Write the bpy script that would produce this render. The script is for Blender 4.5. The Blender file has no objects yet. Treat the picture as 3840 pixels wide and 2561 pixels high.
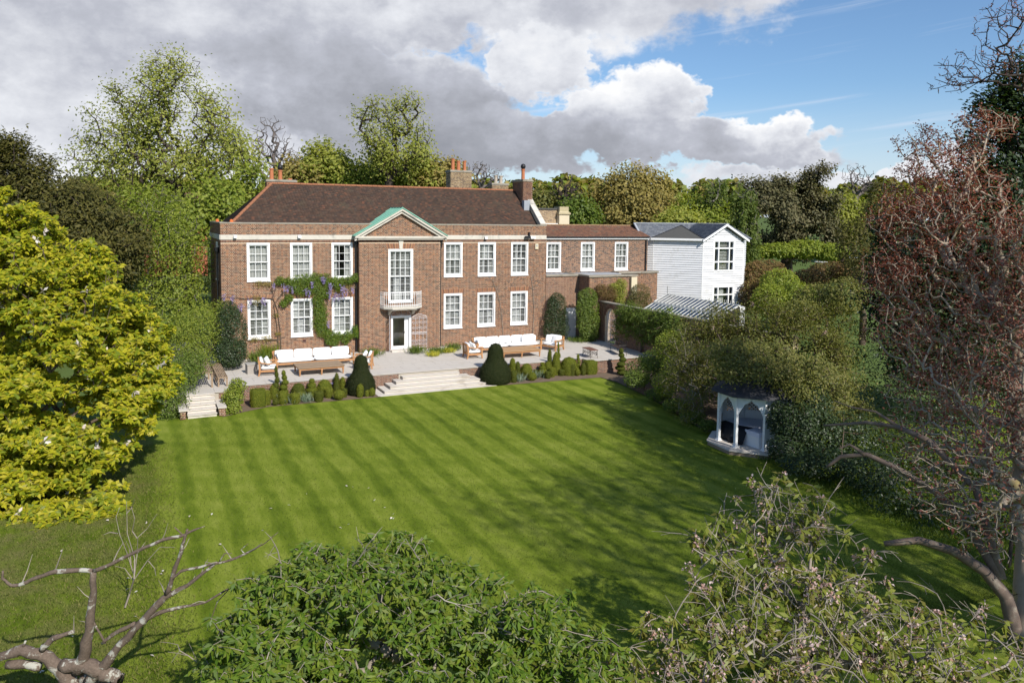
import bpy, math, random
import numpy as np
from mathutils import Matrix, Vector
SC = bpy.context.scene
COL = SC.collection
PI = math.pi

# ------------------------------------------------------------------ camera
CAM = np.array([-3.9985, -44.8034, 8.0083])
YAW, PITCH, ROLL, FPX, SHY = -0.4506, -0.0807, 0.0121, 2893.8, -227.4
def _axes():
    f = np.array([-math.sin(YAW) * math.cos(PITCH), math.cos(YAW) * math.cos(PITCH), math.sin(PITCH)])
    r = np.array([math.cos(YAW), math.sin(YAW), 0.]); u = np.cross(r, f)
    return r * math.cos(ROLL) + u * math.sin(ROLL), -r * math.sin(ROLL) + u * math.cos(ROLL), f
AR, AU, AF = _axes()
cam = bpy.data.cameras.new('camera'); co = bpy.data.objects.new('camera', cam); COL.objects.link(co)
co.matrix_world = Matrix([[AR[0], AU[0], -AF[0], CAM[0]], [AR[1], AU[1], -AF[1], CAM[1]], [AR[2], AU[2], -AF[2], CAM[2]], [0, 0, 0, 1]])
cam.sensor_width = 36; cam.sensor_fit = 'HORIZONTAL'; cam.lens = FPX / 3840 * 36
cam.shift_y = SHY / 3840; cam.clip_start = .1; cam.clip_end = 6000
SC.camera = co
VS = 3840 / 2351.
def ray(x, y):                       # photo pixel (2351-wide copy) -> viewing direction
    x, y = x * VS, y * VS
    return AF + AR * (x - 1920) / FPX - AU * (y - SHY - 1280.5) / FPX
def onZ(x, y, z=0.): d = ray(x, y); return CAM + d * ((z - CAM[2]) / d[2])
def onY(x, y, Y=0.): d = ray(x, y); return CAM + d * ((Y - CAM[1]) / d[1])
def onX(x, y, X=0.): d = ray(x, y); return CAM + d * ((X - CAM[0]) / d[0])
def at(x, y, dep): return CAM + ray(x, y) * dep
def mpp(dep): return dep / FPX * VS  # metres per 2351-copy pixel at a depth

# ------------------------------------------------------------------ light
SUN_AZ, SUN_EL = math.radians(9), math.radians(38)     # azimuth measured from -Y towards +X
sdir = np.array([math.sin(SUN_AZ) * math.cos(SUN_EL), -math.cos(SUN_AZ) * math.cos(SUN_EL), math.sin(SUN_EL)])
sl = bpy.data.lights.new('sun', 'SUN'); sl.energy = 4.0; sl.angle = math.radians(.6); sl.color = (1, .945, .86)
so = bpy.data.objects.new('sun', sl); COL.objects.link(so); so.location = (0, -60, 60)
so.rotation_euler = Vector((-sdir[0], -sdir[1], -sdir[2])).to_track_quat('-Z', 'Y').to_euler()
SC.view_settings.view_transform = 'Standard'; SC.view_settings.look = 'None'
SC.view_settings.exposure = EXPOSURE = 0.5; SC.view_settings.gamma = 1
SC.view_settings.use_curve_mapping = False
SC.render.engine = 'CYCLES'
SC.cycles.max_bounces = 6; SC.cycles.diffuse_bounces = 3; SC.cycles.glossy_bounces = 2
SC.cycles.transmission_bounces = 3; SC.cycles.transparent_max_bounces = 6
SC.cycles.caustics_reflective = False; SC.cycles.caustics_refractive = False
SC.cycles.use_denoising = True

class NT:                            # small node-tree writer
    def __init__(s, tree): s.t = tree; s.n = tree.nodes; s.l = tree.links
    def node(s, typ, **kw):
        n = s.n.new(typ)
        for k, v in kw.items(): setattr(n, k, v)
        return n
    def put(s, sock, v):
        if hasattr(v, 'is_output'): s.l.new(v, sock)
        else: sock.default_value = v
    def m(s, op, a, b=0., c=None, clamp=False):
        n = s.node('ShaderNodeMath', operation=op, use_clamp=clamp)
        s.put(n.inputs[0], a); s.put(n.inputs[1], b)
        if c is not None: s.put(n.inputs[2], c)
        return n.outputs[0]
    def vm(s, op, a, b=(0, 0, 0)):
        n = s.node('ShaderNodeVectorMath', operation=op)
        s.put(n.inputs[0], a); s.put(n.inputs[1], b)
        return n.outputs['Value'] if op == 'DOT_PRODUCT' else n.outputs[0]
    def mix(s, f, a, b, mode='MIX'):
        n = s.node('ShaderNodeMix', data_type='RGBA', blend_type=mode)
        s.put(n.inputs[0], f); s.put(n.inputs[6], a); s.put(n.inputs[7], b)
        return n.outputs[2]
    def noise(s, vec, scale, detail=4, rough=.55, dist=0., dim='3D'):
        n = s.node('ShaderNodeTexNoise', noise_dimensions=dim)
        if vec is not None: s.l.new(vec, n.inputs['Vector'])
        n.inputs['Scale'].default_value = scale; n.inputs['Detail'].default_value = detail
        n.inputs['Roughness'].default_value = rough; n.inputs['Distortion'].default_value = dist
        return n
    def ramp(s, f, stops, interp='LINEAR'):
        n = s.node('ShaderNodeValToRGB'); cr = n.color_ramp; cr.interpolation = interp
        while len(cr.elements) > 1: cr.elements.remove(cr.elements[-1])
        for i, (p, c) in enumerate(stops):
            e = cr.elements[0] if i == 0 else cr.elements.new(p)
            e.position = p; e.color = (*c, 1) if len(c) == 3 else c
        s.put(n.inputs[0], f)
        return n.outputs[0]
    def smooth(s, x, lo, hi):
        n = s.node('ShaderNodeMapRange', interpolation_type='SMOOTHSTEP')
        s.put(n.inputs[0], x); n.inputs[1].default_value = lo; n.inputs[2].default_value = hi
        return n.outputs[0]

def make_world():
    w = bpy.data.worlds.new('World'); SC.world = w; w.use_nodes = True
    t = NT(w.node_tree); t.n.clear()
    w.cycles.sampling_method = 'MANUAL'; w.cycles.sample_map_resolution = 512
    sky = t.node('ShaderNodeTexSky', sky_type='NISHITA', sun_disc=False)
    sky.sun_elevation = SUN_EL; sky.sun_rotation = math.atan2(sdir[0], sdir[1])
    sky.altitude = 60; sky.air_density = 1.0; sky.dust_density = .6; sky.ozone_density = 1.6
    tc = t.node('ShaderNodeTexCoord'); d = tc.outputs['Generated']
    R0 = (math.cos(YAW), math.sin(YAW), 0.); F0 = (-math.sin(YAW), math.cos(YAW), 0.)
    az = t.m('ARCTAN2', t.vm('DOT_PRODUCT', d, R0), t.vm('DOT_PRODUCT', d, F0))
    el = t.m('ARCSINE', t.vm('DOT_PRODUCT', d, (0, 0, 1)))
    cb = t.node('ShaderNodeCombineXYZ'); t.put(cb.inputs[0], az); t.put(cb.inputs[1], t.m('MULTIPLY', el, 1.35))
    p = cb.outputs[0]
    # billowing outline: the position is displaced by noise before the cloud shapes are read
    def warp(scale, amp, det=7, rough=.62):
        n = t.noise(p, scale, det, rough)
        s = t.node('ShaderNodeSeparateXYZ'); t.l.new(n.outputs['Color'], s.inputs[0])
        return (t.m('MULTIPLY', t.m('SUBTRACT', s.outputs[0], .5), amp), t.m('MULTIPLY', t.m('SUBTRACT', s.outputs[1], .5), amp * .8))
    w1 = warp(6.5, .17, 5, .6); w2 = warp(26., .065, 4)
    ax = t.m('ADD', t.m('ADD', az, w1[0]), w2[0]); ey = t.m('ADD', t.m('ADD', el, w1[1]), w2[1])
    fb = t.noise(p, 11., 7, .62).outputs[0]
    fb2 = t.noise(p, 3.2, 4, .55, .6).outputs[0]
    def blob(x, y, rx, ry):          # ellipse in sky angles; returns 1 in the middle, 0 on the rim
        u = math.atan((x - 1175) / 1772.); v = math.atan((501 - y) / 1772.)
        a = t.m('DIVIDE', t.m('SUBTRACT', ax, u), rx / 1772.); b = t.m('DIVIDE', t.m('SUBTRACT', ey, v), ry / 1772.)
        q = t.m('SUBTRACT', 1., t.m('SQRT', t.m('ADD', t.m('MULTIPLY', a, a), t.m('MULTIPLY', b, b))))
        return q, b
    spec = [  # x, y, rx, ry, brightness, top light
        (40, 250, 600, 330, .66, -.10), (200, 20, 520, 150, .58, .12), (1180, -150, 720, 270, .52, -.18), (560, 150, 330, 90, .42, .24),
        (820, 240, 400, 120, .36, .36), (1010, 320, 330, 75, .36, .34), (860, 60, 330, 80, .66, .16), (560, 235, 190, 55, .66, .14),
        (1225, 150, 130, 90, .80, .14), (1400, 255, 130, 85, .72, .34), (1500, 235, 105, 80, .78, .30),
        (1460, 320, 330, 48, .50, .30), (1350, 300, 150, 55, .44, .3), (1650, 345, 260, 40, .54, .24), (1735, 325, 120, 62, .74, .34), (2000, 410, 420, 40, .58, .10),
        (1180, 330, 200, 60, .40, .24), (560, 360, 420, 55, .60, .08)]
    best = None; num = None; den = None
    for x, y, rx, ry, br, tl in spec:
        q, b = blob(x, y, rx, ry)
        best = q if best is None else t.m('MAXIMUM', best, q)
        wgt = t.m('POWER', t.m('MAXIMUM', t.m('ADD', q, .12), 0.001), 2.2)
        val = t.m('ADD', br, t.m('MULTIPLY', b, tl))
        num = t.m('MULTIPLY', wgt, val) if num is None else t.m('ADD', num, t.m('MULTIPLY', wgt, val))
        den = wgt if den is None else t.m('ADD', den, wgt)
    br = t.m('DIVIDE', num, den)
    # elsewhere in the sky the same broken cloud goes on
    rest = t.m('MULTIPLY', t.m('SUBTRACT', fb2, .5), 2.4)
    away = t.m('MAXIMUM', t.smooth(el, .36, .55), t.smooth(t.m('ABSOLUTE', az), .75, 1.0))
    cover = t.m('ADD', best, t.m('MULTIPLY', away, t.m('ADD', rest, .55)))
    cover = t.m('ADD', cover, t.m('MULTIPLY', t.m('SUBTRACT', fb, .5), .55))
    mask = t.smooth(cover, -.06, .17)
    br = t.m('ADD', br, t.m('MULTIPLY', t.m('SUBTRACT', fb, .5), .85))
    br = t.m('ADD', br, t.m('MULTIPLY', t.m('SUBTRACT', fb2, .5), .40))
    br = t.m('ADD', br, t.m('MULTIPLY', t.smooth(el, .10, .02), .22)); br = t.m('ADD', br, t.m('MULTIPLY', t.smooth(cover, .34, .0), .12), clamp=True)
    cc = t.ramp(br, [(0., (.30, .315, .36)), (.3, (.38, .395, .445)), (.55, (.52, .54, .61)), (.8, (.80, .82, .87)), (1., (.98, .985, 1.))])
    # thin high streaks
    rotn = t.node('ShaderNodeVectorRotate', rotation_type='Z_AXIS'); t.l.new(p, rotn.inputs[0]); rotn.inputs['Angle'].default_value = -.17
    mp = t.node('ShaderNodeMapping'); mp.inputs['Scale'].default_value = (1.6, 26, 1); t.l.new(rotn.outputs[0], mp.inputs[0])
    st = t.noise(mp.outputs[0], 1.7, 5, .5).outputs[0]
    st = t.m('MULTIPLY', t.smooth(st, .55, .78), .55)
    st = t.m('MULTIPLY', st, t.smooth(el, .03, .1))
    haze = t.m('MULTIPLY', t.smooth(el, .17, .0), .62)
    base = t.mix(1., sky.outputs[0], (.74, .90, 1.06, 1), 'MULTIPLY')
    white = t.node('ShaderNodeMix', data_type='RGBA', blend_type='MULTIPLY'); white.inputs[0].default_value = 1
    t.l.new(cc, white.inputs[6]); white.inputs[7].default_value = (CLOUD, CLOUD, CLOUD, 1)
    pale = (.74 * CLOUD, .81 * CLOUD, .93 * CLOUD, 1)
    s1 = t.mix(haze, base, pale); s2 = t.mix(st, s1, pale); s3 = t.mix(mask, s2, white.outputs[2])
    bg = t.node('ShaderNodeBackground'); bg.inputs['Strength'].default_value = SKYSTR
    out = t.node('ShaderNodeOutputWorld'); t.l.new(s3, bg.inputs[0]); t.l.new(bg.outputs[0], out.inputs[0])
SKYSTR = .092; CLOUD = 7.8
make_world()

# ------------------------------------------------------------------ materials
MATS = {}
def M(name, col=(.5, .5, .5), rough=.75, spec=.25, var=0., vs=6., bump=0., bs=60., island=None, leaf=None, metal=0., tint=None, ts=1.5, trans=.35, tth=(.52, .72)):
    if name in MATS: return MATS[name]
    m = bpy.data.materials.new(name); m.use_nodes = True; MATS[name] = m
    t = NT(m.node_tree); t.n.clear()
    tc = t.node('ShaderNodeTexCoord'); oc = tc.outputs['Object']
    if island:
        g = t.node('ShaderNodeNewGeometry')
        k = len(island); c = t.ramp(g.outputs['Random Per Island'], [(i / k, x) for i, x in enumerate(island)], 'CONSTANT' if k > 3 else 'LINEAR')
    else:
        n = t.node('ShaderNodeRGB'); n.outputs[0].default_value = (*col, 1); c = n.outputs[0]
    if var:
        n = t.noise(oc, vs, 5, .6); v = t.m('ADD', 1 - var, t.m('MULTIPLY', n.outputs[0], 2 * var))
        cb = t.node('ShaderNodeCombineColor'); [t.put(cb.inputs[i], v) for i in range(3)]
        c = t.mix(1., c, cb.outputs[0], 'MULTIPLY')
    if tint:                          # stains with a shape of their own
        n = t.noise(oc, ts, 6, .65, .5); c = t.mix(t.smooth(n.outputs[0], *tth), c, (*tint, 1))
    out = t.node('ShaderNodeOutputMaterial')
    b = t.node('ShaderNodeBsdfPrincipled'); t.l.new(c, b.inputs['Base Color'])
    b.inputs['Roughness'].default_value = rough; b.inputs['Specular IOR Level'].default_value = spec; b.inputs['Metallic'].default_value = metal
    if bump:
        n = t.noise(oc, bs, 4, .6); bp = t.node('ShaderNodeBump'); bp.inputs['Strength'].default_value = bump; bp.inputs['Distance'].default_value = .01
        t.l.new(n.outputs[0], bp.inputs['Height']); t.l.new(bp.outputs[0], b.inputs['Normal'])
    if leaf:
        tr = t.node('ShaderNodeBsdfTranslucent'); t.l.new(t.mix(1., c, (*leaf, 1), 'MULTIPLY'), tr.inputs[0])
        mx = t.node('ShaderNodeMixShader'); mx.inputs[0].default_value = trans
        t.l.new(b.outputs[0], mx.inputs[1]); t.l.new(tr.outputs[0], mx.inputs[2]); t.l.new(mx.outputs[0], out.inputs[0])
    else: t.l.new(b.outputs[0], out.inputs[0])
    return m
def leafmat(name, cols, rough=.5, spec=.3, trans=.35, back=(1.5, 1.5, .6)):
    return M(name, island=cols, rough=rough, spec=spec, leaf=back, trans=trans)
def glassmat(name, tintc=(.97, .98, .98), r0=.02):
    if name in MATS: return MATS[name]
    m = bpy.data.materials.new(name); m.use_nodes = True; MATS[name] = m
    t = NT(m.node_tree); t.n.clear(); out = t.node('ShaderNodeOutputMaterial')
    tr = t.node('ShaderNodeBsdfTransparent'); tr.inputs[0].default_value = (*tintc, 1)
    gl = t.node('ShaderNodeBsdfGlossy'); gl.inputs['Roughness'].default_value = .03
    fr = t.node('ShaderNodeFresnel'); fr.inputs[0].default_value = 1.5
    mx = t.node('ShaderNodeMixShader'); t.l.new(t.m('ADD', fr.outputs[0], r0), mx.inputs[0])
    t.l.new(tr.outputs[0], mx.inputs[1]); t.l.new(gl.outputs[0], mx.inputs[2]); t.l.new(mx.outputs[0], out.inputs[0])
    return m

# ------------------------------------------------------------------ objects
ORG = {}
KIDS = {}
def link(o, parent=None):
    COL.objects.link(o)
    if parent is not None: o.parent = parent; ORG[o.name] = ORG[parent.name]; KIDS.setdefault(parent.name, []).append(o)
    return o
def tag(o, label=None, cat=None, group=None, kind=None):
    if label: o['label'] = label
    if cat: o['category'] = cat
    if group: o['group'] = group
    if kind: o['kind'] = kind
    return o
def thing(name, label, cat, loc=(0, 0, 0), rz=0., group=None, local=False):
    o = bpy.data.objects.new(name, None); o.empty_display_size = .2; COL.objects.link(o)
    o.location = tuple(float(v) for v in loc); o.rotation_euler = (0, 0, rz)
    ORG[o.name] = np.zeros(3) if (local or rz) else np.array(loc, float)
    return tag(o, label, cat, group)
def mesh_np(name, V, F, mats, smooth=False, mi=None):
    V = np.ascontiguousarray(V, np.float32); F = np.ascontiguousarray(F, np.int32)
    k = F.shape[1]; me = bpy.data.meshes.new(name)
    me.vertices.add(len(V)); me.vertices.foreach_set('co', V.ravel())
    me.loops.add(F.size); me.loops.foreach_set('vertex_index', F.ravel())
    me.polygons.add(len(F)); me.polygons.foreach_set('loop_start', np.arange(0, F.size, k, dtype=np.int32))
    try: me.polygons.foreach_set('loop_total', np.full(len(F), k, np.int32))
    except Exception: pass
    if mi is not None: me.polygons.foreach_set('material_index', np.ascontiguousarray(mi, np.int32))
    me.update(calc_edges=True)
    if smooth: me.polygons.foreach_set('use_smooth', np.ones(len(F), bool))
    for m in (mats if isinstance(mats, (list, tuple)) else [mats]): me.materials.append(m)
    return me
def obj_np(name, V, F, mats, parent=None, smooth=False, kind=None, mi=None):
    if parent is not None: V = np.asarray(V) - ORG[parent.name]
    o = bpy.data.objects.new(name, mesh_np(name, V, F, mats, smooth, mi)); link(o, parent)
    if parent is None: ORG[o.name] = np.zeros(3)
    if kind: o['kind'] = kind
    return o
class MB:
    def __init__(s): s.v = []; s.f = []; s.m = []; s.n = 0
    def add(s, V, F, mi=0):
        for v in V: s.v.append(tuple(float(c) for c in v))
        for f in F: s.f.append(tuple(int(i) + s.n for i in f)); s.m.append(mi)
        s.n += len(V); return s
    def box(s, x0, x1, y0, y1, z0, z1, mi=0):
        V = [(x0, y0, z0), (x1, y0, z0), (x1, y1, z0), (x0, y1, z0), (x0, y0, z1), (x1, y0, z1), (x1, y1, z1), (x0, y1, z1)]
        return s.add(V, [(0, 3, 2, 1), (4, 5, 6, 7), (0, 1, 5, 4), (1, 2, 6, 5), (2, 3, 7, 6), (3, 0, 4, 7)], mi)
    def bar(s, a, b, w, h, mi=0, up=(0, 0, 1)):     # rectangular bar from a to b
        a = np.array(a, float); b = np.array(b, float); d = b - a; d /= np.linalg.norm(d); u = np.array(up, float)
        if abs(d @ u) > .98: u = np.array([0, 1., 0])
        x = np.cross(d, u); x /= np.linalg.norm(x); z = np.cross(x, d)
        V = [e + x * w / 2 * i + z * h / 2 * j for e in (a, b) for i, j in ((-1, -1), (1, -1), (1, 1), (-1, 1))]
        return s.add(V, [(0, 1, 2, 3), (7, 6, 5, 4), (0, 4, 5, 1), (1, 5, 6, 2), (2, 6, 7, 3), (3, 7, 4, 0)], mi)
    def prism(s, poly, z0, z1, mi=0):               # horizontal polygon extruded up
        n = len(poly); V = [(p[0], p[1], z0) for p in poly] + [(p[0], p[1], z1) for p in poly]
        F = [tuple(range(n - 1, -1, -1)), tuple(range(n, 2 * n))] + [(i, (i + 1) % n, (i + 1) % n + n, i + n) for i in range(n)]
        return s.add(V, F, mi)
    def slab(s, poly, d, mi=0):                     # any planar 3D polygon thickened along vector d
        n = len(poly); d = np.array(d, float); V = [np.array(p, float) for p in poly]; V = V + [p + d for p in V]
        F = [tuple(range(n - 1, -1, -1)), tuple(range(n, 2 * n))] + [(i, (i + 1) % n, (i + 1) % n + n, i + n) for i in range(n)]
        return s.add(V, F, mi)
    def lathe(s, prof, c=(0, 0, 0), n=12, mi=0, jit=0., rng=None):
        V = []; F = []; m = len(prof)
        for r, z in prof:
            for i in range(n):
                a = 2 * PI * i / n; rr = r * (1 + (rng.uniform(-jit, jit) if rng else 0))
                V.append((c[0] + rr * math.cos(a), c[1] + rr * math.sin(a), c[2] + z))
        for j in range(m - 1):
            for i in range(n): F.append((j * n + i, j * n + (i + 1) % n, (j + 1) * n + (i + 1) % n, (j + 1) * n + i))
        F.append(tuple(range(n - 1, -1, -1))); F.append(tuple((m - 1) * n + i for i in range(n)))
        return s.add(V, F, mi)
    def tube(s, pts, rad, n=6, mi=0):
        pts = [np.array(p, float) for p in pts]; R = rad if hasattr(rad, '__len__') else [rad] * len(pts)
        V = []; F = []; ref = None
        for i, p in enumerate(pts):
            d = pts[min(i + 1, len(pts) - 1)] - pts[max(i - 1, 0)]; d = d / (np.linalg.norm(d) + 1e-9)
            if ref is None: ref = np.array([0, 0, 1.]) if abs(d[2]) < .9 else np.array([1., 0, 0])
            x = np.cross(d, ref); x /= np.linalg.norm(x) + 1e-9; y = np.cross(x, d); ref = y
            for k in range(n):
                a = 2 * PI * k / n; V.append(p + (x * math.cos(a) + y * math.sin(a)) * R[i])
        for j in range(len(pts) - 1):
            for k in range(n): F.append((j * n + k, j * n + (k + 1) % n, (j + 1) * n + (k + 1) % n, (j + 1) * n + k))
        F.append(tuple(range(n - 1, -1, -1))); F.append(tuple((len(pts) - 1) * n + k for k in range(n)))
        return s.add(V, F, mi)
    def mesh(s, name, mats, off=None, smooth=False):
        V = s.v if off is None else [(a - off[0], b - off[1], c - off[2]) for a, b, c in s.v]
        me = bpy.data.meshes.new(name); me.from_pydata(V, [], s.f)
        for m in (mats if isinstance(mats, (list, tuple)) else [mats]): me.materials.append(m)
        me.polygons.foreach_set('material_index', s.m)
        if smooth: me.polygons.foreach_set('use_smooth', [True] * len(s.f))
        me.update(); return me
    def build(s, name, mats, parent=None, smooth=False, kind=None):
        o = bpy.data.objects.new(name, s.mesh(name, mats, ORG[parent.name] if parent is not None else None, smooth))
        link(o, parent)
        if parent is None: ORG[o.name] = np.zeros(3)
        if kind: o['kind'] = kind
        return o
def inst(name, me, parent, loc, rot=(0, 0, 0), scale=(1, 1, 1)):   # a part that shares mesh data
    o = bpy.data.objects.new(name, me); link(o, parent)
    o.location = tuple(np.array(loc, float) - ORG[parent.name]); o.rotation_euler = rot; o.scale = scale
    return o
def kids(o): return KIDS.get(o.name, [])
def copy_tree(o, loc, rz, label=None, _ch=None):
    r = o.copy(); COL.objects.link(r); r.location = loc; r.rotation_euler = (0, 0, rz); ORG[r.name] = np.zeros(3)
    if label: r['label'] = label
    for c in kids(o):
        k = c.copy(); COL.objects.link(k); k.parent = r
        for g in kids(c):
            h = g.copy(); COL.objects.link(h); h.parent = k
    return r
# ------------------------------------------------------------------ surfaces
BRK = [(.185, .088, .053), (.235, .122, .074), (.155, .074, .051), (.275, .145, .084), (.105, .064, .050), (.22, .102, .061), (.19, .106, .070), (.31, .14, .072), (.25, .126, .077), (.14, .080, .056)]
m_brick = M('brick', island=BRK, rough=.85, spec=.15, var=.22, vs=9, bump=.25, bs=90)
m_brickred = M('red_brick', island=[(.215, .108, .072), (.25, .132, .085), (.18, .092, .064), (.235, .125, .085), (.155, .086, .066)], rough=.85, spec=.15, var=.2, vs=9, bump=.25, bs=90)
m_brickdark = M('patterned_brick', island=[(.25, .135, .09), (.085, .058, .054), (.22, .12, .085), (.11, .072, .064), (.28, .155, .10), (.17, .10, .078)], rough=.8, spec=.2, var=.15, vs=8)
m_buff = M('buff_brick', island=[(.36, .26, .15), (.30, .21, .13), (.42, .31, .19), (.22, .16, .11), (.38, .28, .17)], rough=.9, var=.2, vs=8)
m_mortar = M('mortar', (.60, .475, .345), rough=.95, spec=.1, var=.15, vs=3)
m_tile = M('roof_tile', island=[(0.06, 0.04, 0.031), (0.074, 0.047, 0.035), (0.052, 0.037, 0.031), (0.082, 0.05, 0.037), (0.064, 0.042, 0.033), (0.058, 0.043, 0.036), (0.07, 0.044, 0.033), (0.09, 0.052, 0.038), (0.062, 0.04, 0.032), (0.078, 0.054, 0.042), (0.05, 0.036, 0.031), (0.068, 0.043, 0.032), (0.06, 0.04, 0.031), (0.074, 0.047, 0.035), (0.052, 0.037, 0.031), (0.082, 0.05, 0.037), (0.064, 0.042, 0.033), (0.058, 0.043, 0.036), (0.07, 0.044, 0.033), (0.09, 0.052, 0.038), (0.062, 0.04, 0.032), (0.078, 0.054, 0.042), (0.05, 0.036, 0.031), (0.068, 0.043, 0.032), (0.092, 0.054, 0.04), (0.125, 0.06, 0.04)], rough=.9, spec=.12, var=.25, vs=2.2, bump=.3, bs=70, tint=(.075, .058, .042), ts=1.3)
m_tilered = M('red_roof_tile', island=[(.13, .068, .047), (.16, .08, .053), (.11, .06, .044), (.145, .078, .056), (.18, .088, .056), (.10, .06, .047)], rough=.9, spec=.12, var=.25, vs=2.5, tint=(.13, .105, .075), ts=1.8)
m_ridge = M('ridge_tile', (.27, .115, .06), rough=.85, var=.3, vs=4, tint=(.20, .12, .07), ts=2.5)
m_stone = M('portland_stone', (.56, .52, .45), rough=.85, var=.12, vs=4, tint=(.34, .32, .28), ts=1.6, bump=.2)
m_coping = M('weathered_coping', (.30, .27, .22), rough=.9, var=.25, vs=3, tint=(.18, .15, .11), ts=2)
m_white = M('white_paint', (.80, .80, .79), rough=.45, spec=.4, var=.03, vs=2)
m_whitewood = M('white_weatherboard', (.64, .645, .66), rough=.55, spec=.3, var=.06, vs=2.5, tint=(.56, .56, .55), ts=2.2)
m_slat = M('shutter_white', (.72, .73, .73), rough=.5)
m_glass = glassmat('window_glass')
m_dark = M('dark_interior', (.035, .035, .04), rough=.9)
m_black = M('black_iron', (.014, .014, .016), rough=.5, spec=.4)
m_copper = M('verdigris_copper', (.19, .41, .31), rough=.7, var=.12, vs=3, tint=(.28, .50, .40), ts=2)
m_lead = M('lead_sheet', (.30, .32, .35), rough=.6, var=.15, vs=4)
m_slate = M('slate', island=[(.085, .095, .115), (.10, .11, .13), (.07, .08, .10), (.12, .13, .145)], rough=.6, spec=.4, var=.2, vs=4)
m_felt = M('roofing_felt', (.082, .080, .074), rough=.95, var=.15, vs=3)
m_pot = M('terracotta', (.44, .16, .075), rough=.85, var=.2, vs=6)
m_potpale = M('pale_clay', (.42, .36, .29), rough=.9, var=.2, vs=6)
m_cream = M('cream_render', (.60, .52, .37), rough=.9, var=.08, vs=2)
m_curtain = M('curtain', (.52, .52, .51), rough=.9)
m_teak = M('teak', (.42, .215, .095), rough=.6, var=.22, vs=7, tint=(.34, .22, .13), ts=6)
m_teakgrey = M('weathered_teak', (.30, .215, .14), rough=.8, var=.25, vs=8, tint=(.21, .17, .125), ts=4)
m_cushion = M('white_canvas', (.82, .82, .81), rough=.85, spec=.15, var=.03, vs=4)
m_pave = M('limestone_paving', island=[(.54, .495, .44), (.57, .525, .46), (.52, .48, .43), (.55, .50, .43), (.59, .55, .49)], rough=.8, spec=.25, var=.1, vs=2.5, tint=(.47, .425, .36), ts=.8)
m_pavestep = M('limestone_step', (.58, .53, .47), rough=.8, var=.1, vs=2.5, tint=(.44, .39, .33), ts=1.1)
m_joint = M('paving_joint', (.40, .36, .30), rough=.95)
m_soil = M('bed_soil', (.16, .115, .08), rough=1, var=.4, vs=6, bump=.8, bs=25)

# ------------------------------------------------------------------ brickwork
class Frame:                         # a wall face: u along, d outwards, z up
    def __init__(s, o, u, n=None):
        s.o = np.array((o[0], o[1], 0.)); s.u = np.array((u[0], u[1], 0.)) / math.hypot(u[0], u[1])
        s.n = np.array((s.u[1], -s.u[0], 0.)) if n is None else np.array((n[0], n[1], 0.))
    def p(s, u, d, z): return s.o + s.u * u + s.n * d + np.array((0, 0, z))
    def box(s, mb, u0, u1, d0, d1, z0, z1, mi=0):
        V = [s.p(u, d, z) for z in (z0, z1) for u, d in ((u0, d1), (u1, d1), (u1, d0), (u0, d0))]
        return mb.add(V, [(0, 3, 2, 1), (4, 5, 6, 7), (0, 1, 5, 4), (1, 2, 6, 5), (2, 3, 7, 6), (3, 0, 4, 7)], mi)
def courses(u0, u1, z0, z1, holes, bond='english', top=None, c=.075, j=.014):
    out = []; k = int(round((z1 - z0) / c)); rng = random.Random(int(u0 * 977 + z0 * 31 + u1 * 13))
    for i in range(k):
        za = z0 + i * c; zb = za + c - j; zm = (za + zb) / 2
        iv = [(u0, u1)] if top is None else [top(zm)]
        if iv[0] is None or iv[0][1] - iv[0][0] < .05: continue
        for (a, b, h0, h1) in holes:
            if h0 < zm < h1:
                nv = []
                for p, q in iv:
                    if b <= p or a >= q: nv.append((p, q)); continue
                    if a > p: nv.append((p, a))
                    if b < q: nv.append((b, q))
                iv = nv
        if bond == 'english': seq = [.1125] if i % 2 else [.225]; off = -.056 if i % 2 else 0.
        else: seq = [.225, .1125]; off = 0. if i % 2 else -.169
        base = iv[0][0] if iv else 0
        for p, q in iv:
            u = math.floor((p - u0 - off) / sum(seq)) * sum(seq) + u0 + off; s = 0
            while u < q:
                w = seq[s % len(seq)]; a = max(u, p); b = min(u + w - j, q); u += w; s += 1
                if b - a > .025: out.append((a, b, za, zb, w < .15))
    return out
def brick_arrays(F, rows, proud=.008, depth=.014):
    A = np.array([r[:4] for r in rows]); n = len(A); rng = np.random.default_rng(n)
    pr = proud + rng.uniform(-.003, .003, n)
    V = np.zeros((n, 8, 3))
    for k, (ui, zi, dd) in enumerate(((0, 2, 1), (1, 2, 1), (1, 3, 1), (0, 3, 1), (0, 2, 0), (1, 2, 0), (1, 3, 0), (0, 3, 0))):
        V[:, k] = F.o + A[:, ui, None] * F.u + (pr if dd else pr - depth)[:, None] * F.n
        V[:, k, 2] += A[:, zi]
    q = np.array([(0, 1, 2, 3), (4, 5, 1, 0), (5, 6, 2, 1), (6, 7, 3, 2), (7, 4, 0, 3)])
    Fq = (q[None] + (np.arange(n) * 8)[:, None, None]).reshape(-1, 4)
    return V.reshape(-1, 3), Fq
def brickwork(F, rows, mat, parent, name='brickwork', **k):
    V, Q = brick_arrays(F, rows, **k); return obj_np(name, V, Q, mat, parent, kind='stuff')
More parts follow.
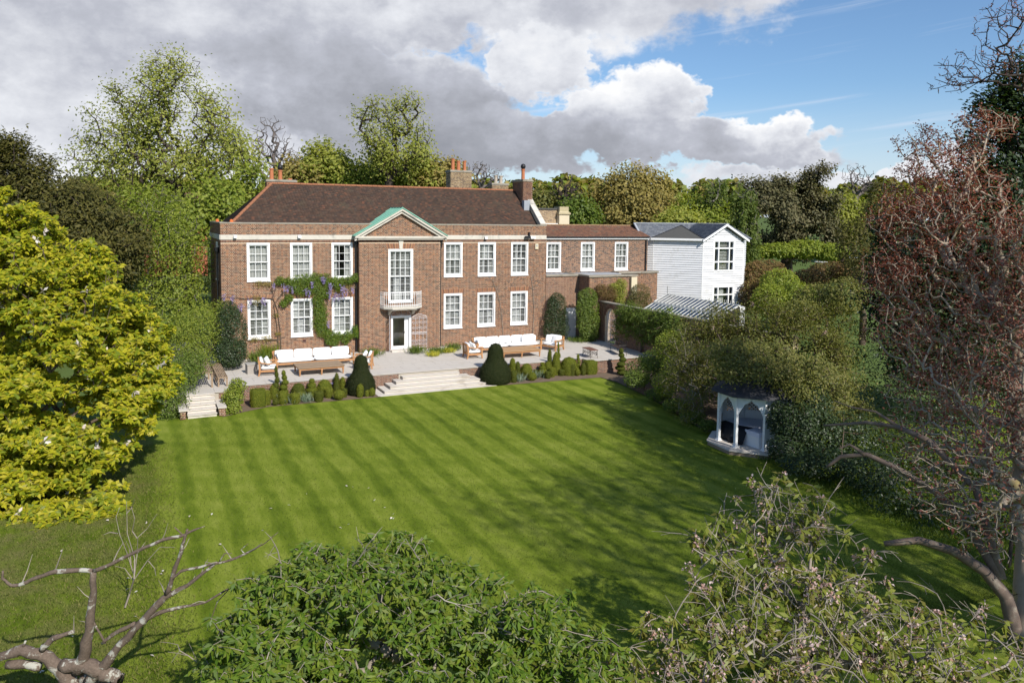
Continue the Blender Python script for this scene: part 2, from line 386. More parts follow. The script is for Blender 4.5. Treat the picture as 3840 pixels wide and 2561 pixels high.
def wall_mass(mb, F, u0, u1, z0, z1, holes, th=.3, d=0.):   # solid wall around its openings
    us = sorted({u0, u1, *[x for h in holes for x in h[:2]]}); zs = sorted({z0, z1, *[x for h in holes for x in h[2:4]]})
    us = [u for u in us if u0 <= u <= u1]; zs = [z for z in zs if z0 <= z <= z1]
    for a, b in zip(zs[:-1], zs[1:]):
        run = None
        for p, q in list(zip(us[:-1], us[1:])) + [(None, None)]:
            solid = p is not None and not any(h[0] <= p and q <= h[1] and h[2] <= a and b <= h[3] for h in holes)
            if solid: run = (run[0], q) if run else (p, q)
            elif run: F.box(mb, run[0], run[1], d - th, d, a, b); run = None
def flat_arch(F, parent, u0, u1, z0, h, mat, n=None, lean=.28):
    n = n or int(round((u1 - u0) / .078)); c = (u0 + u1) / 2
    for i in range(n):
        a = u0 + (u1 - u0) * i / n + .004; b = u0 + (u1 - u0) * (i + 1) / n - .004
        mb = MB(); s = lambda u: u + (u - c) * lean * h / (u1 - u0) * 2
        V = [F.p(a, .014, z0), F.p(b, .014, z0), F.p(s(b), .014, z0 + h), F.p(s(a), .014, z0 + h), F.p(a, -.02, z0), F.p(b, -.02, z0), F.p(s(b), -.02, z0 + h), F.p(s(a), -.02, z0 + h)]
        mb.add(V, [(0, 1, 2, 3), (4, 5, 1, 0), (5, 6, 2, 1), (6, 7, 3, 2), (7, 4, 0, 3)]).build('brick', M('arch_brick_%d' % (i * 7 % 4), [(.30, .15, .085), (.24, .11, .065), (.34, .185, .10), (.16, .085, .06)][i * 7 % 4], rough=.85, var=.2, vs=9), parent)
def soldier(F, u0, u1, z0, h, mat, parent, skip=()):
    rows = []; u = u0
    while u < u1 - .03:
        if not any(a < u + .03 < b for a, b in skip): rows.append((u, min(u + .068, u1), z0, z0 + h))
        u += .0775
    return brickwork(F, rows, mat, parent, 'soldier_course')

# ------------------------------------------------------------------ windows
_pane = {}
def pane_mesh(w, h):
    k = (round(w, 3), round(h, 3))
    if k not in _pane: _pane[k] = MB().box(-w / 2, w / 2, -.002, .002, -h / 2, h / 2).mesh('pane', m_glass)
    return _pane[k]
def sash_window(F, parent, uc, z0, z1, w, cols=3, rows=2, fill='shutter', sash=True, seed=0, sill=True):
    u0, u1 = uc - w / 2, uc + w / 2; fw = .105; ang = math.atan2(F.u[1], F.u[0]); rng = random.Random(seed)
    win = MB(); F.box(win, u0, u0 + fw, -.14, .022, z0 + .002, z1); F.box(win, u1 - fw, u1, -.14, .022, z0 + .002, z1)
    F.box(win, u0 + fw, u1 - fw, -.14, .022, z1 - fw, z1); F.box(win, u0 + fw, u1 - fw, -.14, .018, z0 + .002, z0 + .10)
    F.box(win, u0 + fw, u1 - fw, -.10, .0, z1 - fw - .03, z1 - fw)
    wo = win.build('window', m_white, parent)
    if sill: s = MB(); F.box(s, u0 - .02, u1 + .02, -.1, .075, z0 - .055, z0); s.build('sill', m_white, wo)
    a0, a1, b0, b1 = u0 + fw + .004, u1 - fw - .004, z0 + .10, z1 - fw - .03; zm = (b0 + b1) / 2
    halves = [(b0, zm + .02, -.085), (zm - .02, b1, -.045)] if sash else [(b0, b1, -.06)]
    for k, (p, q, d) in enumerate(halves):
        s = MB(); r = .042
        F.box(s, a0, a0 + r, d - .035, d, p, q); F.box(s, a1 - r, a1, d - .035, d, p, q)
        F.box(s, a0 + r, a1 - r, d - .035, d, p, p + (r if k or not sash else .075)); F.box(s, a0 + r, a1 - r, d - .035, d, q - r, q)
        lo = p + (r if k or not sash else .075); pw = (a1 - a0 - 2 * r) / cols; ph = (q - r - lo) / rows
        for i in range(1, cols): x = a0 + r + i * pw; F.box(s, x - .011, x + .011, d - .03, d - .002, lo, q - r)
        for i in range(1, rows): z = lo + i * ph; F.box(s, a0 + r, a1 - r, d - .029, d - .003, z - .011, z + .011)
        s.build('sash', m_white, wo)
        for i in range(cols):
            for jj in range(rows):
                c = F.p(a0 + r + (i + .5) * pw, d - .018, lo + (jj + .5) * ph)
                inst('pane', pane_mesh(pw - .02, ph - .02), wo, c, (rng.uniform(-.006, .006), 0, ang + rng.uniform(-.006, .006)))
    if fill == 'shutter':
        n = cols; pw = (a1 - a0) / n
        for half, (p, q) in enumerate(((b0, zm), (zm, b1))):
            for i in range(n):
                s = MB(); x0 = a0 + i * pw + .004; x1 = a0 + (i + 1) * pw - .004; st = .042; D = -.20
                F.box(s, x0, x0 + st, D - .03, D, p, q); F.box(s, x1 - st, x1, D - .03, D, p, q)
                F.box(s, x0 + st, x1 - st, D - .03, D, p, p + .05); F.box(s, x0 + st, x1 - st, D - .03, D, q - .05, q)
                t = rng.choice([.12, .2, .3, .35, .5, .75]) ; nn = max(3, int((q - p - .1) / .078))
                for k in range(nn):
                    z = p + .05 + (k + .5) * (q - p - .1) / nn; dd, dz = .031 * math.cos(t), .031 * math.sin(t)
                    V = [F.p(x0 + st, D - .015 - dd, z + dz), F.p(x1 - st, D - .015 - dd, z + dz), F.p(x1 - st, D - .015 + dd, z - dz), F.p(x0 + st, D - .015 + dd, z - dz)]
                    s.add(V + [v + np.array((0, 0, .008)) for v in V], [(3, 2, 1, 0), (4, 5, 6, 7), (0, 1, 5, 4), (2, 3, 7, 6)])
                s.build('shutter', m_slat, wo)
    elif fill and fill.startswith('curtain'):
        spans = [(a0, a1)] if fill == 'curtain' else [(a0, a0 + (a1 - a0) * .26), (a1 - (a1 - a0) * .30, a1)]
        for x0, x1 in spans:
            n = max(10, int((x1 - x0) * 60)); V = []; Fq = []
            for i in range(n + 1):
                u = x0 + (x1 - x0) * i / n; d = -.22 + .025 * math.sin(u * 62 + seed) + .015 * math.sin(u * 23)
                for z in (b0, b1): V.append(F.p(u, d, z))
            for i in range(n): Fq.append((2 * i, 2 * i + 2, 2 * i + 3, 2 * i + 1))
            s = MB(); s.add(V, Fq); s.build('curtain', m_curtain, wo, smooth=True)
    s = MB(); F.box(s, u0 + .02, u1 - .02, -1.2, -1.18, z0, z1)
    F.box(s, u0 + .015, u0 + .03, -.78, -.15, z0, z1); F.box(s, u1 - .03, u1 - .015, -.78, -.15, z0, z1); F.box(s, u0 + .03, u1 - .03, -.78, -.15, z0 + .0, z0 + .02); F.box(s, u0 + .03, u1 - .03, -.78, -.15, z1 - .02, z1)
    s.build('room', m_dark, wo)
    return wo
def roof_tiles(name, A, B, C, D, mat, parent, w=.17, g=.1, holes=None):
    """tiles on the quad eave A->B, ridge D->C (A below D)"""
    A, B, C, D = (np.array(p, float) for p in (A, B, C, D)); L = np.linalg.norm((D - A) - ((D - A) @ (B - A)) / ((B - A) @ (B - A)) * (B - A))
    nr = int(L / g); Vs = []; rng = np.random.default_rng(nr); up = np.cross(B - A, D - A); up /= np.linalg.norm(up); up *= np.sign(up[2])
    for r in range(nr):
        t0, t1 = r / nr, (r + 1) / nr + .25 / nr
        a, b = A + (D - A) * t0, B + (C - B) * t0; a2, b2 = A + (D - A) * t1, B + (C - B) * t1
        n = max(1, int(np.linalg.norm(b - a) / w)); sh = .5 * (r % 2)
        k = np.arange(n + (1 if sh else 0)); x0 = np.clip((k - sh) / n, 0, 1) + .0; x1 = np.clip((k + 1 - sh) / n, 0, 1)
        gap = .004 / max(.1, np.linalg.norm(b - a)); x0 = x0 + gap; x1 = x1 - gap; ok = x1 - x0 > gap * 3; x0, x1 = x0[ok], x1[ok]
        if len(x0) == 0: continue
        lift = (.022 + rng.uniform(-.004, .007, len(x0)))[:, None] * up; e = rng.uniform(-.004, .004, (len(x0), 1)) * (D - A) / L
        p0 = a + x0[:, None] * (b - a) + lift + e; p1 = a + x1[:, None] * (b - a) + lift + e
        p2 = a2 + x1[:, None] * (b2 - a2) + up * .006; p3 = a2 + x0[:, None] * (b2 - a2) + up * .006
        q0 = p0 - up * .016; q1 = p1 - up * .016
        Vs.append(np.stack([p0, p1, p2, p3, q0, q1], 1))
    V = np.concatenate(Vs)
    if holes is not None: V = V[~holes(V.mean(1))]
    n = len(V); q = np.array([(0, 1, 2, 3), (4, 5, 1, 0)]); Fq = (q[None] + (np.arange(n) * 6)[:, None, None]).reshape(-1, 4)
    return obj_np(name, V.reshape(-1, 3), Fq, mat, parent, kind='stuff')
def ridge_line(a, b, mat, parent, n=None, r=.11, name='ridge_tile'):
    a, b = np.array(a, float), np.array(b, float); L = np.linalg.norm(b - a); n = n or int(L / .34); d = (b - a) / L
    mb = MB(); V = []; F = []; half = 5
    for e, rr in ((0, r), (L / n - .012, r * .93)):
        for k in range(half + 1): th = PI * k / half; V.append((e, math.cos(th) * rr, math.sin(th) * rr))
    for k in range(half): F.append((k, k + 1, k + 7, k + 6))
    F.append(tuple(range(5, -1, -1))); mb.add(V, F); me = mb.mesh(name, mat)
    rz = math.atan2(d[1], d[0]); ry = -math.asin(d[2])
    for i in range(n): inst(name, me, parent, a + d * (L * i / n), (0, ry + random.Random(i).uniform(-.02, .02), rz))
# ------------------------------------------------------------------ ground
LZ = -.75
def lawn_material():
    m = bpy.data.materials.new('mown_lawn'); m.use_nodes = True; t = NT(m.node_tree); t.n.clear()
    g = t.node('ShaderNodeNewGeometry'); pos = g.outputs['Position']; sp = t.node('ShaderNodeSeparateXYZ'); t.l.new(pos, sp.inputs[0])
    wob = t.noise(pos, .35, 3).outputs[0]
    ph = t.m('ADD', t.m('MULTIPLY', sp.outputs[0], 2 * PI / 1.15), t.m('MULTIPLY', wob, 2.4))
    st = t.m('MULTIPLY', t.m('ADD', t.m('SINE', ph), 1.), .5); st = t.smooth(st, .04, .55)
    ph2 = t.m('ADD', t.m('MULTIPLY', t.m('ADD', sp.outputs[1], t.m('MULTIPLY', sp.outputs[0], .35)), 2 * PI / 1.5), t.m('MULTIPLY', wob, 4.))
    st2 = t.m('MULTIPLY', t.m('ADD', t.m('SINE', ph2), 1.), .5)
    mp = t.node('ShaderNodeMapping'); mp.inputs['Scale'].default_value = (2.6, .6, 1); t.l.new(pos, mp.inputs[0])
    n1 = t.noise(mp.outputs[0], 1.7, 8, .72).outputs[0]; n2 = t.noise(pos, .33, 3).outputs[0]; n3 = t.noise(pos, 26, 4, .7).outputs[0]
    f = t.m('ADD', t.m('MULTIPLY', st, .32), t.m('MULTIPLY', st2, .16)); f = t.m('ADD', f, t.m('MULTIPLY', n1, .75)); f = t.m('ADD', f, t.m('MULTIPLY', n2, .42)); f = t.m('ADD', f, t.m('MULTIPLY', n3, .26))
    wild = t.smooth(t.m('ADD', sp.outputs[0], t.m('MULTIPLY', t.m('SUBTRACT', wob, .5), 3.)), -3.6, -4.8)
    f = t.m('ADD', t.m('MULTIPLY', n1, .75), t.m('ADD', t.m('MULTIPLY', t.m('ADD', t.m('MULTIPLY', st, .20), t.m('MULTIPLY', st2, .06)), t.m('SUBTRACT', 1., wild)), t.m('ADD', t.m('MULTIPLY', n2, .42), t.m('MULTIPLY', n3, .34))))
    c = t.ramp(t.m('MULTIPLY', t.m('SUBTRACT', f, .54), 1.6), [(0., (.050, .082, .002)), (.35, (.102, .148, .007)), (.7, (.165, .212, .018)), (1., (.235, .27, .04))])
    c = t.mix(t.m('MULTIPLY', wild, t.smooth(t.noise(pos, 1.1, 4, .6).outputs[0], .35, .7)), c, (.15, .145, .045, 1))
    b = t.node('ShaderNodeBsdfPrincipled'); t.l.new(c, b.inputs['Base Color']); b.inputs['Roughness'].default_value = .85; b.inputs['Specular IOR Level'].default_value = .15
    bp = t.node('ShaderNodeBump'); bp.inputs['Strength'].default_value = .7; bp.inputs['Distance'].default_value = .03
    t.l.new(t.noise(pos, 38, 5, .75).outputs[0], bp.inputs['Height']); t.l.new(bp.outputs[0], b.inputs['Normal'])
    o = t.node('ShaderNodeOutputMaterial'); t.l.new(b.outputs[0], o.inputs[0]); return m
m_lawn = lawn_material()
m_rough = M('rough_grass', (.075, .105, .025), rough=.95, spec=.1, var=.45, vs=1.3, bump=.9, bs=14, tint=(.11, .095, .045), ts=.9)
m_field = M('far_field', (.085, .125, .032), rough=.95, spec=.1, var=.35, vs=.15, tint=(.09, .10, .03), ts=.05)
def hill(x, y):                      # gentle rise behind the houses
    d = max(0., y - 12.); return LZ - .03 + min(d * .03, 2.6) * (1 if y > 12 else 0) + (max(0, y - 150) * .012)
def make_ground():
    xs = np.concatenate([[-1500, -700, -300, -120, -60], np.linspace(-40, 70, 23), [90, 140, 300, 700, 1500]])
    ys = np.concatenate([[-600, -200, -90], np.linspace(-60, 12, 13), np.linspace(16, 60, 9), [80, 110, 150, 220, 350, 600, 1100, 2000]])
    V = [(x, y, hill(x, y)) for y in ys for x in xs]; n = len(xs)
    F = [(j * n + i, j * n + i + 1, (j + 1) * n + i + 1, (j + 1) * n + i) for j in range(len(ys) - 1) for i in range(n - 1)]
    o = obj_np('ground', V, F, m_field, smooth=True); tag(o, kind='structure')
make_ground()
lawn_poly = [(-2.6, -9.55), (.05, -9.05), (1.2, -8.5), (6.3, -8.6), (6.3, -8.62), (13.1, -8.5), (18.9, -8.75), (19.0, -10.4), (18.4, -14.5), (17.0, -20.0), (16.3, -24.0), (15.5, -30), (14.5, -46), (-16, -46), (-16, -18), (-6.5, -16.5), (-4.1, -16.2), (-2.75, -11.1)]
def flat(name, poly, z, mat, kind='structure'):
    mb = MB(); mb.add([(p[0], p[1], z) for p in poly], [tuple(range(len(poly)))]); o = mb.build(name, mat); o['kind'] = kind; return o
flat('lawn', lawn_poly, LZ, m_lawn)
flat('grass_ground', [(-30, -8.2), (-1.2, -9.2), (-1.2, -40), (-15, -46.2), (-30, -46.2)][::-1], LZ - .008, m_lawn)
flat('grass_bank', [(15.4, -30), (16.2, -24), (17, -20), (40, -20), (40, -42), (14.4, -42)][::-1], LZ - .006, m_lawn)
def bed(name, pts, z): return flat(name, pts, z, m_soil)
bed('flower_bed', [(-.9, -9.7), (.05, -9.15), (1.2, -8.6), (6.45, -8.7), (6.45, -6.8), (-.9, -6.8)], LZ + .012)
bed('flower_bed', [(12.95, -8.6), (18.95, -8.85), (19.1, -10.4), (18.5, -14.5), (17.1, -20.0), (24, -20), (24, -6.8), (12.95, -6.8)], LZ + .012)

# ------------------------------------------------------------------ terrace
TF = -6.9                            # front edge of the terrace
def make_terrace():
    ter = MB(); ter.box(-3.4, 0.2, -7.9, 7.5, LZ - .2, -.032); ter.box(.2, 18.9, TF, 7.5, LZ - .2, -.032); ter.box(18.9, 23.7, -7.75, 2.0, LZ - .2, -.032)
    t = ter.build('terrace', m_joint); t['kind'] = 'structure'; ORG[t.name] = np.zeros(3)
    rng = random.Random(4); n = 0
    def slab(x0, x1, y0, y1):
        g = .004; c = (x0 + x1) / 2, (y0 + y1) / 2
        mb = MB(); mb.box(x0 + g, x1 - g, y0 + g, y1 - g, -.03, rng.uniform(-.0015, .0015)); mb.build('paving_slab', m_pave, t)
    y = TF - .06
    row = 0
    while y < -.05:
        h = rng.choice([.7, .85, .95]); h = min(h, -.02 - y) if y + h > -.3 else h; x = .14 if y > TF - .1 else .14; x = .14 + (row % 2) * -.0
        first = True
        while x < 18.85:
            w = rng.choice([.8, 1., 1.2, 1.4]) * (.6 if first and row % 2 else 1); first = False
            x1 = min(x + w, 18.9)
            if 18.9 - x1 < .35: x1 = 18.9
            if not (7.5 < (x + x1) / 2 < 12.6 and y + h > -.42 and False): slab(x, x1, y, y + h)
            x = x1
        y += h; row += 1
    for X0, X1, Y0, Y1 in ((-3.46, .14, -7.96, 1.5), (18.9, 23.45, -7.83, -.02)):
        y = Y0
        while y < Y1 - .1:
            h = min(rng.choice([.8, .95]), Y1 - y); x = X0
            while x < X1 - .05:
                w = rng.choice([.9, 1.1, 1.3]); x1 = min(x + w, X1); x1 = X1 if X1 - x1 < .35 else x1
                slab(x, x1, y, y + h); x = x1
            y += h
    # brick face of the retaining wall
    for a, b in (((.16, TF - .0), (7.9, TF - .0)), ((11.25, TF - .0), (18.9, TF - .0)), ((18.9, -7.75), (23.7, -7.75)), ((-.9, -7.9), (.2, -7.9)), ((.2, -7.9), (.2, TF))):
        L = math.hypot(b[0] - a[0], b[1] - a[1]); F = Frame(a, (b[0] - a[0], b[1] - a[1]))
        if L > .3: brickwork(F, courses(0, L, LZ, -.06, []), m_brickred, t)
    return t
terrace = make_terrace()
def make_steps():
    c = thing('garden_steps', 'broad stepped flight of pale stone widening down to the lawn', 'steps', (9.65, -7.7, LZ))
    L = [(8.0, 11.15, -7.28), (7.55, 11.63, -7.62), (7.15, 12.06, -7.93), (6.76, 12.52, -8.25), (6.36, 12.96, -8.55)]
    for i, (x0, x1, y) in enumerate(L):
        z = -.15 * (i + 1) if i < 4 else -.725; back = TF + .0
        mb = MB(); mb.box(x0 + .02, x1 - .02, y + .045, back - .004 * i, LZ - .1 - .002 * i, z - .045); r = mb.build('riser', m_pavestep, c)
        prev = L[i - 1] if i else None
        xs = np.linspace(x0, x1, 4 + i % 2); rng = random.Random(i)
        xs = [x0] + [x + rng.uniform(-.25, .25) for x in xs[1:-1]] + [x1]
        for a, b in zip(xs[:-1], xs[1:]):
            mb = MB(); yb = (prev[2] - .005) if prev else back
            mb.box(a + .002, b - .002, y - .0, yb + .03 if prev else back, z - .04, z); mb.build('tread', m_pavestep, c)
        if prev:   # the ends of each tread run back beside the step above
            for a, b in ((x0, prev[0] - .004), (prev[1] + .004, x1)):
                mb = MB(); mb.box(a + .002, b, prev[2] + .03, back - .03, z - .041, z - .001); mb.build('tread', m_pavestep, c)
    c = thing('side_steps', 'narrow stone steps between low walls with pale coping by the teak table', 'steps', (-1.7, -8.7, LZ))
    for i in range(5):
        z = LZ + .15 * (i + 1); y = -9.45 + i * .31
        mb = MB(); mb.box(-2.28, -1.12, y + .045, -7.9 - .003 * i, LZ - .1 - .002 * i, z - .045); mb.build('riser', m_pavestep, c)
        for a, b in ((-2.3, -1.72), (-1.716, -1.1)):
            mb = MB(); mb.box(a, b, y, y + .34 if i < 4 else -7.965, z - .04, z - (.0 if i < 4 else .001)); mb.build('tread', m_pavestep, c)
    for x0, x1, h in ((-1.06, -.74, .36), (-2.62, -2.34, .36)):
        mb = MB(); mb.box(x0 + .03, x1 - .03, -9.5, -7.91, LZ - .1, LZ + h - .001); mb.build('flank_wall', m_mortar, c)
        F = Frame((x0 + .03, -9.5), (1, 0)); brickwork(F, courses(0, x1 - x0 - .06, LZ, LZ + h, []), m_brickred, c)
        F = Frame((x1 - .03, -9.5), (0, 1), (1, 0)); brickwork(F, courses(0, 1.59, LZ, LZ + h, []), m_brickred, c)
        mb = MB(); mb.box(x0 - .02, x1 + .02, -9.56, -7.92, LZ + h, LZ + h + .05); mb.build('coping', m_pavestep, c)
make_steps()

# ------------------------------------------------------------------ main house
def floodlight(label, u, z, F, kind='flood'):
    o = thing('floodlight' if kind == 'flood' else 'alarm_box', label, 'light' if kind == 'flood' else 'alarm', F.p(u, .1, z))
    mb = MB()
    if kind == 'flood':
        F.box(mb, u - .04, u + .04, .03, .10, z - .08, z + .02); mb.build('bracket', m_lead, o)
        mb = MB(); c = F.p(u, .2, z)
        V = [F.p(u + a * .085, .1 + (.12 if k else 0), z + b * .06 - (.05 if k else 0)) for k in (0, 1) for a, b in ((-1, -1), (1, -1), (1, 1), (-1, 1))]
        mb.add(V, [(0, 1, 2, 3), (7, 6, 5, 4), (0, 4, 5, 1), (1, 5, 6, 2), (2, 6, 7, 3), (3, 7, 4, 0)]); mb.build('lamp_head', m_white, o)
    return o
def make_house():
    H = thing('brick_house', 'two storey brown brick house with tiled hip roof, pediment and white sash windows', 'house', (10, 3.3, 0))
    W = 20.14; DP = 6.64; zp = 7.53; Fm = Frame((0, 0), (1, 0)); pj = .39; BL, BR = 7.56, 12.59; Fb = Frame((0, -pj), (1, 0))
    X = [1.97, 4.31, 6.65, 13.59, 15.88, 18.2]; ww = 1.235; ZU = (4.36, 6.48); ZL = (1.13, 3.29)
    holes = [(x - ww / 2, x + ww / 2, *z) for x in X for z in (ZU, ZL)]
    fx = lambda x, y: onY(x / VS, y / VS, -pj)
    d0, d1 = fx(1466, 1200)[0], fx(1541, 1200)[0]; dz = fx(1500, 1184)[2]
    cw = (9.31, 10.845, 2.86, 6.10); hb = [cw, (d0, d1, 0., dz)]
    mb = MB(); wall_mass(mb, Fm, 0, BL, 0, 6.66, holes); wall_mass(mb, Fm, BR, W, 0, 6.66, holes)
    Fm.box(mb, 0, BL, -.33, 0, 6.66, zp); Fm.box(mb, BR, W, -.33, 0, 6.66, zp); Fm.box(mb, BL, BR, -.33, 0, 6.6, zp)
    wall_mass(mb, Fb, BL, BR, 0, 6.66, hb, th=.36)
    mb.box(0, .3, .3, DP, 0, zp); mb.box(W - .3, W, .3, DP, 0, zp); mb.box(.3, W - .3, DP - .3, DP, 0, zp)
    mb.box(BL, BL + .3, -.03, .1, 0, 6.6); mb.box(BR - .3, BR, -.03, .1, 0, 6.6)
    wall = mb.build('wall', m_mortar, H)
    arches = [(x - ww / 2 - .09, x + ww / 2 + .09, ZL[1], ZL[1] + .3) for x in X]
    rowsL = courses(0, BL - .01, 0, 6.48, holes + arches); rowsR = courses(BR + .01, W, 0, 6.48, holes + arches)
    brickwork(Fm, rowsL + rowsR, m_brick, wall)
    brickwork(Fm, courses(0, W, 6.93, zp, []), m_brick, wall)
    soldier(Fm, 0, BL - .02, 6.49, .155, m_brickred, wall); soldier(Fm, BR + .02, W, 6.49, .155, m_brickred, wall)
    for a in arches: flat_arch(Fm, wall, a[0], a[1], a[2] + .004, .29, m_brickred)
    # bay
    ca = (cw[0] - .06, cw[1] + .06, cw[3], cw[3] + .35); da = (d0 - .1, d1 + .1, dz, dz + .28)
    rb = courses(BL, BR, 0, 6.48, hb + [ca, da]); near = [r for r in rb if r[2] < .6 or (r[1] < d0 and .6 <= r[2] < 1.05)]
    near = near[:170]; ns = set(near); brickwork(Fb, [r for r in rb if r not in ns], m_brick, wall)
    cache = {}
    bm = [m_brick, m_brickred]
    for r in near:
        k = (round(r[1] - r[0], 2), random.Random(int(r[0] * 999) + int(r[2] * 77)).randrange(4))
        if k not in cache:
            V, Q = brick_arrays(Frame((0, 0), (1, 0)), [(0, k[0], 0, .064)]); cache[k] = mesh_np('brick', V, Q, M('brick_tone_%d' % k[1], [BRK[1], BRK[5], BRK[8], BRK[4]][k[1]], rough=.85, var=.2, vs=9, bump=.25, bs=90))
        inst('brick', cache[k], wall, Fb.p(r[0], 0, r[2]))
    soldier(Fb, BL, BR, 6.49, .155, m_brickred, wall, skip=[(9.93, 10.23)])
    flat_arch(Fb, wall, ca[0], ca[1], ca[2] + .004, .33, m_brickred); flat_arch(Fb, wall, da[0], da[1], da[2] + .004, .27, m_brickred)
    for s_, x in ((-1, BL), (1, BR)):
        F = Frame((x, -pj if s_ > 0 else 0), (0, s_ * 1.), (s_ * 1., 0))
        F = Frame((x, 0), (0, -1), (-1, 0)) if s_ < 0 else Frame((x, -pj), (0, 1), (1, 0))
        brickwork(F, courses(0, pj, 0, 6.6, []), m_brick, wall)
    # left and right flank walls
    Fs = Frame((0, DP), (0, -1), (-1, 0))
    sw = [(DP - 2.5, DP - 1.5, *ZU), (DP - 2.5, DP - 1.5, *ZL)]
    brickwork(Fs, courses(0, DP, 0, 6.64, sw) + courses(0, DP, 6.93, zp, []), m_brick, wall)
    Fr = Frame((W, 0), (0, 1), (1, 0)); brickwork(Fr, courses(0, DP, 4.2, 6.64, []) + courses(0, DP, 6.93, zp, []), m_brick, wall)
    for i, h in enumerate(sw): sash_window(Fs, H, (h[0] + h[1]) / 2, h[2], h[3], 1.0, 2, 2, 'curtain', seed=40 + i)
    # stone band, parapet coping, pediment
    rg = random.Random(2)
    for F, a, b in ((Fm, -.0, BL - .1), (Fm, BR + .1, W), (Fs, 0, DP + .0)):
        n = max(1, int((b - a) / 1.6)); e = np.linspace(a, b, n + 1)
        for p, q in zip(e[:-1], e[1:]):
            s = MB(); F.box(s, p + .002, q - .002, -.05, .045, 6.655, 6.925); s.build('stone_band', m_stone, wall)
    for F, a, b in ((Fm, -.03, W + .03), (Fs, 0, DP), (Fr, .33, DP)):
        n = max(1, int((b - a) / .95)); e = np.linspace(a, b, n + 1)
        for p, q in zip(e[:-1], e[1:]):
            s = MB(); F.box(s, p + .003, q - .003, -.34, .03, zp, zp + .075 + rg.uniform(0, .004)); s.build('coping_stone', m_coping, wall)
    px0, px1, xa, za = 7.27, 12.93, 10.1, 8.50; zb = 6.66; yf = -.66; yb = -pj
    ped = MB(); ped.add([(BL, -pj, 6.86), (BR, -pj, 6.86), (xa, -pj, za - .28)] + [(BL, .0, 6.86), (BR, .0, 6.86), (xa, .0, za - .28)], [(0, 1, 2), (5, 4, 3), (0, 2, 5, 3), (1, 4, 5, 2)])
    pd = ped.build('pediment', m_mortar, H)
    slope = (za - .28 - 6.86) / (xa - BL)
    def tri(zm):
        a = BL + (zm - 6.86) / slope + .02; b = BR - (zm - 6.86) / slope * (BR - xa) / (xa - BL) - .02
        return (a, b) if b > a else None
    brickwork(Fb, courses(BL, BR, 6.88, 8.2, [], 'flemish', top=tri), m_brick, pd)
    s = MB(); s.box(px0 + .1, px1 - .1, yf + .08, yb + .02, zb, zb + .09); s.box(px0 + .04, px1 - .04, yf + .02, yb + .02, zb + .09, zb + .20)
    s.build('cornice', m_stone, pd)
    for sx, x0 in ((1, px0), (-1, px1)):
        dx, dz_ = xa - x0, za - 6.86; L = math.hypot(dx, dz_); nx, nz = -dz_ / L * sx, dx / L * sx
        for w0, w1, yy in ((.0, .11, yf - .02), (.11, .25, yf + .08)):
            P = []
            for t_, off in ((0, -w0), (1, -w0), (1, -w1), (0, -w1)):
                x = x0 + dx * t_; z = 6.86 + dz_ * t_
                P.append((x + (0 if t_ else 0), yy, z + off * 1.12))
            s = MB(); s.slab(P if sx > 0 else P[::-1], (0, yb + .02 - yy, 0)); s.build('raking_cornice', m_stone, pd)
        s = MB(); zt = lambda x: 6.875 + dz_ * (x - x0) / dx
        P = [(x0 - .05 * sx, yf - .06, zt(x0) - .02), (xa, yf - .06, zt(xa)), (xa, 2.0, zt(xa)), (x0 - .05 * sx, 2.0, zt(x0) - .02)]
        s.slab(P if sx > 0 else P[::-1], (0, 0, .035)); cr = s.build('copper_roof', m_copper, pd)
        for k in range(5):
            y = yf - .04 + k * .55; s = MB(); s.bar((x0, y, zt(x0) + .05), (xa, y, zt(xa) + .05), .03, .03); s.build('seam', m_copper, cr)
    s = MB(); s.bar((xa, yf - .065, za + .065), (xa, 2.0, za + .065), .05, .05); s.build('ridge_roll', m_copper, pd)
    s = MB(); V = [Fb.p(u, d, z) for d in (.055, -.02) for u, z in ((9.99, 6.08), (10.17, 6.08), (10.22, 6.655), (9.94, 6.655))]
    s.add(V, [(0, 1, 2, 3), (4, 0, 3, 7), (1, 5, 6, 2), (0, 4, 5, 1), (3, 2, 6, 7)]); s.build('keystone', m_stone, pd)
    # windows
    for i, x in enumerate(X):
        sash_window(Fm, H, x, *ZU, ww, 3, 2, ['curtain', 'curtain', 'curtain_open', 'shutter', 'shutter', 'shutter'][i], seed=i)
        sash_window(Fm, H, x, *ZL, ww, 3, 2, 'shutter', seed=20 + i)
    sash_window(Fb, H, (cw[0] + cw[1]) / 2, cw[2], cw[3], cw[1] - cw[0], 4, 3, 'shutter', seed=11, sill=False)
    # glazed door
    s = MB(); f = .11
    Fb.box(s, d0, d0 + f, -.30, .02, 0.02, dz); Fb.box(s, d1 - f, d1, -.30, .02, 0.02, dz); Fb.box(s, d0 + f, d1 - f, -.30, .02, dz - f, dz)
    dr = s.build('door', m_white, H)
    s = MB(); a, b = d0 + f + .01, d1 - f - .2; Fb.box(s, a, a + .05, -.2, -.15, .06, dz - f); Fb.box(s, b - .05, b, -.2, -.15, .06, dz - f); Fb.box(s, a + .05, b - .05, -.2, -.15, .06, .24); Fb.box(s, a + .05, b - .05, -.2, -.15, dz - f - .06, dz - f); s.build('door_leaf', m_white, dr)
    s = MB(); Fb.box(s, b + .003, d1 - f, -.24, -.14, .06, dz - f); s.build('side_panel', m_white, dr)
    s = MB(); Fb.box(s, a + .05, b - .05, -.18, -.175, .24, dz - f - .06); s.build('pane', m_glass, dr)
    s = MB(); Fb.box(s, b - .08, b - .05, -.15, -.10, 1.0, 1.12); s.build('handle', m_black, dr)
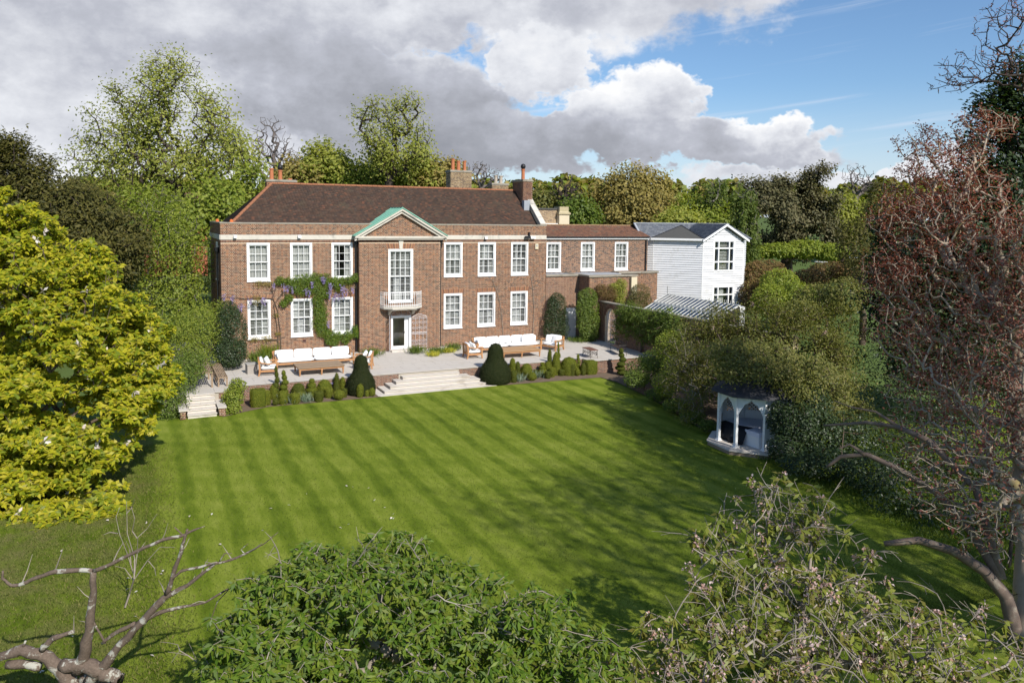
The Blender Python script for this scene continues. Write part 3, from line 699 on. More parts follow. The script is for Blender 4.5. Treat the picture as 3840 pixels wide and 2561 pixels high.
    s = MB(); Fb.box(s, d0, d1, -2.4, -2.35, 0.03, dz); Fb.box(s, d0 - .01, d0 + .02, -2.4, -.36, .03, dz); Fb.box(s, d1 - .02, d1 + .01, -2.4, -.36, .03, dz); Fb.box(s, d0, d1, -2.4, -.36, dz - .02, dz + .01); Fb.box(s, d0, d1, -2.4, -.36, 0.0, .04, 1)
    s.build('hallway', [M('hall_wall', (.66, .65, .56), rough=.9), M('hall_floor', (.42, .34, .25), rough=.6)], dr)
    s = MB(); Fb.box(s, d0 - .12, d1 + .12, .02, .62, .0, .09); s.build('doorstep', m_pavestep, dr)
    # balcony
    bz = 2.70; P = [(8.78, -pj - .02), (8.9, -pj - .42), (9.32, -pj - .82), (10.85, -pj - .82), (11.27, -pj - .42), (11.39, -pj - .02)]
    s = MB(); s.prism(P[::-1] if False else P, bz - .11, bz); s.prism([(9.98 + (x - 10.08) * .94 + .1, y * .96 - .01) for x, y in P], bz - .17, bz - .112); bo = s.build('balcony', m_stone, H)
    for x in (9.35, 10.82):
        s = MB(); V = [(x + a * .075, y, z) for a in (-1, 1) for y, z in ((-pj - .02, bz - .175), (-pj - .62, bz - .175), (-pj - .62, bz - .24), (-pj - .35, bz - .30), (-pj - .02, bz - .55))]
        s.add(V, [(0, 1, 2, 3, 4), (9, 8, 7, 6, 5)] + [(i, i + 5, (i + 1) % 5 + 5, (i + 1) % 5) for i in range(5)]); s.build('bracket', m_stone, bo)
    rail = [(8.82, -pj - .03), (8.94, -pj - .40), (9.34, -pj - .76), (10.83, -pj - .76), (11.23, -pj - .40), (11.35, -pj - .03)]
    s = MB()
    for a, b in zip(rail[:-1], rail[1:]):
        for z, h in ((bz + .86, .035), (bz + .10, .025), (bz + .74, .02)): s.bar((*a, z), (*b, z), .03, h)
    ro = s.build('railing', m_white, bo); bal = MB().box(-.009, .009, -.009, .009, 0, .86).mesh('baluster', m_white)
    for a, b in zip(rail[:-1], rail[1:]):
        L = math.hypot(b[0] - a[0], b[1] - a[1]); n = max(2, int(L / .125))
        for k in range(n): inst('baluster', bal, ro, (a[0] + (b[0] - a[0]) * k / n, a[1] + (b[1] - a[1]) * k / n, bz + .0))
    # iron door screens
    def gate(parent, F, u0, u1, z1, name, mat, seed=0):
        s = MB(); c = (u0 + u1) / 2; r = .011; w = u1 - u0
        for u in (u0, u0 + w * .25, c, u0 + w * .75, u1): s.tube([F.p(u, .05, .05), F.p(u, .05, z1 - (.0 if abs(u - c) < w * .3 else .12))], r, 5)
        for z in (.12, z1 * .45, z1 * .5, z1 - .2): s.tube([F.p(u0, .05, z), F.p(u1, .05, z)], r, 5)
        s.tube([F.p(u0 + w * k / 8, .05, z1 - .12 + .2 * math.sin(PI * k / 8)) for k in range(9)], r, 5)
        def scroll(cu, cz, R, sgn): s.tube([F.p(cu + sgn * R * (1 - k / 14) * math.cos(k * .75), .05, cz + R * (1 - k / 14) * math.sin(k * .75)) for k in range(13)], .008, 4)
        for i in range(4):
            for z in (.28, z1 * .475, z1 - .1, z1 * .78, z1 * .62, .5): scroll(u0 + w * (i + .5) / 4, z, w * .11, 1 if i % 2 else -1)
        return s.build(name, mat, parent)
    m_iron = M('white_ironwork', (.70, .66, .66), rough=.6, var=.1, vs=9)
    gate(H, Fb, d1 + .03, d1 + 1.0, dz - .02, 'iron_gate', m_iron)
    Fg = Frame((d0 - .04, -pj), (-.25, -1.), (-1, .25)); gate(H, Fg, 0.04, .6, dz - .02, 'iron_gate', m_iron)
    s = MB()
    for k in range(9):
        a = PI * k / 8; s.tube([Fb.p((d0 + d1) / 2, .06, dz + .0), Fb.p((d0 + d1) / 2 - math.cos(a) * .62, .06, dz + .02 + math.sin(a) * .36)], .008, 4)
    s.tube([Fb.p((d0 + d1) / 2 - math.cos(PI * k / 14) * .62, .06, dz + .02 + math.sin(PI * k / 14) * .36) for k in range(15)], .012, 5); s.build('overthrow', m_iron, H)
    # rainwater pipes
    for x, y, top, hop in ((12.72, -.09, 6.9, .0), (7.44, -.09, 6.55, .0), (-.12, .75, 6.2, 1.)):
        s = MB(); s.tube([(x, y, 0.05), (x, y, top - .3)], .045, 8)
        for z in (1., 2.6, 4.2, 5.6): s.tube([(x, y, z), (x, y, z + .07)], .06, 8)
        pipe = s.build('downpipe', m_black, H)
        s = MB(); s.lathe([(.05, -.3), (.07, -.22), (.13, -.1), (.14, .06), (.15, .06), (.15, .1)], (x, y, top - .1), 8); s.build('hopper', m_black, pipe)
    # roof
    ye, ze, yr, zr = .42, 7.38, 3.32, 9.92; xl, xr = 3.22, W - .32
    A, B, C, D = (.42, ye, ze), (xr, ye, ze), (xr, yr, zr), (xl, yr, zr); yb2 = 2 * yr - ye
    s = MB(); off = np.array((0, 0, -.02))
    Q = [(np.array(p) + off) for p in (A, B, C, D)]; s.add(Q, [(0, 1, 2, 3)])
    s.add([np.array(p) + off for p in ((.42, yb2, ze), A, D)], [(0, 1, 2)]); s.add([np.array(p) + off for p in ((xr, yb2, ze), (.42, yb2, ze), D, C)], [(0, 1, 2, 3)])
    s.add([np.array(p) + off for p in (B, (xr, yb2, ze), C)], [(0, 1, 2)])
    roof = s.build('roof', m_tile, H)
    roof_tiles('roof_tiles', A, B, C, D, m_tile, roof, holes=lambda c: (abs(c[:, 0] - 10.1) < (8.45 - c[:, 2]) * 1.55) & (c[:, 2] < 8.45))
    roof_tiles('roof_tiles', (.42, yb2, ze), A, np.array(D) + (0, -.02, 0), np.array(D) + (0, .02, 0), m_tile, roof)
    ridge_line((xl, yr, zr - .03), (xr - .2, yr, zr - .03), m_ridge, roof); ridge_line((.46, ye + .03, ze), (xl, yr, zr - .02), m_ridge, roof, r=.1, name='hip_tile')
    # gable coping on the right
    e = np.linspace(0, 1, 7); a, b = np.array((W - .17, .12, 7.62)), np.array((W - .17, yr, 10.28))
    s = MB(); s.slab([(W - .31, .3, 7.5), (W - .31, yr, 9.98), (W - .31, 6.3, 7.5)], (.28, 0, 0)); s.build('gable_upstand', m_mortar, roof)
    for p, q in zip(e[:-1], e[1:]): s = MB(); s.bar(a + (b - a) * (p + .003), a + (b - a) * (q - .003), .40, .10); s.build('gable_coping', m_stone, roof)
    # chimneys
    def stack(x0, x1, y0, y1, z0, z1, mat, pots, pm, cap=m_coping):
        s = MB(); s.box(x0 + .01, x1 - .01, y0 + .01, y1 - .01, z0, z1); o = s.build('chimney', m_mortar, H)
        for F, L in ((Frame((x0, y0), (1, 0)), x1 - x0), (Frame((x0, y1), (0, -1), (-1, 0)), y1 - y0), (Frame((x1, y0), (0, 1), (1, 0)), y1 - y0)): brickwork(F, courses(0, L, z0, z1 - .02, []), mat, o)
        s = MB(); s.box(x0 - .06, x1 + .06, y0 - .06, y1 + .06, z1, z1 + .09); s.box(x0 - .02, x1 + .02, y0 - .02, y1 + .02, z1 + .09, z1 + .14); s.build('cap', cap, o)
        for (x, y, h, r, cowl) in pots:
            s = MB(); s.lathe([(r * 1.15, 0), (r, .06), (r * .92, h - .1), (r * 1.1, h - .08), (r * 1.1, h), (r * .8, h), (r * .78, h - .3)], (x, y, z1 + .12), 12); po = s.build('chimney_pot', pm, o, smooth=False)
            if cowl: s = MB(); s.lathe([(.1, 0), (.12, .05), (.16, .1), (.17, .2), (.13, .3), (.05, .35), (.01, .36)], (x, y, z1 + .12 + h), 12); s.build('cowl', m_black, po, smooth=True)
        return o
    stack(3.28, 5.08, 5.6, 6.3, 7.6, 10.12, m_brick, [(3.62, 5.9, .72, .13, 0), (4.15, 5.9, .62, .13, 1), (4.75, 5.9, .12, .12, 0)], m_pot)
    stack(15.5, 17.05, 5.4, 6.3, 7.6, 11.15, m_buff, [(15.8, 5.8, .8, .13, 0), (16.22, 5.8, .68, .13, 0), (16.68, 5.8, .7, .11, 0)], m_pot, m_coping)
    stack(18.6, 19.85, 5.3, 6.0, 7.6, 10.35, m_buff, [(19.0, 5.6, .55, .12, 0), (19.4, 5.6, .55, .12, 0)], m_potpale, m_coping)
    stack(19.42, 20.12, 2.05, 3.7, 8.6, 10.5, m_brickred, [(19.6, 2.45, .72, .12, 1), (19.9, 3.0, .25, .09, 0)], m_pot)
    s = MB(); s.box(19.35, 19.8, 1.72, 2.04, 8.55, 9.22); s.build('flashing', m_lead, roof)
    # tiles left on the parapet, wall vent
    for x, y in ((.1, 2.8), (.6, .18)):
        s = MB(); s.lathe([(.1, 0), (.09, .12), (.02, .16)], (x, y, zp + .08), 8); s.build('finial', M('orange_clay', (.6, .16, .05)), wall)
    s = MB(); Fm.box(s, 4.35, 4.53, .0, .03, .78, .92); s.build('air_brick', M('dark_vent', (.08, .04, .035)), wall)
    floodlight('silver floodlight on the stone band near the house corner with the downpipe', .75, 6.86, Fm)
    floodlight('white floodlight on the stone band between curtained windows', 4.2, 6.86, Fm)
    floodlight('white floodlight above the middle shuttered windows', 15.75, 6.78, Fm)
    o = thing('security_camera', 'black and white security camera pair on the stone band', 'camera', Fm.p(18.9, .1, 6.8))
    s = MB(); Fm.box(s, 18.78, 18.86, .045, .2, 6.82, 7.12); Fm.box(s, 18.5, 18.86, .12, .24, 6.72, 6.88); s.build('dark_housing', m_black, o)
    s = MB(); Fm.box(s, 18.9, 19.25, .1, .24, 6.7, 6.84); s.build('white_housing', m_white, o)
    o = thing('alarm_box', 'cream alarm box on the brick wall below the security camera', 'alarm', Fm.p(19.4, .0, 6.2))
    s = MB(); Fm.box(s, 19.3, 19.52, .01, .09, 6.02, 6.38); s.build('case', m_cream, o); s = MB(); Fm.box(s, 19.36, 19.46, .09, .1, 6.18, 6.3); s.build('sounder', m_lead, o)
    return H
make_house()
# ------------------------------------------------------------------ foliage tools
SUNWARD = np.array((.06, -.52, .85))   # leaves turn their faces to the light
def LM(k):
    T = {
     'leaf_gold': ([(.37, .365, .018), (.46, .425, .024), (.29, .315, .018), (.50, .44, .04), (.22, .265, .018), (.17, .22, .02), (.33, .30, .03)], .45, .25, .45, (1.4, 1.5, .4)),
     'leaf_mid': ([(.105, .155, .022), (.135, .185, .03), (.08, .125, .018), (.16, .205, .035)], .5, .3, .35, (1.5, 1.6, .5)),
     'leaf_fresh': ([(.19, .24, .03), (.235, .28, .04), (.15, .20, .025), (.28, .31, .05)], .5, .25, .4, (1.5, 1.5, .5)),
     'leaf_lime': ([(.28, .31, .055), (.33, .35, .07), (.22, .25, .045), (.38, .38, .09)], .55, .2, .45, (1.3, 1.3, .5)),
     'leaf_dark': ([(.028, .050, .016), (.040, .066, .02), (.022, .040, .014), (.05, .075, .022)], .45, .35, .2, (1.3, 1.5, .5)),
     'leaf_yew': ([(.075, .072, .016), (.095, .09, .02), (.055, .056, .014), (.12, .105, .025)], .6, .2, .25, (1.3, 1.4, .5)),
     'leaf_cherry': ([(.105, .175, .015), (.135, .205, .02), (.075, .14, .012), (.18, .235, .025), (.13, .185, .05), (.16, .19, .03)], .48, .25, .4, (1.6, 1.6, .4)),
     'leaf_bronze': ([(.16, .195, .03), (.21, .235, .035), (.16, .15, .03), (.24, .26, .045), (.13, .165, .025)], .42, .35, .38, (1.5, 1.4, .4)),
     'leaf_olive': ([(.13, .14, .03), (.16, .165, .036), (.095, .11, .024), (.19, .175, .05)], .55, .25, .3, (1.4, 1.4, .5)),
     'leaf_oak': ([(.26, .215, .06), (.31, .25, .075), (.20, .18, .05), (.34, .28, .09)], .6, .2, .35, (1.3, 1.2, .5)),
     'leaf_holm': ([(.11, .105, .048), (.14, .13, .06), (.085, .085, .04), (.16, .14, .07)], .6, .2, .22, (1.2, 1.2, .6)),
     'leaf_willow': ([(.16, .21, .05), (.20, .24, .065), (.12, .17, .04)], .55, .2, .4, (1.3, 1.3, .5)),
     'leaf_copper': ([(.24, .08, .06), (.30, .115, .075), (.18, .062, .05), (.33, .16, .10), (.21, .10, .065)], .5, .3, .3, (1.6, 1., .8)),
     'leaf_rust': ([(.17, .10, .04), (.21, .135, .05), (.12, .075, .035), (.16, .14, .04)], .6, .2, .3, (1.3, 1.2, .6)),
     'leaf_box': ([(.20, .21, .022), (.23, .24, .03), (.14, .165, .018), (.27, .27, .035)], .55, .25, .25, (1.3, 1.4, .4)),
     'leaf_boxdark': ([(.13, .145, .02), (.165, .175, .025), (.10, .115, .016)], .55, .25, .25, (1.3, 1.4, .4)),
     'leaf_yewtop': ([(.030, .040, .014), (.042, .052, .017), (.022, .032, .011), (.06, .06, .02)], .6, .2, .15, (1.3, 1.4, .5)),
     'petal_white': ([(.80, .74, .70), (.85, .80, .78), (.78, .68, .62)], .6, .2, .4, (1, 1, 1)),
     'petal_pink': ([(.62, .40, .36), (.72, .52, .48), (.55, .33, .27), (.78, .62, .60)], .6, .2, .4, (1, 1, 1)),
     'petal_purple': ([(.36, .30, .52), (.46, .40, .62), (.30, .24, .44)], .6, .2, .4, (1, 1, 1)),
     'petal_yellow': ([(.55, .50, .06), (.45, .45, .06)], .6, .2, .4, (1, 1, 1)),
    }[k]
    return leafmat(k, T[0], T[1], T[2], T[3], T[4])
m_bark = M('bark', (.115, .085, .062), rough=.95, var=.35, vs=7, bump=.6, bs=30)
m_barkpale = M('pale_twig', (.26, .22, .18), rough=.9, var=.3, vs=5, tint=(.36, .34, .27), ts=3)
m_barklichen = M('lichen_bark', (.14, .105, .082), rough=1., spec=.1, var=.6, vs=26, bump=1., bs=30, tint=(.40, .385, .33), ts=4.5, tth=(.54, .62))
m_barkgold = M('golden_lichen_bark', (.33, .27, .205), rough=.95, var=.3, vs=6, tint=(.38, .29, .11), ts=2.0)
m_barkdark = M('dark_bark', (.055, .042, .034), rough=.95, var=.3, vs=6)
m_barkbirch = M('birch_bark', (.55, .52, .47), rough=.9, var=.2, vs=9, tint=(.12, .10, .09), ts=6)
def unit(v): return v / (np.linalg.norm(v, axis=-1, keepdims=True) + 1e-9)
def leaf_geo(P, N, L, W, rng, droop=0., fold=.18, A=None):
    n = len(P); N = unit(N)
    if A is None: A = rng.normal(size=(n, 3))
    A = A + np.array((0, 0, -1.)) * droop; A = unit(A - (A * N).sum(1, keepdims=True) * N); S = np.cross(N, A)
    L = (L * rng.uniform(.7, 1.25, n))[:, None]; W = (W * rng.uniform(.75, 1.2, n))[:, None]
    return A, S, N, L, W, fold
def leaves(name, P, N, L, W, mat, parent, rng, droop=0., fold=.18, A=None, kind='stuff', keep=0, part='leaf'):
    """one joined leaf mesh; the first `keep` leaves become leaf parts of their own"""
    A, S, N, L, W, fold = leaf_geo(np.asarray(P), np.asarray(N), L, W, rng, droop, fold, A); P = np.asarray(P)
    V = np.stack([P, P + A * L * .5 + S * W * .5 + N * W * fold, P + A * L - N * W * fold * .6, P + A * L * .5 - S * W * .5 + N * W * fold], 1)
    if keep:
        me = MB().add([(0, 0, 0), (.5, .5, .18), (0, 1, -.1), (-.5, .5, .18)], [(0, 1, 2, 3)]).mesh('leaf', LM(mat) if isinstance(mat, str) else mat)
        ms = [me]
        off = ORG[parent.name]
        for i in range(keep):
            o = bpy.data.objects.new(part, me); link(o, parent); p = P[i] - off; s, a, n_ = S[i] * W[i], A[i] * L[i], N[i] * W[i]
            o.matrix_local = Matrix([[s[0], a[0], n_[0], p[0]], [s[1], a[1], n_[1], p[1]], [s[2], a[2], n_[2], p[2]], [0, 0, 0, 1]])
        V = V[keep:]
    F = np.arange(len(V) * 4).reshape(-1, 4)
    return obj_np(name, V.reshape(-1, 3), F, LM(mat) if isinstance(mat, str) else mat, parent, kind=kind)
def ball(n, rng, k=2.2):
    d = unit(rng.normal(size=(n, 3))); return d * (rng.uniform(0, 1, n) ** (1 / (3 * k / 2)))[:, None]
def lobe_points(lobes, n, rng, k=2.2):
    vol = np.array([l[3] * l[4] * l[5] for l in lobes]) ** .55; idx = rng.choice(len(lobes), n, p=vol / vol.sum())
    Lb = np.array(lobes)[idx]; b = ball(n, rng, k); return Lb[:, :3] + b * Lb[:, 3:6], unit(b / Lb[:, 3:6])
def blobs(name, lobes, n, L, W, mat, parent, rng, k=3., droop=.2, up=.5, clump=0, kind='stuff', keep=0):
    if clump:
        C, O = lobe_points(lobes, max(4, n // clump), rng, k); r = np.mean([l[3] for l in lobes]) * .16
        i = rng.integers(0, len(C), n); P = C[i] + rng.normal(size=(n, 3)) * r; O = O[i]
    else: P, O = lobe_points(lobes, n, rng, k)
    N = O * .8 + SUNWARD * up * 1.6 + rng.normal(size=(n, 3)) * .5
    return leaves(name, P, N, L, W, mat, parent, rng, droop, kind=kind, keep=keep)
def cones(P0, P1, R0, R1, n):
    d = unit(P1 - P0); ref = np.where(np.abs(d[:, 2:3]) < .9, np.array([[0, 0, 1.]]), np.array([[1., 0, 0]])); x = unit(np.cross(d, ref)); y = np.cross(x, d)
    a = np.arange(n) * 2 * PI / n; ring = x[:, None] * np.cos(a)[None, :, None] + y[:, None] * np.sin(a)[None, :, None]
    V = np.concatenate([P0[:, None] + ring * R0[:, None, None], P1[:, None] + ring * R1[:, None, None]], 1)
    q = np.array([(k, (k + 1) % n, (k + 1) % n + n, k + n) for k in range(n)]); F = (q[None] + (np.arange(len(P0)) * 2 * n)[:, None, None]).reshape(-1, 4)
    return V.reshape(-1, 3), F
def skeleton(trunk, targets, rng, step=.6, wig=.12, pl=.30, sag=0.):
    nodes = [np.array(p, float) for p in trunk]; par = [-1] + list(range(len(trunk) - 1)); plen = [0.]
    for i in range(1, len(nodes)): plen.append(plen[-1] + np.linalg.norm(nodes[i] - nodes[i - 1]))
    top = nodes[-1]; order = np.argsort(np.linalg.norm(targets - nodes[len(nodes) // 2], axis=1)); cap = len(trunk) + len(targets) * 12
    A = np.zeros((cap, 3)); A[:len(nodes)] = nodes; PLn = np.zeros(cap); PLn[:len(nodes)] = plen; n = len(nodes); n0 = max(1, len(trunk) // 3); tips = []
    for t in targets[order]:
        dv = A[n0:n] - t; dist = np.sqrt((dv * dv).sum(1)) + pl * PLn[n0:n] + np.maximum(0, A[n0:n, 2] - t[2]) * .35; j = int(np.argmin(dist)) + n0
        a = A[j].copy(); d = np.linalg.norm(t - a); m = min(10, max(1, int(d / step)))
        perp = rng.normal(size=3) * wig * d; prev = j
        for k in range(1, m + 1):
            f = k / m; p = a + (t - a) * f + perp * math.sin(PI * f) * .6 + rng.normal(size=3) * wig * .18 * step + np.array((0, 0, sag * d * math.sin(PI * f)))
            if n >= cap: break
            A[n] = p; PLn[n] = PLn[prev] + d / m; par.append(prev); prev = n; n += 1
        tips.append(prev)
    return A[:n], np.array(par), np.array(tips)
def limbs(name, A, par, R0, mat, parent, tip=.008, ex=2.3, min_r=0.):
    n = len(A); acc = np.zeros(n); kidsn = np.zeros(n, int)
    for i in range(n - 1, 0, -1):
        if acc[i] == 0: acc[i] = 1.
        acc[par[i]] += acc[i]
    r = acc ** (1 / ex); r = tip + (R0 - tip) * ((r - 1) / max(1e-6, r[0] - 1)) ** 1.05
    i = np.arange(1, n); p = par[1:]; rp = np.minimum(r[p], r[i] * 1.35 + .004); Vs = []; Fs = []; off = 0
    for lo, hi, ns in ((0, .02, 3), (.02, .06, 4), (.06, 9, 8)):
        s = (r[i] >= lo) & (r[i] < hi)
        if s.any(): V, F = cones(A[p[s]], A[i[s]], rp[s], r[i][s], ns) if ns != 3 else cones(A[p[s]], A[i[s]], rp[s], r[i][s], 3); Vs.append(V); Fs.append(F + off); off += len(V)
    return obj_np(name, np.concatenate(Vs), np.concatenate(Fs), mat, parent, smooth=True)
def lob(x, y, rx, ry, dep, rd=None):  # an ellipsoid given by its place in the photo and its distance
    c = at(x, y, dep); m = mpp(dep); return (c[0], c[1], c[2], rx * m, (rd if rd else rx * m), ry * m)
def tree(name, label, base, top, R0, lobes, nt, per, L, W, leaf, bark=None, cat='tree', group=None, clump=.5, tip=.012, seed=1, k=2.2, step=.7, wig=.12, droop=.3, pl=.30, sag=0., keep=0, up=.5, extra=None, ros=None, sel=None):
    rng = np.random.default_rng(seed); base = np.array(base, float); top = np.array(top, float)
    o = thing(name, label, cat, base, group=group); m = 8
    trunk = [base + (top - base) * i / m + (rng.normal(size=3) * .06 * R0 * 4 * (0 < i < m)) for i in range(m + 1)]
    T, O = lobe_points(lobes, nt, rng, k); A, par, tips = skeleton(trunk, T, rng, step, wig, pl, sag)
    limbs('trunk', A, par, R0, bark or m_bark, o, tip)
    if per:
        C = A[tips]; n = nt * per; i = rng.integers(0, len(C), n); f = rng.uniform(0, 1, (n, 1)); pp = par[tips][i]
        P = C[i] * (1 - f * .8) + A[pp] * f * .8 + rng.normal(size=(n, 3)) * clump * .5
        cen = np.mean([l[:3] for l in lobes], 0); N = unit(P - cen) * .5 + SUNWARD * up * 1.6 + rng.normal(size=(n, 3)) * .5
        AX = None
        if ros is not None:      # leaves standing in whorls round the twig ends
            P = C[i] + rng.normal(size=(n, 3)) * clump * .12 - np.array((0, 0, 1.)) * rng.uniform(0, clump * .3, (n, 1)); AX = rng.normal(size=(n, 3)) * (1, 1, .35) + np.array((0, 0, ros)); N = SUNWARD * up + rng.normal(size=(n, 3)) * .32
        if sel is not None: q = sel(P, rng); P, N, n = P[q], N[q], int(q.sum()); AX = AX[q] if AX is not None else None
        if keep:         # the leaves nearest the viewer come first
            q = np.argsort(np.linalg.norm(P - CAM, axis=1)); sel = q[:keep * 6:6]; rest = np.setdiff1d(np.arange(n), sel); q = np.concatenate([sel, rest]); P, N = P[q], N[q]; AX = AX[q] if AX is not None else None
        leaves('crown', P, N, L, W, leaf, o, rng, droop, kind='stuff', keep=keep, A=AX)
    if extra: extra(o, A, par, tips, rng)
    return o
def poly_lobes(poly, n, r, dep, rng, flat=.85, spread=.55):   # masses filling an outline
    p = np.array(poly, float); lo, hi = p.min(0), p.max(0); out = []; w = (hi[0] - lo[0]) * mpp(dep) * .5
    while len(out) < n:
        q = rng.uniform(lo, hi)[None]
        if inside(q, poly): k = rng.uniform(.7, 1.3) * r; d = dep + rng.normal() * w * spread * .6; c = at(q[0, 0], q[0, 1], d); m = mpp(d); out.append((c[0], c[1], c[2], k * m, k * m, k * m * flat))
    return out
def inside(P, poly):
    x, y = P[:, 0], P[:, 1]; r = np.zeros(len(P), bool); n = len(poly)
    for i in range(n):
        (x0, y0), (x1, y1) = poly[i], poly[(i + 1) % n]; c = ((y0 > y) != (y1 > y)) & (x < (x1 - x0) * (y - y0) / (y1 - y0 + 1e-12) + x0); r ^= c
    return r
def sub_lobes(lobes, n, rng, fr=.36, fz=.2):   # each mass broken into flattened sprays
    out = []
    for l in lobes:
        for _ in range(n):
            d = unit(rng.normal(size=3)); d = d * rng.uniform(.55, .98); k = rng.uniform(.75, 1.25); out.append((l[0] + d[0] * l[3], l[1] + d[1] * l[4], l[2] + d[2] * l[5], l[3] * fr * k, l[4] * fr * k, l[5] * fz * k))
    return out
def shrub(name, label, c, r, h, n, L, W, leaf, group=None, seed=0, cat='shrub', lobes=None, k=2.5, droop=.2, stem=True, clump=0):
    rng = np.random.default_rng(seed + 7); c = np.array(c, float); o = thing(name, label, cat, c, group=group)
    if lobes is None:
        lobes = [(c[0], c[1], c[2] + h * .5, r, r, h * .5)] + [(c[0] + rng.uniform(-.5, .5) * r, c[1] + rng.uniform(-.5, .5) * r, c[2] + h * rng.uniform(.4, .75), r * .55, r * .55, h * .32) for _ in range(4)]
    if stem:
        T, _ = lobe_points(lobes, 26, rng, 2); A, par, tips = skeleton([c, c + (0, 0, h * .12), c + (0, 0, h * .25)], T, rng, .4, .1); limbs('stem', A, par, max(.02, h * .02), m_bark, o, .006)
    blobs('foliage', lobes, n, L, W, leaf, o, rng, k, droop, clump=clump)
    return o
# ------------------------------------------------------------------ annexe
def make_annexe():
    A = thing('brick_annexe', 'low brick annexe with red tiled roof between main house and weatherboard house', 'building', (25, 3, 0))
    Fu = Frame((20.2, 2.0), (1, 0)); L = 9.5; zs, zt = 4.38, 6.40; hx = [1.62, 4.37, 7.2]
    holes = [(x - .575, x + .575, zs, zt) for x in hx]
    mb = MB(); wall_mass(mb, Fu, 0, L, 0, 6.7, holes); mb.box(20.2, 29.7, 6.5, 6.8, 0, 6.7); mb.box(29.4, 29.7, 2.3, 6.5, 0, 6.7); w = mb.build('wall', m_mortar, A)
    brickwork(Fu, courses(0, L, 4.0, 6.62, holes, 'flemish'), m_brickdark, w)
    for i, x in enumerate(hx): sash_window(Fu, A, x, zs, zt, 1.15, 3, 2, 'shutter', seed=60 + i)
    s = MB(); Fu.box(s, 0, L + .02, .03, .16, 6.6, 6.72); s.build('fascia', m_white, A)
    s = MB(); Fu.box(s, 0, L, .1, .23, 6.70, 6.79); s.build('gutter', m_black, A)
    ra, rb, rc, rd = (20.2, 1.85, 6.76), (29.85, 1.85, 6.76), (29.85, 4.5, 7.56), (20.2, 4.5, 7.56)
    s = MB(); d = np.array((0, 0, -.02)); s.add([np.array(p) + d for p in (ra, rb, rc, rd)], [(0, 1, 2, 3)]); s.add([np.array(p) + d for p in (rd, rc, (29.85, 7.0, 6.76), (20.2, 7.0, 6.76))], [(0, 1, 2, 3)])
    r = s.build('roof', m_tilered, A); roof_tiles('roof_tiles', ra, rb, rc, rd, m_tilered, r); ridge_line((20.2, 4.5, 7.52), (29.8, 4.5, 7.52), M('mossy_ridge', (.26, .17, .09), rough=.9, var=.3, vs=5), r)
    s = MB(); s.tube([(29.5, 1.9, 6.7), (29.5, 1.9, 3.9)], .045, 8); s.build('downpipe', m_black, A)
    # single storey front range with stone coping
    zc = 4.2
    mb = MB(); mb.box(20.18, 22.72, .03, 1.98, 0, zc); mb.box(22.72, 26.4, -1.33, 1.99, 0, zc); mb.box(26.4, 29.9, 1.0, 1.985, 0, zc); lw = mb.build('front_range', m_mortar, A)
    door = (1.55, 2.35, 0, 2.05)
    brickwork(Frame((20.18, .03), (1, 0)), courses(0, 2.54, 0, zc, [door]), m_brickred, lw); brickwork(Frame((22.72, .03), (0, -1), (-1, 0)), courses(0, 1.36, 0, zc, []), m_brickred, lw)
    brickwork(Frame((22.72, -1.33), (1, 0)), courses(0, 3.68, 0, zc, [], 'flemish'), m_brick, lw); brickwork(Frame((26.4, 1.0), (1, 0)), courses(0, 3.5, 0, zc, [], 'flemish'), m_brick, lw)
    for x0, x1, y0, y1 in ((20.16, 22.70, -.06, 1.95), (22.62, 26.5, -1.43, 1.94), (26.504, 29.95, .9, 1.93)):
        s = MB(); s.box(x0, x1, y0, y0 + .42, zc, zc + .11); s.box(x0, x0 + .35, y0 + .424, y1, zc, zc + .109); s.build('coping', m_coping, lw)
    s = MB(); s.box(20.4, 26.3, .3, 1.9, zc + .01, zc + .06); s.build('flat_roof', m_lead, lw)
    s = MB(); Fd = Frame((20.18, .03), (1, 0)); Fd.box(s, door[0], door[1], -.02, .016, .02, 2.04); Fd.box(s, door[0] + .08, door[1] - .08, .016, .03, .12, 1.96); s.build('door', m_white, A)
    s = MB(); s.box(25.9, 26.36, -1.55, -1.33, 2.6, 4.15); s.build('rendered_pier', m_cream, A)
    b = thing('rear_wing', 'buff brick rear block with flat top showing above the annexe roof', 'building', (23.5, 9.5, 0))
    s = MB(); s.box(21.0, 25.35, 8.0, 11, 0, 8.7); o = s.build('wall', m_mortar, b); brickwork(Frame((21.0, 8.0), (1, 0)), courses(0, 4.35, 6.9, 8.7, [], 'flemish'), m_buff, o)
    s = MB(); s.box(20.95, 25.4, 7.93, 11.05, 8.7, 8.83); s.build('coping', m_felt, b)
    s = MB(); s.box(23.2, 25.3, 7.7, 7.98, 7.2, 7.65); s.build('white_rooflight', m_white, b)
    s = MB(); s.box(25.36, 26.25, 7.6, 8.6, 0, 8.55); c = s.build('chimney', m_cream, b); s = MB(); s.box(25.28, 26.33, 7.52, 8.68, 8.35, 8.5); s.box(25.4, 26.2, 7.64, 8.56, 8.5, 8.95); s.build('cap', M('cap_stone', (.42, .36, .22), rough=.9, var=.2), c)
make_annexe()

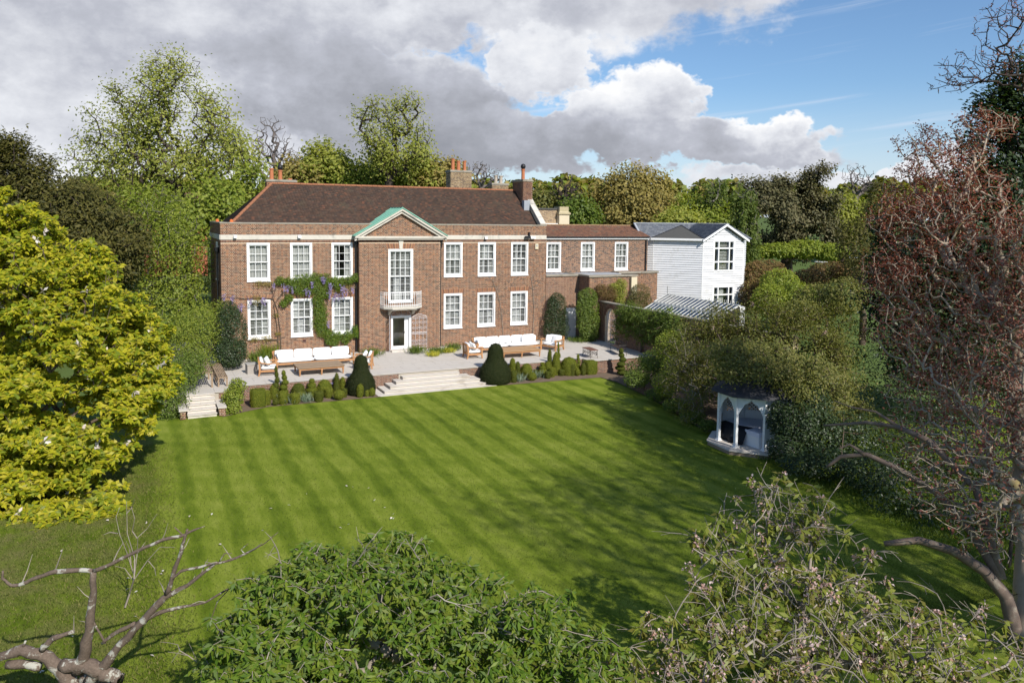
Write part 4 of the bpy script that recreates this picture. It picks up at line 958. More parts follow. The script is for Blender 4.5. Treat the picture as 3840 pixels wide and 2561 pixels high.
# ------------------------------------------------------------------ weatherboard house
def make_white():
    Hs = thing('weatherboard_house', 'white weatherboard house with slate roof and front gable', 'house', (34, 3, 0))
    P = [(30.0, 3.2), (30.55, 2.45), (33.18, 0.0), (37.0, 0.0), (38.4, 1.3), (38.4, 7), (30.0, 7)]
    ze = 6.62; mb = MB(); mb.prism([(30.6, 3.9), (31.1, 3.1), (33.5, .85), (36.7, .85), (37.8, 1.9), (37.8, 6.6), (30.6, 6.6)], 0, ze - .02); core = mb.build('wall', M('board_backing', (.6, .6, .6)), Hs)
    gx, ga = (33.18 + 37.0) / 2, 7.62
    uw = (34.2 - 33.18, 36.05 - 33.18, 4.32, 6.5); lw = (34.25 - 33.18, 36.1 - 33.18, 1.4, 3.15)
    bh = .17
    for i, (a, b) in enumerate(zip(P[:-3], P[1:-2])):
        F = Frame(a, (b[0] - a[0], b[1] - a[1])); L = math.hypot(b[0] - a[0], b[1] - a[1]); gable = i == 2
        z = 1.2 if i < 3 else 1.5; k = 0
        while z < (ga - .1 if gable else ze - .05):
            z1 = min(z + bh + .02, ga if gable else ze); iv = [(.0, L)]
            if gable:
                for h in (uw, lw):
                    if h[2] < z + bh / 2 < h[3]: iv = [(p, q) for p, q in ((0, h[0]), (h[1], L))]
                if z > 6.45: s_ = max(0., (z1 - 6.5) / (ga - 6.5)) * L / 2; iv = [(s_, L - s_)] if L - 2 * s_ > .1 else []
            for p, q in iv:
                V = [F.p(p, .075, z), F.p(q, .075, z), F.p(q, .012, z1), F.p(p, .012, z1), F.p(p, .005, z), F.p(q, .005, z)]
                MB().add(V, [(0, 1, 2, 3), (4, 5, 1, 0), (4, 0, 3), (5, 2, 1)]).build('board', m_whitewood, core)
            z += bh; k += 1
        s = MB(); s.bar((*a, 1.0), (*a, ze - .03), .09, .09); s.build('corner_post', m_white, core)
    # gable wall behind the boards
    s = MB(); s.slab([(33.2, .02, ze - .02), (36.98, .02, ze - .02), (gx, .02, ga - .04)], (0, .1, 0)); s.build('gable', m_whitewood, core)
    # roof: main slope behind, gable over the front, hipped piece over the canted wall
    rz, ry = 7.74, 3.9
    s = MB(); s.add([(29.7, 2.75, 6.62), (38.7, .9, 6.62), (38.9, ry, rz), (29.8, ry, rz)], [(0, 1, 2, 3)]); s.add([(29.8, ry, rz), (38.9, ry, rz), (38.9, 7.4, 6.6), (29.8, 7.4, 6.6)], [(0, 1, 2, 3)])
    rf = s.build('roof', m_slate, Hs); roof_tiles('slates', (29.72, 2.7, 6.66), (38.7, .9, 6.66), (38.9, ry, rz), (29.82, ry, rz), m_slate, rf, w=.25, g=.16)
    s = MB(); s.bar((29.75, ry, rz + .03), (38.95, ry, rz + .03), .16, .07); s.build('ridge_capping', m_lead, rf)
    s = MB(); s.bar((29.7, 2.7, 6.68), (29.78, ry, rz + .02), .16, .08); s.build('verge', m_lead, rf)
    o = .26
    for sx, x0 in ((1, 33.18 - o), (-1, 37.0 + o)):
        zt = lambda x: 6.56 + (ga + .1 - 6.56) * (x - x0) / (gx - x0)
        P4 = [(x0, -.32, zt(x0)), (gx, -.32, zt(gx)), (gx, 3.4, zt(gx)), (x0, 2.6, zt(x0))]
        s = MB(); s.slab(P4 if sx > 0 else P4[::-1], (0, 0, .04)); s.build('gable_roof', m_slate, rf)
        roof_tiles('slates', *( [(x0, 2.6, zt(x0) + .04), (x0, -.32, zt(x0) + .04), (gx, -.32, zt(gx) + .04), (gx, 3.2, zt(gx) + .04)] if sx > 0 else [(x0, -.32, zt(x0) + .04), (x0, 2.6, zt(x0) + .04), (gx, 3.2, zt(gx) + .04), (gx, -.32, zt(gx) + .04)]), m_slate, rf, w=.25, g=.16)
        Q = [(x0 - .02 * sx, -.36, zt(x0) - .12), (gx, -.36, zt(gx) - .10), (gx, -.36, zt(gx) + .06), (x0 - .02 * sx, -.36, zt(x0) + .04)]
        s = MB(); s.slab(Q[::-1] if sx > 0 else Q, (0, .05, 0)); s.build('barge_board', m_white, rf)
        Q = [(x0, -.31, zt(x0) - .02), (gx, -.31, zt(gx) - .02), (gx, .0, zt(gx) - .02), (x0, .0, zt(x0) - .02)]
        s = MB(); s.slab(Q[::-1] if sx > 0 else Q, (0, 0, -.02)); s.build('soffit', m_white, rf)
    e0, e1 = np.array((30.25, 2.4, 6.66)), np.array((33.12, -.28, 6.66)); top = np.array((33.5, 3.0, 7.62))
    n = np.array((-.68, -.73, 0)); e0 = e0 + n * .05; e1 = e1 + np.array((-.1, .0, 0))
    s = MB(); s.add([e0, e1, top, top + (.4, .6, -.05)], [(0, 1, 2), (0, 2, 3)]); s.build('felt_hip', m_felt, rf)
    for a in (e0, e1): s = MB(); s.bar(a + (0, 0, .01), top + (0, 0, .01), .08, .03); s.build('hip_seam', m_black, rf)
    s = MB(); s.bar(e0 + (0, 0, -.05), e1 + (0, 0, -.05), .06, .15); s.build('fascia', m_white, rf)
    s = MB(); V = [e0 + (0, 0, -.1), e1 + (0, 0, -.1), (33.2, .02, 6.56), (30.55, 2.47, 6.56)]; s.add(V, [(0, 1, 2, 3)]); s.build('soffit', m_white, rf)
    # windows: large casements with small side lights
    F = Frame((33.18, 0), (1, 0))
    def casement(h, rows, fill):
        u0, u1, z0, z1 = h; s = MB(); fr = .09; us = [u0, u0 + .42, u1 - .42, u1]; zz = [z0] + [z0 + (z1 - z0) * r for r in rows] + [z1]
        for u in us: F.box(s, u - fr / 2, u + fr / 2, -.12, .06, z0, z1)
        for z in zz:
            for p, q in zip(us[:-1], us[1:]): F.box(s, p + fr / 2, q - fr / 2, -.12, .05, z - fr / 2, z + fr / 2)
        wo = s.build('window', m_white, Hs)
        for a, b in zip(us[:-1], us[1:]):
            for c, d in zip(zz[:-1], zz[1:]):
                s = MB(); F.box(s, a + fr / 2, b - fr / 2, -.06, -.055, c + fr / 2, d - fr / 2); s.build('pane', m_glass, wo)
        s = MB()
        if fill == 'blind':
            for k in range(int((z1 - z0) / .11)): z = z0 + .06 + k * .11; V = [F.p(us[1], -.2, z + .02), F.p(us[2], -.2, z + .02), F.p(us[2], -.13, z - .02), F.p(us[1], -.13, z - .02)]; s.add(V + [v + np.array((0, 0, .008)) for v in V], [(0, 1, 2, 3), (7, 6, 5, 4), (3, 2, 6, 7)])
        else: F.box(s, us[1] + .05, us[2] - .3, -.2, -.19, z0, z1)
        s.build('blind' if fill == 'blind' else 'curtain', m_slat, wo)
        s = MB(); F.box(s, u0 - .12, u0 - .046, -.02, .065, z0 - .08, z1 + .12); F.box(s, u1 + .046, u1 + .12, -.02, .065, z0 - .08, z1 + .12); F.box(s, u0 - .046, u1 + .046, -.02, .065, z1 + .046, z1 + .12); F.box(s, u0 - .046, u1 + .046, -.02, .085, z0 - .08, z0 - .046); s.build('architrave', m_white, wo)
        s = MB(); F.box(s, u0, u1, -.5, -.45, z0, z1); s.build('room', m_dark, wo)
    casement(uw, (.30, .76), 'blind'); casement(lw, (.64,), 'curtain')
make_white()

# ------------------------------------------------------------------ garden wall, gate, greenhouse
def make_wall():
    Wl = thing('garden_wall', 'old brick garden wall with arched gateway running out from the annexe', 'wall', (23.6, -8, 0))
    F = Frame((23.45, -1.35), (0, -1), (-1, 0)); L = 17.; z1 = 2.55; g0, g1, gs = .95, 2.0, 1.75
    mb = MB(); wall_mass(mb, F, 0, L, LZ - .1, z1, [(g0, g1, LZ - .1, gs + .52)], th=.33)
    c = (g0 + g1) / 2; n = 10
    for k in range(n):   # masonry filling beside the arch curve
        a0, a1 = PI * k / n, PI * (k + 1) / n
        u0, v0, u1, v1 = c - math.cos(a0) * .525, gs + math.sin(a0) * .52, c - math.cos(a1) * .525, gs + math.sin(a1) * .52
        V = [F.p(u, d, z) for d in (0, -.33) for u, z in ((u0, v0), (u1, v1), (u1, gs + .52), (u0, gs + .52))]
        mb.add(V, [(0, 1, 2, 3), (7, 6, 5, 4), (0, 4, 5, 1)])
    wm = mb.build('wall', m_mortar, Wl)
    brickwork(F, courses(0, L, LZ, z1, [(g0 - .12, g1 + .12, LZ, gs), (g0 - .06, g1 + .06, gs, gs + .3), (g0 + .12, g1 - .12, gs + .3, gs + .62)]), m_brickred, wm)
    for k in range(14):
        a = PI * (k + .5) / 14; u, z = c - math.cos(a) * .64, gs + math.sin(a) * .63
        s = MB(); s.bar(F.p(c - math.cos(a) * .53, .01, gs + math.sin(a) * .52), F.p(c - math.cos(a) * .75, .01, gs + math.sin(a) * .74), .1, .03, up=tuple(F.n)); s.build('brick', m_brickred, wm)
    e = np.linspace(0, L, 22)
    for p, q in zip(e[:-1], e[1:]): s = MB(); F.box(s, p + .004, q - .004, -.36, .03, z1, z1 + .07); s.build('coping_stone', m_coping, wm)
    G = thing('arched_gate', 'white wrought iron gate in the arched opening of the garden wall', 'gate', tuple(F.p(c, -.1, 0)))
    m_iron = MATS['white_ironwork']; s = MB(); r = .014
    s.tube([F.p(g0 + .03, -.12, .03), F.p(g0 + .03, -.12, gs)] + [F.p(c - math.cos(PI * k / 12) * .49, -.12, gs + math.sin(PI * k / 12) * .49) for k in range(13)] + [F.p(g1 - .03, -.12, gs), F.p(g1 - .03, -.12, .03)], .018, 6)
    for z in (.12, .9, gs): s.tube([F.p(g0 + .03, -.12, z), F.p(g1 - .03, -.12, z)], r, 5)
    s.build('frame', m_iron, G)
    for k in range(1, 8): u = g0 + .03 + (g1 - g0 - .06) * k / 8; s = MB(); s.tube([F.p(u, -.12, .1), F.p(u, -.12, gs + math.sqrt(max(0, .49 ** 2 - (u - c) ** 2)))], r, 5); s.build('bar', m_iron, G)
    for k in range(6):
        s = MB(); cu, cz = c + (-.2 if k % 2 else .2), (.5, 1.1, 1.5)[k // 2]; s.tube([F.p(cu + .14 * (1 - j / 16) * math.cos(j * .7), -.1, cz + .2 * (1 - j / 16) * math.sin(j * .7)) for j in range(15)], .01, 4); s.build('scroll', m_iron, G)
make_wall()
def make_greenhouse():
    G = thing('greenhouse', 'white framed lean-to greenhouse with long glazed roof in two tiers behind garden wall', 'greenhouse', (25, -9, 0))
    y0, y1 = -5.35, -11.9; gb = M('greenhouse_white', (.66, .66, .62), rough=.6, var=.15, vs=5, tint=(.45, .44, .38), ts=3); gg = glassmat('greenhouse_glass', (.86, .88, .88), .30)
    for (xa, za, xb, zb, n) in ((24.0, 2.30, 24.95, 2.76, 18), (25.0, 2.86, 26.0, 3.30, 18)):
        w = (y1 - y0) / n
        s = MB(); s.bar((xa, y0, za), (xa, y1, za), .07, .09); s.bar((xb, y0, zb), (xb, y1, zb), .09, .10); s.build('rail', gb, G)
        for k in range(n + 1): y = y0 + w * k; s = MB(); s.bar((xa + .02, y, za + .06), (xb, y, zb + .06), .05 if 0 < k < n else .12, .05, up=(0, 0, 1)); s.build('glazing_bar', gb, G)
        for k in range(n):
            a, b = y0 + w * k - .025, y0 + w * (k + 1) + .025
            s = MB(); s.slab([(xa + .04, a, za + .05), (xa + .04, b, za + .05), (xb - .03, b, zb + .05), (xb - .03, a, zb + .05)], (0, 0, .006)); s.build('pane', gg, G)
    s = MB(); s.bar((24.98, y0, 2.81), (24.98, y1, 2.81), .2, .05); s.build('gutter', gb, G)
    s = MB(); s.bar((23.98, y0, 2.17), (23.98, y1, 2.17), .1, .14); s.build('sill_board', M('brown_board', (.12, .075, .045), rough=.9, var=.3), G)
    for y in (y0, (y0 + y1) / 2, y1):
        s = MB(); s.box(23.95, 24.05, y - .05, y + .05, LZ, 2.25); s.box(26.0, 26.1, y - .05, y + .05, LZ, 3.25); s.build('post', gb, G)
    s = MB()
    for k in range(40): y = y0 + (y1 - y0) * (k + .5) / 40; s.tube([(26.0, y, 3.35), (26.0, y, 3.47)], .012, 4); s.lathe([(.005, 0), (.025, .03), (.005, .06)], (26.0, y, 3.46), 5)
    s.build('cresting', gb, G, kind='stuff')
    for y in (y0, y1): s = MB(); s.tube([(26.0, y, 3.3), (26.0, y, 3.85)], .015, 5); s.build('finial', m_black, G)
    s = MB(); s.box(26.1, 26.4, y1, y0, LZ, 3.25); s.build('back_wall', m_whitewood, G)
    s = MB(); s.box(24.1, 26.0, y1 + .2, y0 - .2, .7, .78); s.build('staging', m_teakgrey, G)
    rng = random.Random(8)
    for k in range(2):
        y = y0 - 1.2 - k * 4.2; o = thing('potted_plant', 'leafy potted plant under the greenhouse glass ' + ('at the end near the gateway' if k == 0 else 'at the end near the flowering cherry'), 'plant', (25 + rng.uniform(-.4, .4), y, .78))
        s = MB(); c = np.array(o.location); s.lathe([(.1, 0), (.14, .25), (.15, .27)], c, 10); s.build('pot', m_pot, o)
        blobs('foliage', [(c[0], c[1], c[2] + .5, .3, .3, .3)], 160, .1, .05, 'leaf_mid', o, np.random.default_rng(k))
make_greenhouse()
# ------------------------------------------------------------------ summerhouse
def make_gazebo():
    cx, cy, R, zd = 17.5, -22.25, 1.36, -.55; m_w = M('gazebo_white', (.74, .75, .76), rough=.5, var=.05, vs=3)
    G = thing('summerhouse', 'white octagonal summerhouse with arched openings and lattice under trees', 'summerhouse', (cx, cy, LZ))
    ang = [math.radians(22.5 + 45 * k - 4) for k in range(8)]; V = [np.array((cx + R * math.cos(a), cy + R * math.sin(a), 0)) for a in ang]; zt = 1.5
    s = MB(); s.prism([(cx + (R + .42) * math.cos(a), cy + (R + .42) * math.sin(a)) for a in ang], LZ - .1, zd - .06); s.build('plinth', M('plinth_brick', (.30, .22, .16), rough=.9, var=.3), G)
    s = MB(); s.prism([(cx + (R + .46) * math.cos(a), cy + (R + .46) * math.sin(a)) for a in ang], zd - .06, zd); s.build('deck', m_pavestep, G)
    for v in V:
        s = MB(); s.box(v[0] - .055, v[0] + .055, v[1] - .055, v[1] + .055, zd + .06, zt); s.box(v[0] - .10, v[0] + .10, v[1] - .10, v[1] + .10, zd, zd + .035); s.box(v[0] - .075, v[0] + .075, v[1] - .075, v[1] + .075, zd + .035, zd + .08); s.build('post', m_w, G)
    op = [3, 4]          # the two open sides face the lawn
    for k in range(8):
        a, b = V[k], V[(k + 1) % 8]; d = b - a; L = np.linalg.norm(d); d /= L; nrm = np.array((d[1], -d[0], 0)); p = lambda u, o, z: a + d * u + nrm * o + np.array((0, 0, z))
        def ogee(t):     # arch line, 0..1 across
            x = abs(t - .5) * 2; return zt - .20 - (.62 * (x ** 1.6) if x > .55 else .62 * (.55 ** 1.6) * (x / .55) ** .7 * .82 + .0) - (.0)
        n = 24; s = MB(); W = []
        for i in range(n + 1):
            u = .05 + (L - .1) * i / n; z = ogee(i / n)
            for o in (.02, -.02): W += [p(u, o, zt), p(u, o, z)]
        F = []
        for i in range(n):
            q = i * 4; F += [(q, q + 4, q + 5, q + 1), (q + 2, q + 3, q + 7, q + 6), (q + 1, q + 5, q + 7, q + 3)]
        s.add(W, F); s.build('arch_panel', m_w, G)
        if k in op: continue
        s = MB(); V8 = [p(u, o, z) for z in (zd, .35) for u, o in ((.05, .02), (L - .05, .02), (L - .05, -.02), (.05, -.02))]; s.add(V8, [(0, 3, 2, 1), (4, 5, 6, 7), (0, 1, 5, 4), (1, 2, 6, 5), (2, 3, 7, 6), (3, 0, 4, 7)]); s.build('panel', m_w, G)
        s = MB(); z0, z1 = .35, zt - .15; H = z1 - z0; w0, w1 = .18, L - .18
        for sg in (1, -1):
            c = -H
            while c < (w1 - w0):
                u0, v0 = c, 0.; u1, v1 = c + H, H
                lo = max(0., -u0); hi = min(H, (w1 - w0) - u0)
                if hi - lo > .06:
                    A = (u0 + lo, lo); B = (u0 + hi, hi)
                    f = (lambda x: w0 + x) if sg > 0 else (lambda x: w1 - x)
                    s.bar(p(f(A[0]), .006 * sg, z0 + A[1]), p(f(B[0]), .006 * sg, z0 + B[1]), .010, .034, up=(0, 0, 1))
                c += .15
        for u in (.11, L - .11): s.bar(p(u, 0, z0), p(u, 0, z1), .14, .02)
        s.build('lattice', m_w, G, kind='stuff')
    s = MB(); rng = random.Random(1); prof = [(R + .36, zt - .07), (R + .30, zt + .02), (R * .85, zt + .24), (R * .5, zt + .58), (R * .18, zt + .88), (.02, zt + 1.0)]
    W = [(cx + r * math.cos(a) / math.cos(0), cy + r * math.sin(a), z) for r, z in prof for a in ang]
    F = [(j * 8 + i, j * 8 + (i + 1) % 8, (j + 1) * 8 + (i + 1) % 8, (j + 1) * 8 + i) for j in range(5) for i in range(8)]
    s.add(W, F + [tuple(range(7, -1, -1))]); rf = s.build('roof', M('felt_shingle', (.05, .05, .056), rough=.9, var=.3, vs=3, bump=.4, bs=18), G)
    s = MB(); s.lathe([(.03, 0), (.07, .05), (.03, .12), (.01, .3)], (cx, cy, zt + .98), 8); s.build('finial', m_w, rf)
    B = thing('daybed', 'white daybed filling the inside of the octagonal summerhouse', 'bed', (cx, cy, zd))
    pol = [(cx + (R - .10) * math.cos(a), cy + (R - .10) * math.sin(a)) for a in ang]
    half = [q for q in pol if q[0] > cx - .2] ; half = [(cx - .62, cy - .95), (cx + .1, cy - 1.16), (cx + .9, cy - .85), (cx + 1.15, cy - .2), (cx + 1.12, cy + .4), (cx + .55, cy + 1.1), (cx - .5, cy + 1.1), (cx - .75, cy + .7)]
    s = MB(); s.prism(half, zd, zd + .42); s.build('base', m_w, B)
    s = MB(); g = [(cx + (x - cx) * 1.01, cy + (y - cy) * 1.01) for x, y in half]; s.prism(g, zd + .422, zd + .56); s.prism([(cx + (x - cx) * .985, cy + (y - cy) * .985) for x, y in half], zd + .56, zd + .59); s.build('mattress', M('pale_mattress', (.66, .67, .76), rough=.9, var=.05), B)
    C = thing('daybed_cover', 'crumpled black cover hanging off the summerhouse daybed', 'cover', (cx - .8, cy, zd))
    s = MB(); rng = random.Random(5); n = 14; W = []; F = []
    for i in range(n + 1):
        y = cy + .95 - 1.30 * i / n; bulge = .10 * math.sin(i * 1.3) + rng.uniform(-.03, .03)
        for j, (dx, z) in enumerate(((.12, zd + .63), (-.14, zd + .61), (-.24 + bulge * .3, zd + .42), (-.30 + bulge * .6, zd + .2), (-.36 + bulge, zd + .012), (-.30 + bulge, zd + .008))):
            W.append((cx - .70 + dx + (.0 if i < 10 else .05 * (i - 9)), y, z))
    for i in range(n):
        for j in range(5): F.append((i * 6 + j, i * 6 + j + 1, (i + 1) * 6 + j + 1, (i + 1) * 6 + j))
    s.add(W, F); s.build('cloth', M('black_cover', (.012, .013, .018), rough=.7, spec=.3), C, smooth=True)
make_gazebo()

# ------------------------------------------------------------------ furniture
def pillow_mesh(name, w, d, h, mat, n=10, e=.32):
    V = []; F = []; m = n * 2
    sg = lambda c, k: math.copysign(abs(c) ** k, c)
    for i in range(n + 1):
        ph = -PI / 2 + PI * i / n
        for j in range(m):
            th = 2 * PI * j / m; V.append((w / 2 * sg(math.cos(ph), e + .25) * sg(math.cos(th), e), d / 2 * sg(math.cos(ph), e + .25) * sg(math.sin(th), e), h / 2 * sg(math.sin(ph), .62)))
    for i in range(n):
        for j in range(m): F.append((i * m + j, i * m + (j + 1) % m, (i + 1) * m + (j + 1) % m, (i + 1) * m + j))
    mb = MB(); mb.add(V, F); return mb.mesh(name, mat, smooth=True)
CUSH = {}
def cush(name, w, d, h):
    k = (name, w, d, h)
    if k not in CUSH: CUSH[k] = pillow_mesh(name, w, d, h, m_cushion)
    return CUSH[k]
def lounge(name, label, cat, loc, rz, L, seats, backs, pillows, group=None):
    o = thing(name, label, cat, loc, rz, group, local=True); D = .92; hx = L / 2
    s = MB(); s.box(-hx + .08, hx - .08, -D / 2 + .02, -D / 2 + .06, .2, .30); s.box(-hx + .08, hx - .08, D / 2 - .08, D / 2 - .04, .2, .30)
    s.box(-hx + .02, -hx + .06, -D / 2 + .08, D / 2 - .08, .2, .30); s.box(hx - .06, hx - .02, -D / 2 + .08, D / 2 - .08, .2, .30); s.build('seat_rail', m_teak, o)
    for sx in (-1, 1):
        for y in (-D / 2 + .04, D / 2 - .06):
            x = sx * (hx - .04); top = .60 if y < 0 else .80
            s = MB(); V = []
            for z, off, w in ((0, .05 if y > 0 else -.03, .034), (.2, 0, .042), (.45, 0, .04), (top, .04 if y > 0 else 0, .036)): V += [(x + a * w, y + b * w + off, z) for a, b in ((-1, -1), (1, -1), (1, 1), (-1, 1))]
            F = [(q * 4 + i, q * 4 + (i + 1) % 4, (q + 1) * 4 + (i + 1) % 4, (q + 1) * 4 + i) for q in range(3) for i in range(4)] + [(3, 2, 1, 0), (12, 13, 14, 15)]
            s.add(V, F).build('leg', m_teak, o)
        s = MB(); pts = [(sx * (hx - .04), -D / 2 - .06, .585), (sx * (hx - .04), -D / 2 - .03, .63), (sx * (hx - .035), -D / 2 + .1, .645), (sx * (hx - .03), 0, .60), (sx * (hx - .04), D / 2 - .15, .66), (sx * (hx - .05), D / 2, .78)]
        s.tube(pts, [.035, .042, .04, .036, .036, .034], 6); s.build('armrest', m_teak, o)
    s = MB(); s.bar((-hx + .04, D / 2, .80), (hx - .04, D / 2, .80), .05, .07)
    k = int(L / .14)
    for i in range(k): x = -hx + .1 + (L - .2) * i / max(1, k - 1); s.bar((x, D / 2 - .05, .3), (x, D / 2 - .005, .78), .05, .015)
    s.build('back_frame', m_teak, o)
    if L > 2.6:
        for y in (-D / 2 + .04, D / 2 - .06): s = MB(); s.box(-.04, .04, y - .035, y + .035, 0, .25); s.build('leg', m_teak, o)
    w = (L - .2) / seats
    for i in range(seats): c = inst('seat_cushion', cush('seat_cushion', round(w - .01, 2), .80, .17), o, (-hx + .1 + w * (i + .5), -.04, .385))
    w = (L - .2) / backs
    for i in range(backs): c = inst('back_cushion', cush('back_cushion', round(w - .015, 2), .46, .17), o, (-hx + .1 + w * (i + .5), D / 2 - .17, .66), (math.radians(72), 0, 0))
    for (x, y, r, tz) in pillows: inst('throw_pillow', cush('throw_pillow', .48, .46, .16), o, (x, y, .66), (math.radians(66), 0, r))
    return o
lounge('garden_sofa', 'long teak sofa with white cushions by the wisteria covered wall', 'sofa', (4.32, -3.2, 0), 0, 4.2, 2, 4, [(-1.72, .0, .55, 0), (1.62, .0, -.75, 0)])
lounge('garden_sofa', 'long teak sofa with white cushions and pillows in front of shuttered windows', 'sofa', (15.95, -2.95, 0), 0, 4.3, 2, 5, [(-1.75, .02, .6, 0), (-1.45, .0, .4, 0), (1.25, .0, -.3, 0), (1.7, .0, -.6, 0)])
ag = 'teak armchairs'
lounge('garden_armchair', 'teak armchair with white cushions beside the grey side block', 'armchair', (1.72, -4.75, 0), PI / 2 - .12, .98, 1, 1, [(-.2, .05, .15, 0), (.2, .0, -.1, 0)], ag)
lounge('garden_armchair', 'teak armchair partly behind the yew cone, near the stepped flight', 'armchair', (6.65, -4.85, 0), -PI / 2 - .35, .95, 1, 1, [(-.2, .02, .2, 0), (.2, .0, -.1, 0)], ag)
lounge('garden_armchair', 'teak armchair with white cushions at the doorway end of the second sofa', 'armchair', (13.15, -4.25, 0), PI / 2 - .1, .98, 1, 1, [(-.2, .03, .2, 0), (.2, .0, -.1, 0)], ag)
lounge('garden_armchair', 'wide teak armchair with white cushions in front of the clipped evergreen column', 'armchair', (18.75, -3.6, 0), -PI / 2 + .45, 1.15, 1, 1, [(-.25, .02, .2, 0), (.2, .0, -.1, 0)], ag)
def coffee(label, loc, L, W, rz=0., mat=None, h=.42):
    o = thing('coffee_table', label, 'table', loc, rz, local=True); n = 9
    for i in range(n): y0 = -W / 2 + W * i / n; s = MB(); s.box(-L / 2, L / 2, y0 + .003, y0 + W / n - .003, h - .035, h); s.build('plank', mat or m_teakgrey, o)
    s = MB(); a, b = L / 2 - .06, W / 2 - .06; s.box(-a, a, -b, -b + .03, h - .13, h - .037); s.box(-a, a, b - .03, b, h - .13, h - .037); s.box(-a, -a + .03, -b + .031, b - .031, h - .13, h - .037); s.box(a - .03, a, -b + .031, b - .031, h - .13, h - .037); s.build('apron', m_teak, o)
    for x in (-a + .03, 0, a - .03):
        for y in (-b + .03, b - .03): s = MB(); s.lathe([(.028, 0), (.03, .03), (.045, .16), (.042, .2), (.055, .22), (.055, h - .05)], (x, y, 0), 8); s.build('leg', m_teak, o)
coffee('low grey-brown teak coffee table in front of the wisteria side sofa', (4.18, -5.25, 0), 2.35, 1.5)
coffee('low golden teak coffee table in front of the shuttered window sofa', (15.75, -4.75, 0), 2.5, 1.5, 0, M('golden_teak', (.40, .245, .125), rough=.7, var=.2, vs=7))
o = thing('side_block', 'square grey stone side table beside the armchair', 'table', (1.0, -4.15, 0), .1, local=True)
s = MB(); s.box(-.25, .25, -.25, .25, .0, .46); s.build('plinth', M('grey_stone', (.33, .30, .27), rough=.9, var=.15), o); s = MB(); s.box(-.28, .28, -.28, .28, .46, .51); s.build('top', M('grey_top', (.36, .34, .31), rough=.9, var=.15), o)
def slatted(name, label, cat, x0, x1, y0, y1, h, nsplit):
    o = thing(name, label, cat, ((x0 + x1) / 2, (y0 + y1) / 2, 0)); n = max(4, int((x1 - x0) / .085))
    for k in range(nsplit):
        ya = y0 + (y1 - y0) * k / nsplit + .04; yb = y0 + (y1 - y0) * (k + 1) / nsplit - .04
        for i in range(n): x = x0 + .03 + (x1 - x0 - .06) * i / n; s = MB(); s.box(x, x + (x1 - x0 - .06) / n - .025, ya, yb, h - .03, h); s.build('slat', m_teakgrey, o)
    s = MB()
    for k in range(nsplit + 1): y = y0 + (y1 - y0) * k / nsplit; s.box(x0, x1, y - .036, y + .036, h - .05, h + .002)
    s.box(x0, x0 + .028, y0 + .04, y1 - .04, h - .09, h - .001); s.box(x1 - .028, x1, y0 + .04, y1 - .04, h - .09, h - .001); s.build('frame', m_teakgrey, o)
    for x in (x0 + .04, x1 - .04):
        for k in range(nsplit + 1): y = min(max(y0 + (y1 - y0) * k / nsplit, y0 + .04), y1 - .04); s = MB(); s.box(x - .035, x + .035, y - .035, y + .035, 0, h - .052); s.build('leg', m_teakgrey, o)
slatted('dining_table', 'weathered slatted teak dining table half hidden by shrubs at the terrace end', 'table', -2.35, -1.05, -6.9, -2.9, .72, 2)
slatted('garden_bench', 'weathered slatted teak bench at the top of the narrow side steps', 'bench', -.85, -.40, -6.9, -3.2, .45, 3)
def iron_table(label, loc, rz, L, W, h, top, dark):
    o = thing('iron_table', label, 'table', loc, rz, local=True); mi = m_black if dark else M('rusty_iron', (.05, .035, .03), rough=.7)
    s = MB(); s.box(-L / 2, L / 2, -W / 2, W / 2, h - .03, h); s.build('top', top, o)
    for x in (-L / 2 + .05, L / 2 - .05):
        for y in (-W / 2 + .04, W / 2 - .04): s = MB(); s.tube([(x, y, 0), (x * 1.03, y, .1), (x * .96, y, .3), (x, y, h - .03)], .014, 5); s.build('leg', mi, o)
        for k in range(2):
            s = MB(); cy = -W / 4 + k * W / 2; s.tube([(x, cy + .10 * (1 - j / 15) * math.cos(j * .7), h * .5 + .14 * (1 - j / 15) * math.sin(j * .7)) for j in range(14)], .01, 4); s.build('scroll', mi, o)
    for y in (-W / 2 + .04, W / 2 - .04):
        for k in range(4): s = MB(); cx_ = -L * .36 + k * L * .24; s.tube([(cx_ + .12 * (1 - j / 15) * math.cos(j * .7 * (1 if k % 2 else -1)), y, h * .5 + .15 * (1 - j / 15) * math.sin(j * .7)) for j in range(14)], .01, 4); s.build('scroll', mi, o)
iron_table('small tiled table on scrolled iron legs near the garden gate', (19.55, -6.7, 0), -PI / 2 - .1, 1.15, .5, .5, M('brown_tile_top', (.17, .085, .06), rough=.6, var=.2), 0)
def iron_bench(label, loc, rz, L):
    o = thing('iron_bench', label, 'bench', loc, rz, local=True); s = MB(); s.box(-L / 2, L / 2, -.22, .22, .42, .44); s.build('seat', M('iron_seat', (.05, .035, .03), rough=.8), o)
    for x in (-L / 2 + .04, L / 2 - .04):
        s = MB(); s.tube([(x, -.22, 0), (x, -.2, .42), (x, -.22, .62), (x, .2, .62)], .014, 5); s.tube([(x, .26, 0), (x, .2, .42), (x, .28, .85)], .014, 5); s.build('leg', m_black, o)
    s = MB(); s.tube([(-L / 2 + L * k / 12, .28 + .0, .80 + .10 * math.sin(PI * k / 12)) for k in range(13)], .014, 5); s.tube([(-L / 2, .24, .55), (L / 2, .24, .55)], .012, 5); s.build('back_rail', m_black, o)
    for k in range(6):
        s = MB(); cx_ = -L / 2 + L * (k + .5) / 6; s.tube([(cx_ + .1 * (1 - j / 15) * math.cos(j * .7 * (1 if k % 2 else -1)), .26, .69 + .12 * (1 - j / 15) * math.sin(j * .7)) for j in range(14)], .009, 4); s.build('scroll', m_black, o)
